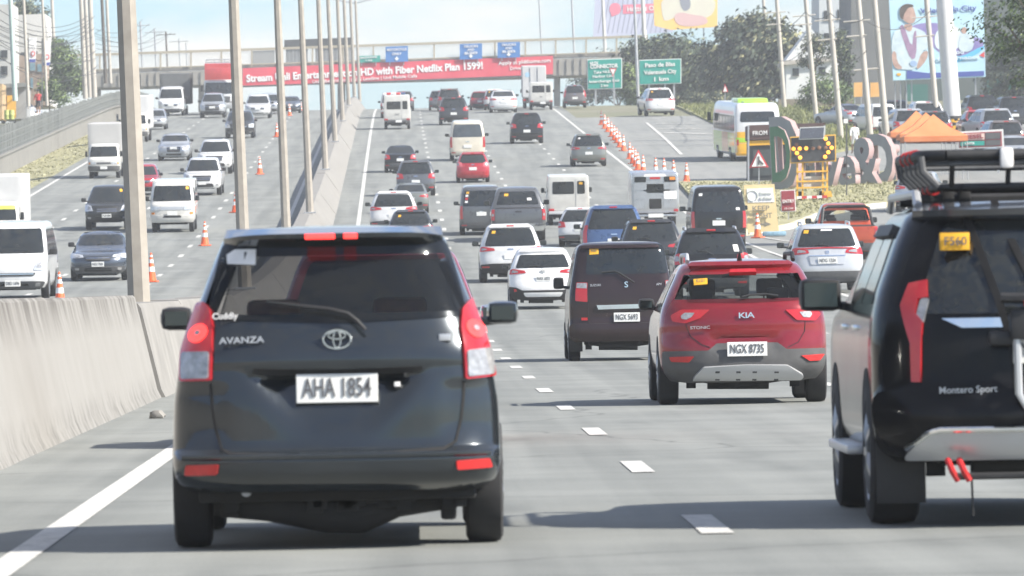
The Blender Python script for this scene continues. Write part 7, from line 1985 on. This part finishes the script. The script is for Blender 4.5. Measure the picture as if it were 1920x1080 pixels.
# ---------------------------------------------------------------- buildings on the right
def building(label, pts, Y, depth, m, ybase, windows=(), wm=None, roof=None, name='building'):
    cx = sum(p[0] for p in pts) / len(pts)
    r_ = empty(name, aty(cx, ybase, Y), label, 'building')
    prism_px('wall', pts, Y, depth, m, r_)
    for w_ in windows:
        o = prism_px('window', rect(*w_), Y - .06, .08, wm or GLASS, r_)
        fr_ = prism_px('window_sill', rect(w_[0] - .6, w_[3], w_[2] + .6, w_[3] + 1.0), Y - .12, .14, CONC, r_)
    if roof: prism_px('roof', roof[0], Y - .4, depth + .8, roof[1], r_)
    return r_
GWALL = mat('grey_render', (.115, .12, .12), .85, nscale=.25, col2=(.17, .175, .17)); LWALL = mat('pale_render', (.46, .49, .50), .8, nscale=.2, col2=(.54, .56, .57)); WWALL = mat('white_render', (.62, .63, .62), .8, noise=.06, nscale=.4)
building('tall dark grey windowless block behind the close pair of poles', [(1596, 215), (1690, 212), (1690, -30), (1596, -30)], 560, 16, GWALL, 215)
building('wide dark building behind the politician billboard and parked cars', [(1690, 215), (1990, 205), (1990, -30), (1690, -30)], 575, 20, mat('dark_teal_wall', (.06, .085, .085), .8, nscale=.15, col2=(.11, .125, .12)), 215,
         [(1868, 128, 1884, 182), (1890, 126, 1908, 180), (1850, 150, 1862, 190), (1700, 158, 1740, 190)], mat('green_glass', (.03, .13, .11), .3))
building('pale grey blue tower left of the dark grey block', [(1536, 125), (1597, 122), (1597, -30), (1536, -30)], 620, 12, LWALL, 215, [(1545, 20, 1558, 38), (1570, 18, 1583, 36), (1545, 62, 1558, 80), (1570, 60, 1583, 78)])
building('white gabled house behind the right hand poles', [(1474, 190), (1562, 188), (1562, 106), (1520, 52), (1474, 112)], 560, 8, WWALL, 205, [(1486, 128, 1498, 142), (1535, 126, 1548, 140)], None,
         ([(1468, 122), (1566, 114), (1566, 106), (1468, 114)], mat('old_tin_roof', (.40, .37, .33), .6, noise=.2)))
building('low wall of brown panels below the white gabled house', [(1460, 232), (1600, 228), (1600, 184), (1460, 186)], 545, 1, mat('brown_panel_wall', (.16, .13, .10), .85, nscale=.6, col2=(.22, .20, .15)), 232, name='wall')
ob = empty('sign_board', aty(1628, 215, 480), 'pair of orange sign boards between the utility poles', 'sign')
for x0, x1 in ((1601, 1617), (1632, 1652)): prism_px('board', [(x0, 182), (x1, 181), (x1, 154), (x0, 155)], 480, .1, mat('board_orange', (.66, .33, .08), .6, nscale=1, col2=(.70, .42, .16)), ob)
for x in (1603, 1615, 1634, 1650): prism_px('post', rect(x - .8, 180, x + .8, 225), 480.1, .08, STEEL, ob)
# tents
TENT = mat('tent_orange', (.55, .16, .05), .8, nscale=1.2, col2=(.60, .23, .09))
for i, (px, w, lab) in enumerate(((1720, 2.8, 'leftmost orange canopy tent of the row of three'), (1738, 2.8, 'middle orange canopy tent of the row of three'), (1752, 3.1, 'rightmost and nearest orange canopy tent of the three'))):
    p = aty(px, 322, 356 - i * 5)
    p.z = h(p.y)
    r_ = empty('canopy_tent', p, lab, 'tent', 'orange tents')
    bm = bmesh.new(); t = bm.verts.new((0, 0, 3.25)); b_ = [bm.verts.new((a * w / 2, b * w / 2, 2.15)) for a, b in ((-1, -1), (1, -1), (1, 1), (-1, 1))]
    m_ = [bm.verts.new((a * w / 4.4, b * w / 4.4, 2.62)) for a, b in ((-1, -1), (1, -1), (1, 1), (-1, 1))]
    lo = [bm.verts.new((v_.co.x, v_.co.y, 1.9)) for v_ in b_]
    for k in range(4):
        j = (k + 1) % 4
        bm.faces.new((t, m_[k], m_[j])); bm.faces.new((m_[k], b_[k], b_[j], m_[j])); bm.faces.new((b_[k], lo[k], lo[j], b_[j]))
    bm_obj('canopy', bm, TENT, r_, 20)
    for a, b in ((-1, -1), (1, -1), (1, 1), (-1, 1)): tube_obj('leg', [(a * w / 2 * .97, b * w / 2 * .97, 0), (a * w / 2 * .97, b * w / 2 * .97, 2.1)], .025, STEEL, r_, 6)
# fuel price sign
p = at(1840, 325)
fs_ = empty('price_sign', p, 'fuel price sign reading DIESEL beside the tents', 'sign'); Yf = p.y
prism_px('frame', [(1796, 279), (1883, 276), (1881, 242), (1795, 247)], Yf, .25, GEDGE, fs_)
prism_px('red_panel', [(1799, 277), (1879, 274), (1878, 246), (1798, 250)], Yf - .02, .1, MAR, fs_)
prism_px('grey_panel', [(1848, 261), (1876, 260), (1876, 248), (1847.5, 249)], Yf - .05, .1, DGREY, fs_); prism_px('grey_panel', [(1848, 273), (1876, 272), (1876, 262), (1848, 263)], Yf - .05, .1, DGREY, fs_)
prism_px('green_panel', [(1801, 274), (1846, 272.5), (1846, 264), (1801, 265)], Yf - .05, .1, SGRN, fs_)
prism_px('pale_panel', [(1801, 263), (1846, 261.5), (1846, 250), (1801, 251.5)], Yf - .05, .1, mat('pale_pink_panel', (.60, .48, .42), .6), fs_)
text_px('DIESEL', 1823.5, 256.5, 7.5, Yf - .05, fs_, MAR, 2, 40, .03, dy=-.03); text_px('UNTIX', 1818, 269, 4, Yf - .05, fs_, WHST, 2, 18, .02, dy=-.03)
for x in (1806, 1872): prism_px('leg', rect(x - 2, 276, x + 2, 327), Yf + .05, .15, STEEL, fs_)
# parked cars in the lot
PK = [('van', 'van', WHITE, 1650, 252, 48, 12, 'white van parked between the close pair of poles'), ('suv', 'suv', WHITE, 1738, 250, 62, 4, 'white SUV parked left of the striped steel pole'),
      ('suv', 'suv', SILV, 1703, 266, 64, 8, 'silver SUV parked just left of the tents'), ('suv', 'suv', GREY, 1752, 268, 62, 4, 'grey SUV parked behind the orange tents'),
      ('suv', 'suv', SILV, 1866, 268, 84, 10, 'pale SUV parked above the price sign'), ('hatchback', 'hatch', REDP, 1835, 262, 62, 4, 'dark red hatchback parked right of the striped pole'),
      ('suv', 'suv', BLK, 1840, 236, 66, 4, 'black SUV parked in the back row'), ('suv', 'suv', DKGREY, 1900, 240, 70, 4, 'charcoal SUV parked in the back row at the right edge'),
      ('suv', 'suv', BROWN, 1884, 296, 74, 6, 'bronze SUV with a lit tail light parked nearest the price sign'), ('sedan', 'sedan', SILV, 1905, 318, 80, 6, 'silver sedan parked at the right edge below the bronze SUV'),
      ('sedan', 'sedan', SILV, 1600, 238, 50, 30, 'pale sedan parked behind the walking man'), ('crossover', 'crossover', BLUEG, 1680, 236, 52, 8, 'blue grey crossover parked in the back row')]
for nm, tp, c, px, py, w, yw, lab in PK:
    generic(nm, lab, 'van' if tp == 'van' else 'car', tp, c, px, py, w=w, yaw=yw, group='cars parked in the lot', lights=('vert', .95) if tp == 'van' else ('big', .95))
generic('sedan', 'white roofed car parked behind the left fence', 'car', 'sedan', WHITE, 52, 232, w=50, away=False, yaw=20)

# ---------------------------------------------------------------- walking man
def person(label, loc, face, shirt, legs, hat, Hs=1.0):
    root = empty('person', loc, label, 'person')
    V, E_, RR = [], [], []
    def v_(x, y, z, r): V.append((x, y, z)); RR.append(r); return len(V) - 1
    pel = v_(0, 0, .95, .15); ch = v_(0, .01, 1.25, .17); nk = v_(0, .02, 1.44, .065); hd = v_(0, .03, 1.55, .085); hd2 = v_(0, .03, 1.66, .09)
    E_ += [(pel, ch), (ch, nk), (nk, hd), (hd, hd2)]
    for s_, st in ((-1, .16), (1, -.14)):
        hip = v_(s_ * .10, 0, .88, .10); kn = v_(s_ * .11, st * .6, .48, .065); an = v_(s_ * .11, st - .04, .09, .042); to = v_(s_ * .12, st + .12, .04, .04)
        E_ += [(pel, hip), (hip, kn), (kn, an), (an, to)]
        so = v_(s_ * .20, 0, 1.37, .065); el = v_(s_ * .26, -st * .4, 1.10, .045); wr = v_(s_ * .25, -st * .9 + .05, .86, .032); ha = v_(s_ * .25, -st + .08, .77, .035)
        E_ += [(ch, so), (so, el), (el, wr), (wr, ha)]
        for k in range(4):
            t = v_(s_ * .25 + (k - 1.5) * .016, -st + .10 + .01 * k, .69 - .01 * (k % 2), .009); E_.append((ha, t))
        t = v_(s_ * .21, -st + .13, .74, .010); E_.append((ha, t))
    me = bpy.data.meshes.new('body'); me.from_pydata(V, E_, [])
    o = bpy.data.objects.new('body', me); COL.objects.link(o)
    o.modifiers.new('s', 'SKIN'); ss = o.modifiers.new('d', 'SUBSURF'); ss.levels = 1
    for i, sv in enumerate(me.skin_vertices[0].data): sv.radius = (RR[i], RR[i]); sv.use_root = (i == 0)
    dg = bpy.context.evaluated_depsgraph_get(); m2 = bpy.data.meshes.new_from_object(o.evaluated_get(dg)); bpy.data.objects.remove(o)
    m2.materials.clear()
    for mm in (mat('skin_tone', (.32, .19, .13), .6), shirt, legs, mat('hair_dark', (.02, .017, .015), .7)): m2.materials.append(mm)
    for f_ in m2.polygons:
        c = f_.center; f_.use_smooth = True
        if c.z > 1.60 or (c.z > 1.5 and c.y < .0): f_.material_index = 3
        elif .98 < c.z < 1.43 and (abs(c.x) < .30): f_.material_index = 1
        elif .52 < c.z <= .98 and abs(c.x) < .22: f_.material_index = 2
        else: f_.material_index = 0
    link('body', m2, None, root)
    bm = bmesh.new(); add_lathe(bm, [(1.655, .115), (1.70, .112), (1.755, .07), (1.765, .02)], 'z', 14, (0, .03, 0)); add_box(bm, -.08, .08, .1, .24, 1.655, 1.67, .005); bm_obj('cap', bm, hat, root, 40)
    root.rotation_euler = (0, 0, R(face)); root.scale = (Hs, Hs, Hs)
    return root
p = at(1603, 288, .1)
person('man in a white shirt and cap walking away across the grass', p, 15, mat('white_cotton', (.72, .72, .70), .8), mat('white_shorts', (.62, .62, .60), .8), mat('dark_cap', (.03, .03, .04), .8), 1.02)
q = aty(72, 214, 500); person('person in a red shirt standing behind the left fence', q, 170, mat('red_cotton', (.5, .05, .05), .8), mat('dark_trousers', (.04, .04, .05), .8), mat('dark_cap', (.03, .03, .04), .8))

# ---------------------------------------------------------------- left bank: shacks, flags
building('plain white wall building on the left above the shacks', [(28, 200), (92, 196), (92, 88), (84, 26), (28, 28)], 600, 14, mat('plain_white_wall', (.55, .54, .51), .8, noise=.06, nscale=.3), 205, [(40, 98, 50, 112), (60, 96, 70, 110)])  # the wall's own white, with slight random tone
building('tan upper storey of a shack under the white wall', [(36, 200), (86, 197), (84, 100), (36, 104)], 560, 6, mat('tan_wall', (.27, .20, .15), .85, nscale=.8, col2=(.36, .28, .22)), 205, [(56, 118, 66, 132), (70, 120, 79, 134), (57, 146, 62, 166)], mat('teal_shutter', (.16, .26, .30), .6))
building('grey stall with a bright yellow door on the far left', [(4, 225), (50, 222), (50, 166), (40, 158), (4, 160)], 500, 5, mat('grey_stall', (.30, .31, .31), .8, noise=.1, nscale=1), 226, (), None,
         ([(0, 166), (54, 162), (44, 155), (0, 158)], mat('dark_awning', (.20, .21, .20), .8)))
yd = bpy.data.objects[[o.name for o in bpy.data.objects if o.get('label', '').startswith('grey stall')][0]]
prism_px('door', [(13, 222), (30, 221), (30, 178), (13, 179)], 499.8, .1, mat('door_yellow', (.60, .36, .06), .6, noise=.1), yd)
building('ochre corner house at the left edge', [(-40, 225), (4, 224), (4, 157), (-40, 158)], 495, 5, mat('ochre_wall', (.42, .30, .16), .8, noise=.1, nscale=1), 226)
building('cluttered grey upper house at the far left', [(-40, 160), (26, 158), (24, 8), (-40, 8)], 590, 8, mat('old_plaster', (.38, .38, .36), .85, nscale=.5, col2=(.50, .50, .47)), 205, [(2, 94, 14, 108), (2, 124, 14, 140), (-20, 90, -8, 108)])
for (x0, x1, y0, lab) in ((54, 69, 70, 'left of the two tarpaulin flags with red and blue print'), (80, 96, 76, 'right of the two tarpaulin flags with red and blue print')):
    r_ = empty('flag_banner', aty((x0 + x1) / 2, 200, 470), lab, 'banner', 'flag banners on the left')
    prism_px('cloth', [(x0, y0 + 46), (x1 - 2, y0 + 46), (x1, y0), (x0, y0 + 1)], 470, .03, WHST, r_)
    prism_px('blue_hem', [(x0 + 1, y0 + 47), (x1 - 3, y0 + 46.8), (x1 - 2, y0 + 41), (x0 + 1, y0 + 41)], 469.96, .03, NAVY, r_)
    prism_px('printed_disc', chaikin([(x0 + 4, y0 + 36), (x1 - 4, y0 + 36), (x1 - 3, y0 + 26), (x0 + 4, y0 + 26)], 2), 469.95, .03, PRED, r_)
    prism_px('printed_inner', chaikin([(x0 + 6, y0 + 34), (x1 - 6, y0 + 34), (x1 - 5, y0 + 28), (x0 + 6, y0 + 28)], 2), 469.93, .03, PWHT, r_)
    prism_px('pole', rect(x0 - 2.2, y0 - 4, x0, 205), 470.05, .1, UPOLE, r_)
for px, lab in ((13, 'left of two lime drums in front of the yellow door'), (22, 'right of two lime drums in front of the yellow door')):
    q = aty(px, 224, 480); bm = bmesh.new(); add_lathe(bm, [(0, .16), (.02, .18), (.3, .185), (.32, .195), (.34, .185), (.62, .18), (.64, .16)], 'z', 16); o = bm_obj('drum', bm, mat('lime_drum', (.42, .46, .14), .6, noise=.15), None, 40)
    tag(o, lab, 'drum', 'lime drums'); o.location = q
for i in range(9):
    y0 = 20 + i * 11; a = aty(-5, y0 + rnd.uniform(-6, 6), 440); b = aty(165 + 3 * i, 30 + i * 13, 560)
    wire(a, b, rnd.uniform(.4, 1.6), 'tangled service cable on the left, %s counted from the top' % ORD[i].split(',')[0])
for i in range(5):
    a = aty(180, 55 + i * 9, 560); b = aty(268 + 12 * i, 36 + i * 8, 800)
    wire(a, b, .8, 'cable running over the overpass on the left, %s counted from the top' % ORD[i].split(',')[0])
# a stone fallen on the shoulder
bm = bmesh.new(); bmesh.ops.create_icosphere(bm, subdivisions=2, radius=.07)
for v_ in bm.verts: v_.co *= rnd.uniform(.8, 1.15)
o = bm_obj('stone', bm, CONC, None, 30); tag(o, 'fist sized stone lying on the shoulder by the barrier', 'stone'); o.location = at(295, 779, .03); o.scale = (1.2, 1, .8)

# ---------------------------------------------------------------- haze
hb = bmesh.new(); add_box(hb, -1480, 1480, -75, 1950, -4, 42)
hz = bm_obj('haze', hb, None, None, 0); hz['kind'] = 'stuff'; hz['label'] = 'thin pale heat haze over the whole road'; hz['category'] = 'haze'
hm = bpy.data.materials.new('haze'); hm.use_nodes = True
hm.node_tree.nodes.clear()
pv = hm.node_tree.nodes.new('ShaderNodeVolumePrincipled'); pv.inputs['Density'].default_value = .00030; pv.inputs['Color'].default_value = (.93, .97, 1, 1); pv.inputs['Anisotropy'].default_value = .0
ho = hm.node_tree.nodes.new('ShaderNodeOutputMaterial'); hm.node_tree.links.new(pv.outputs['Volume'], ho.inputs['Volume'])
hz.data.materials.append(hm)
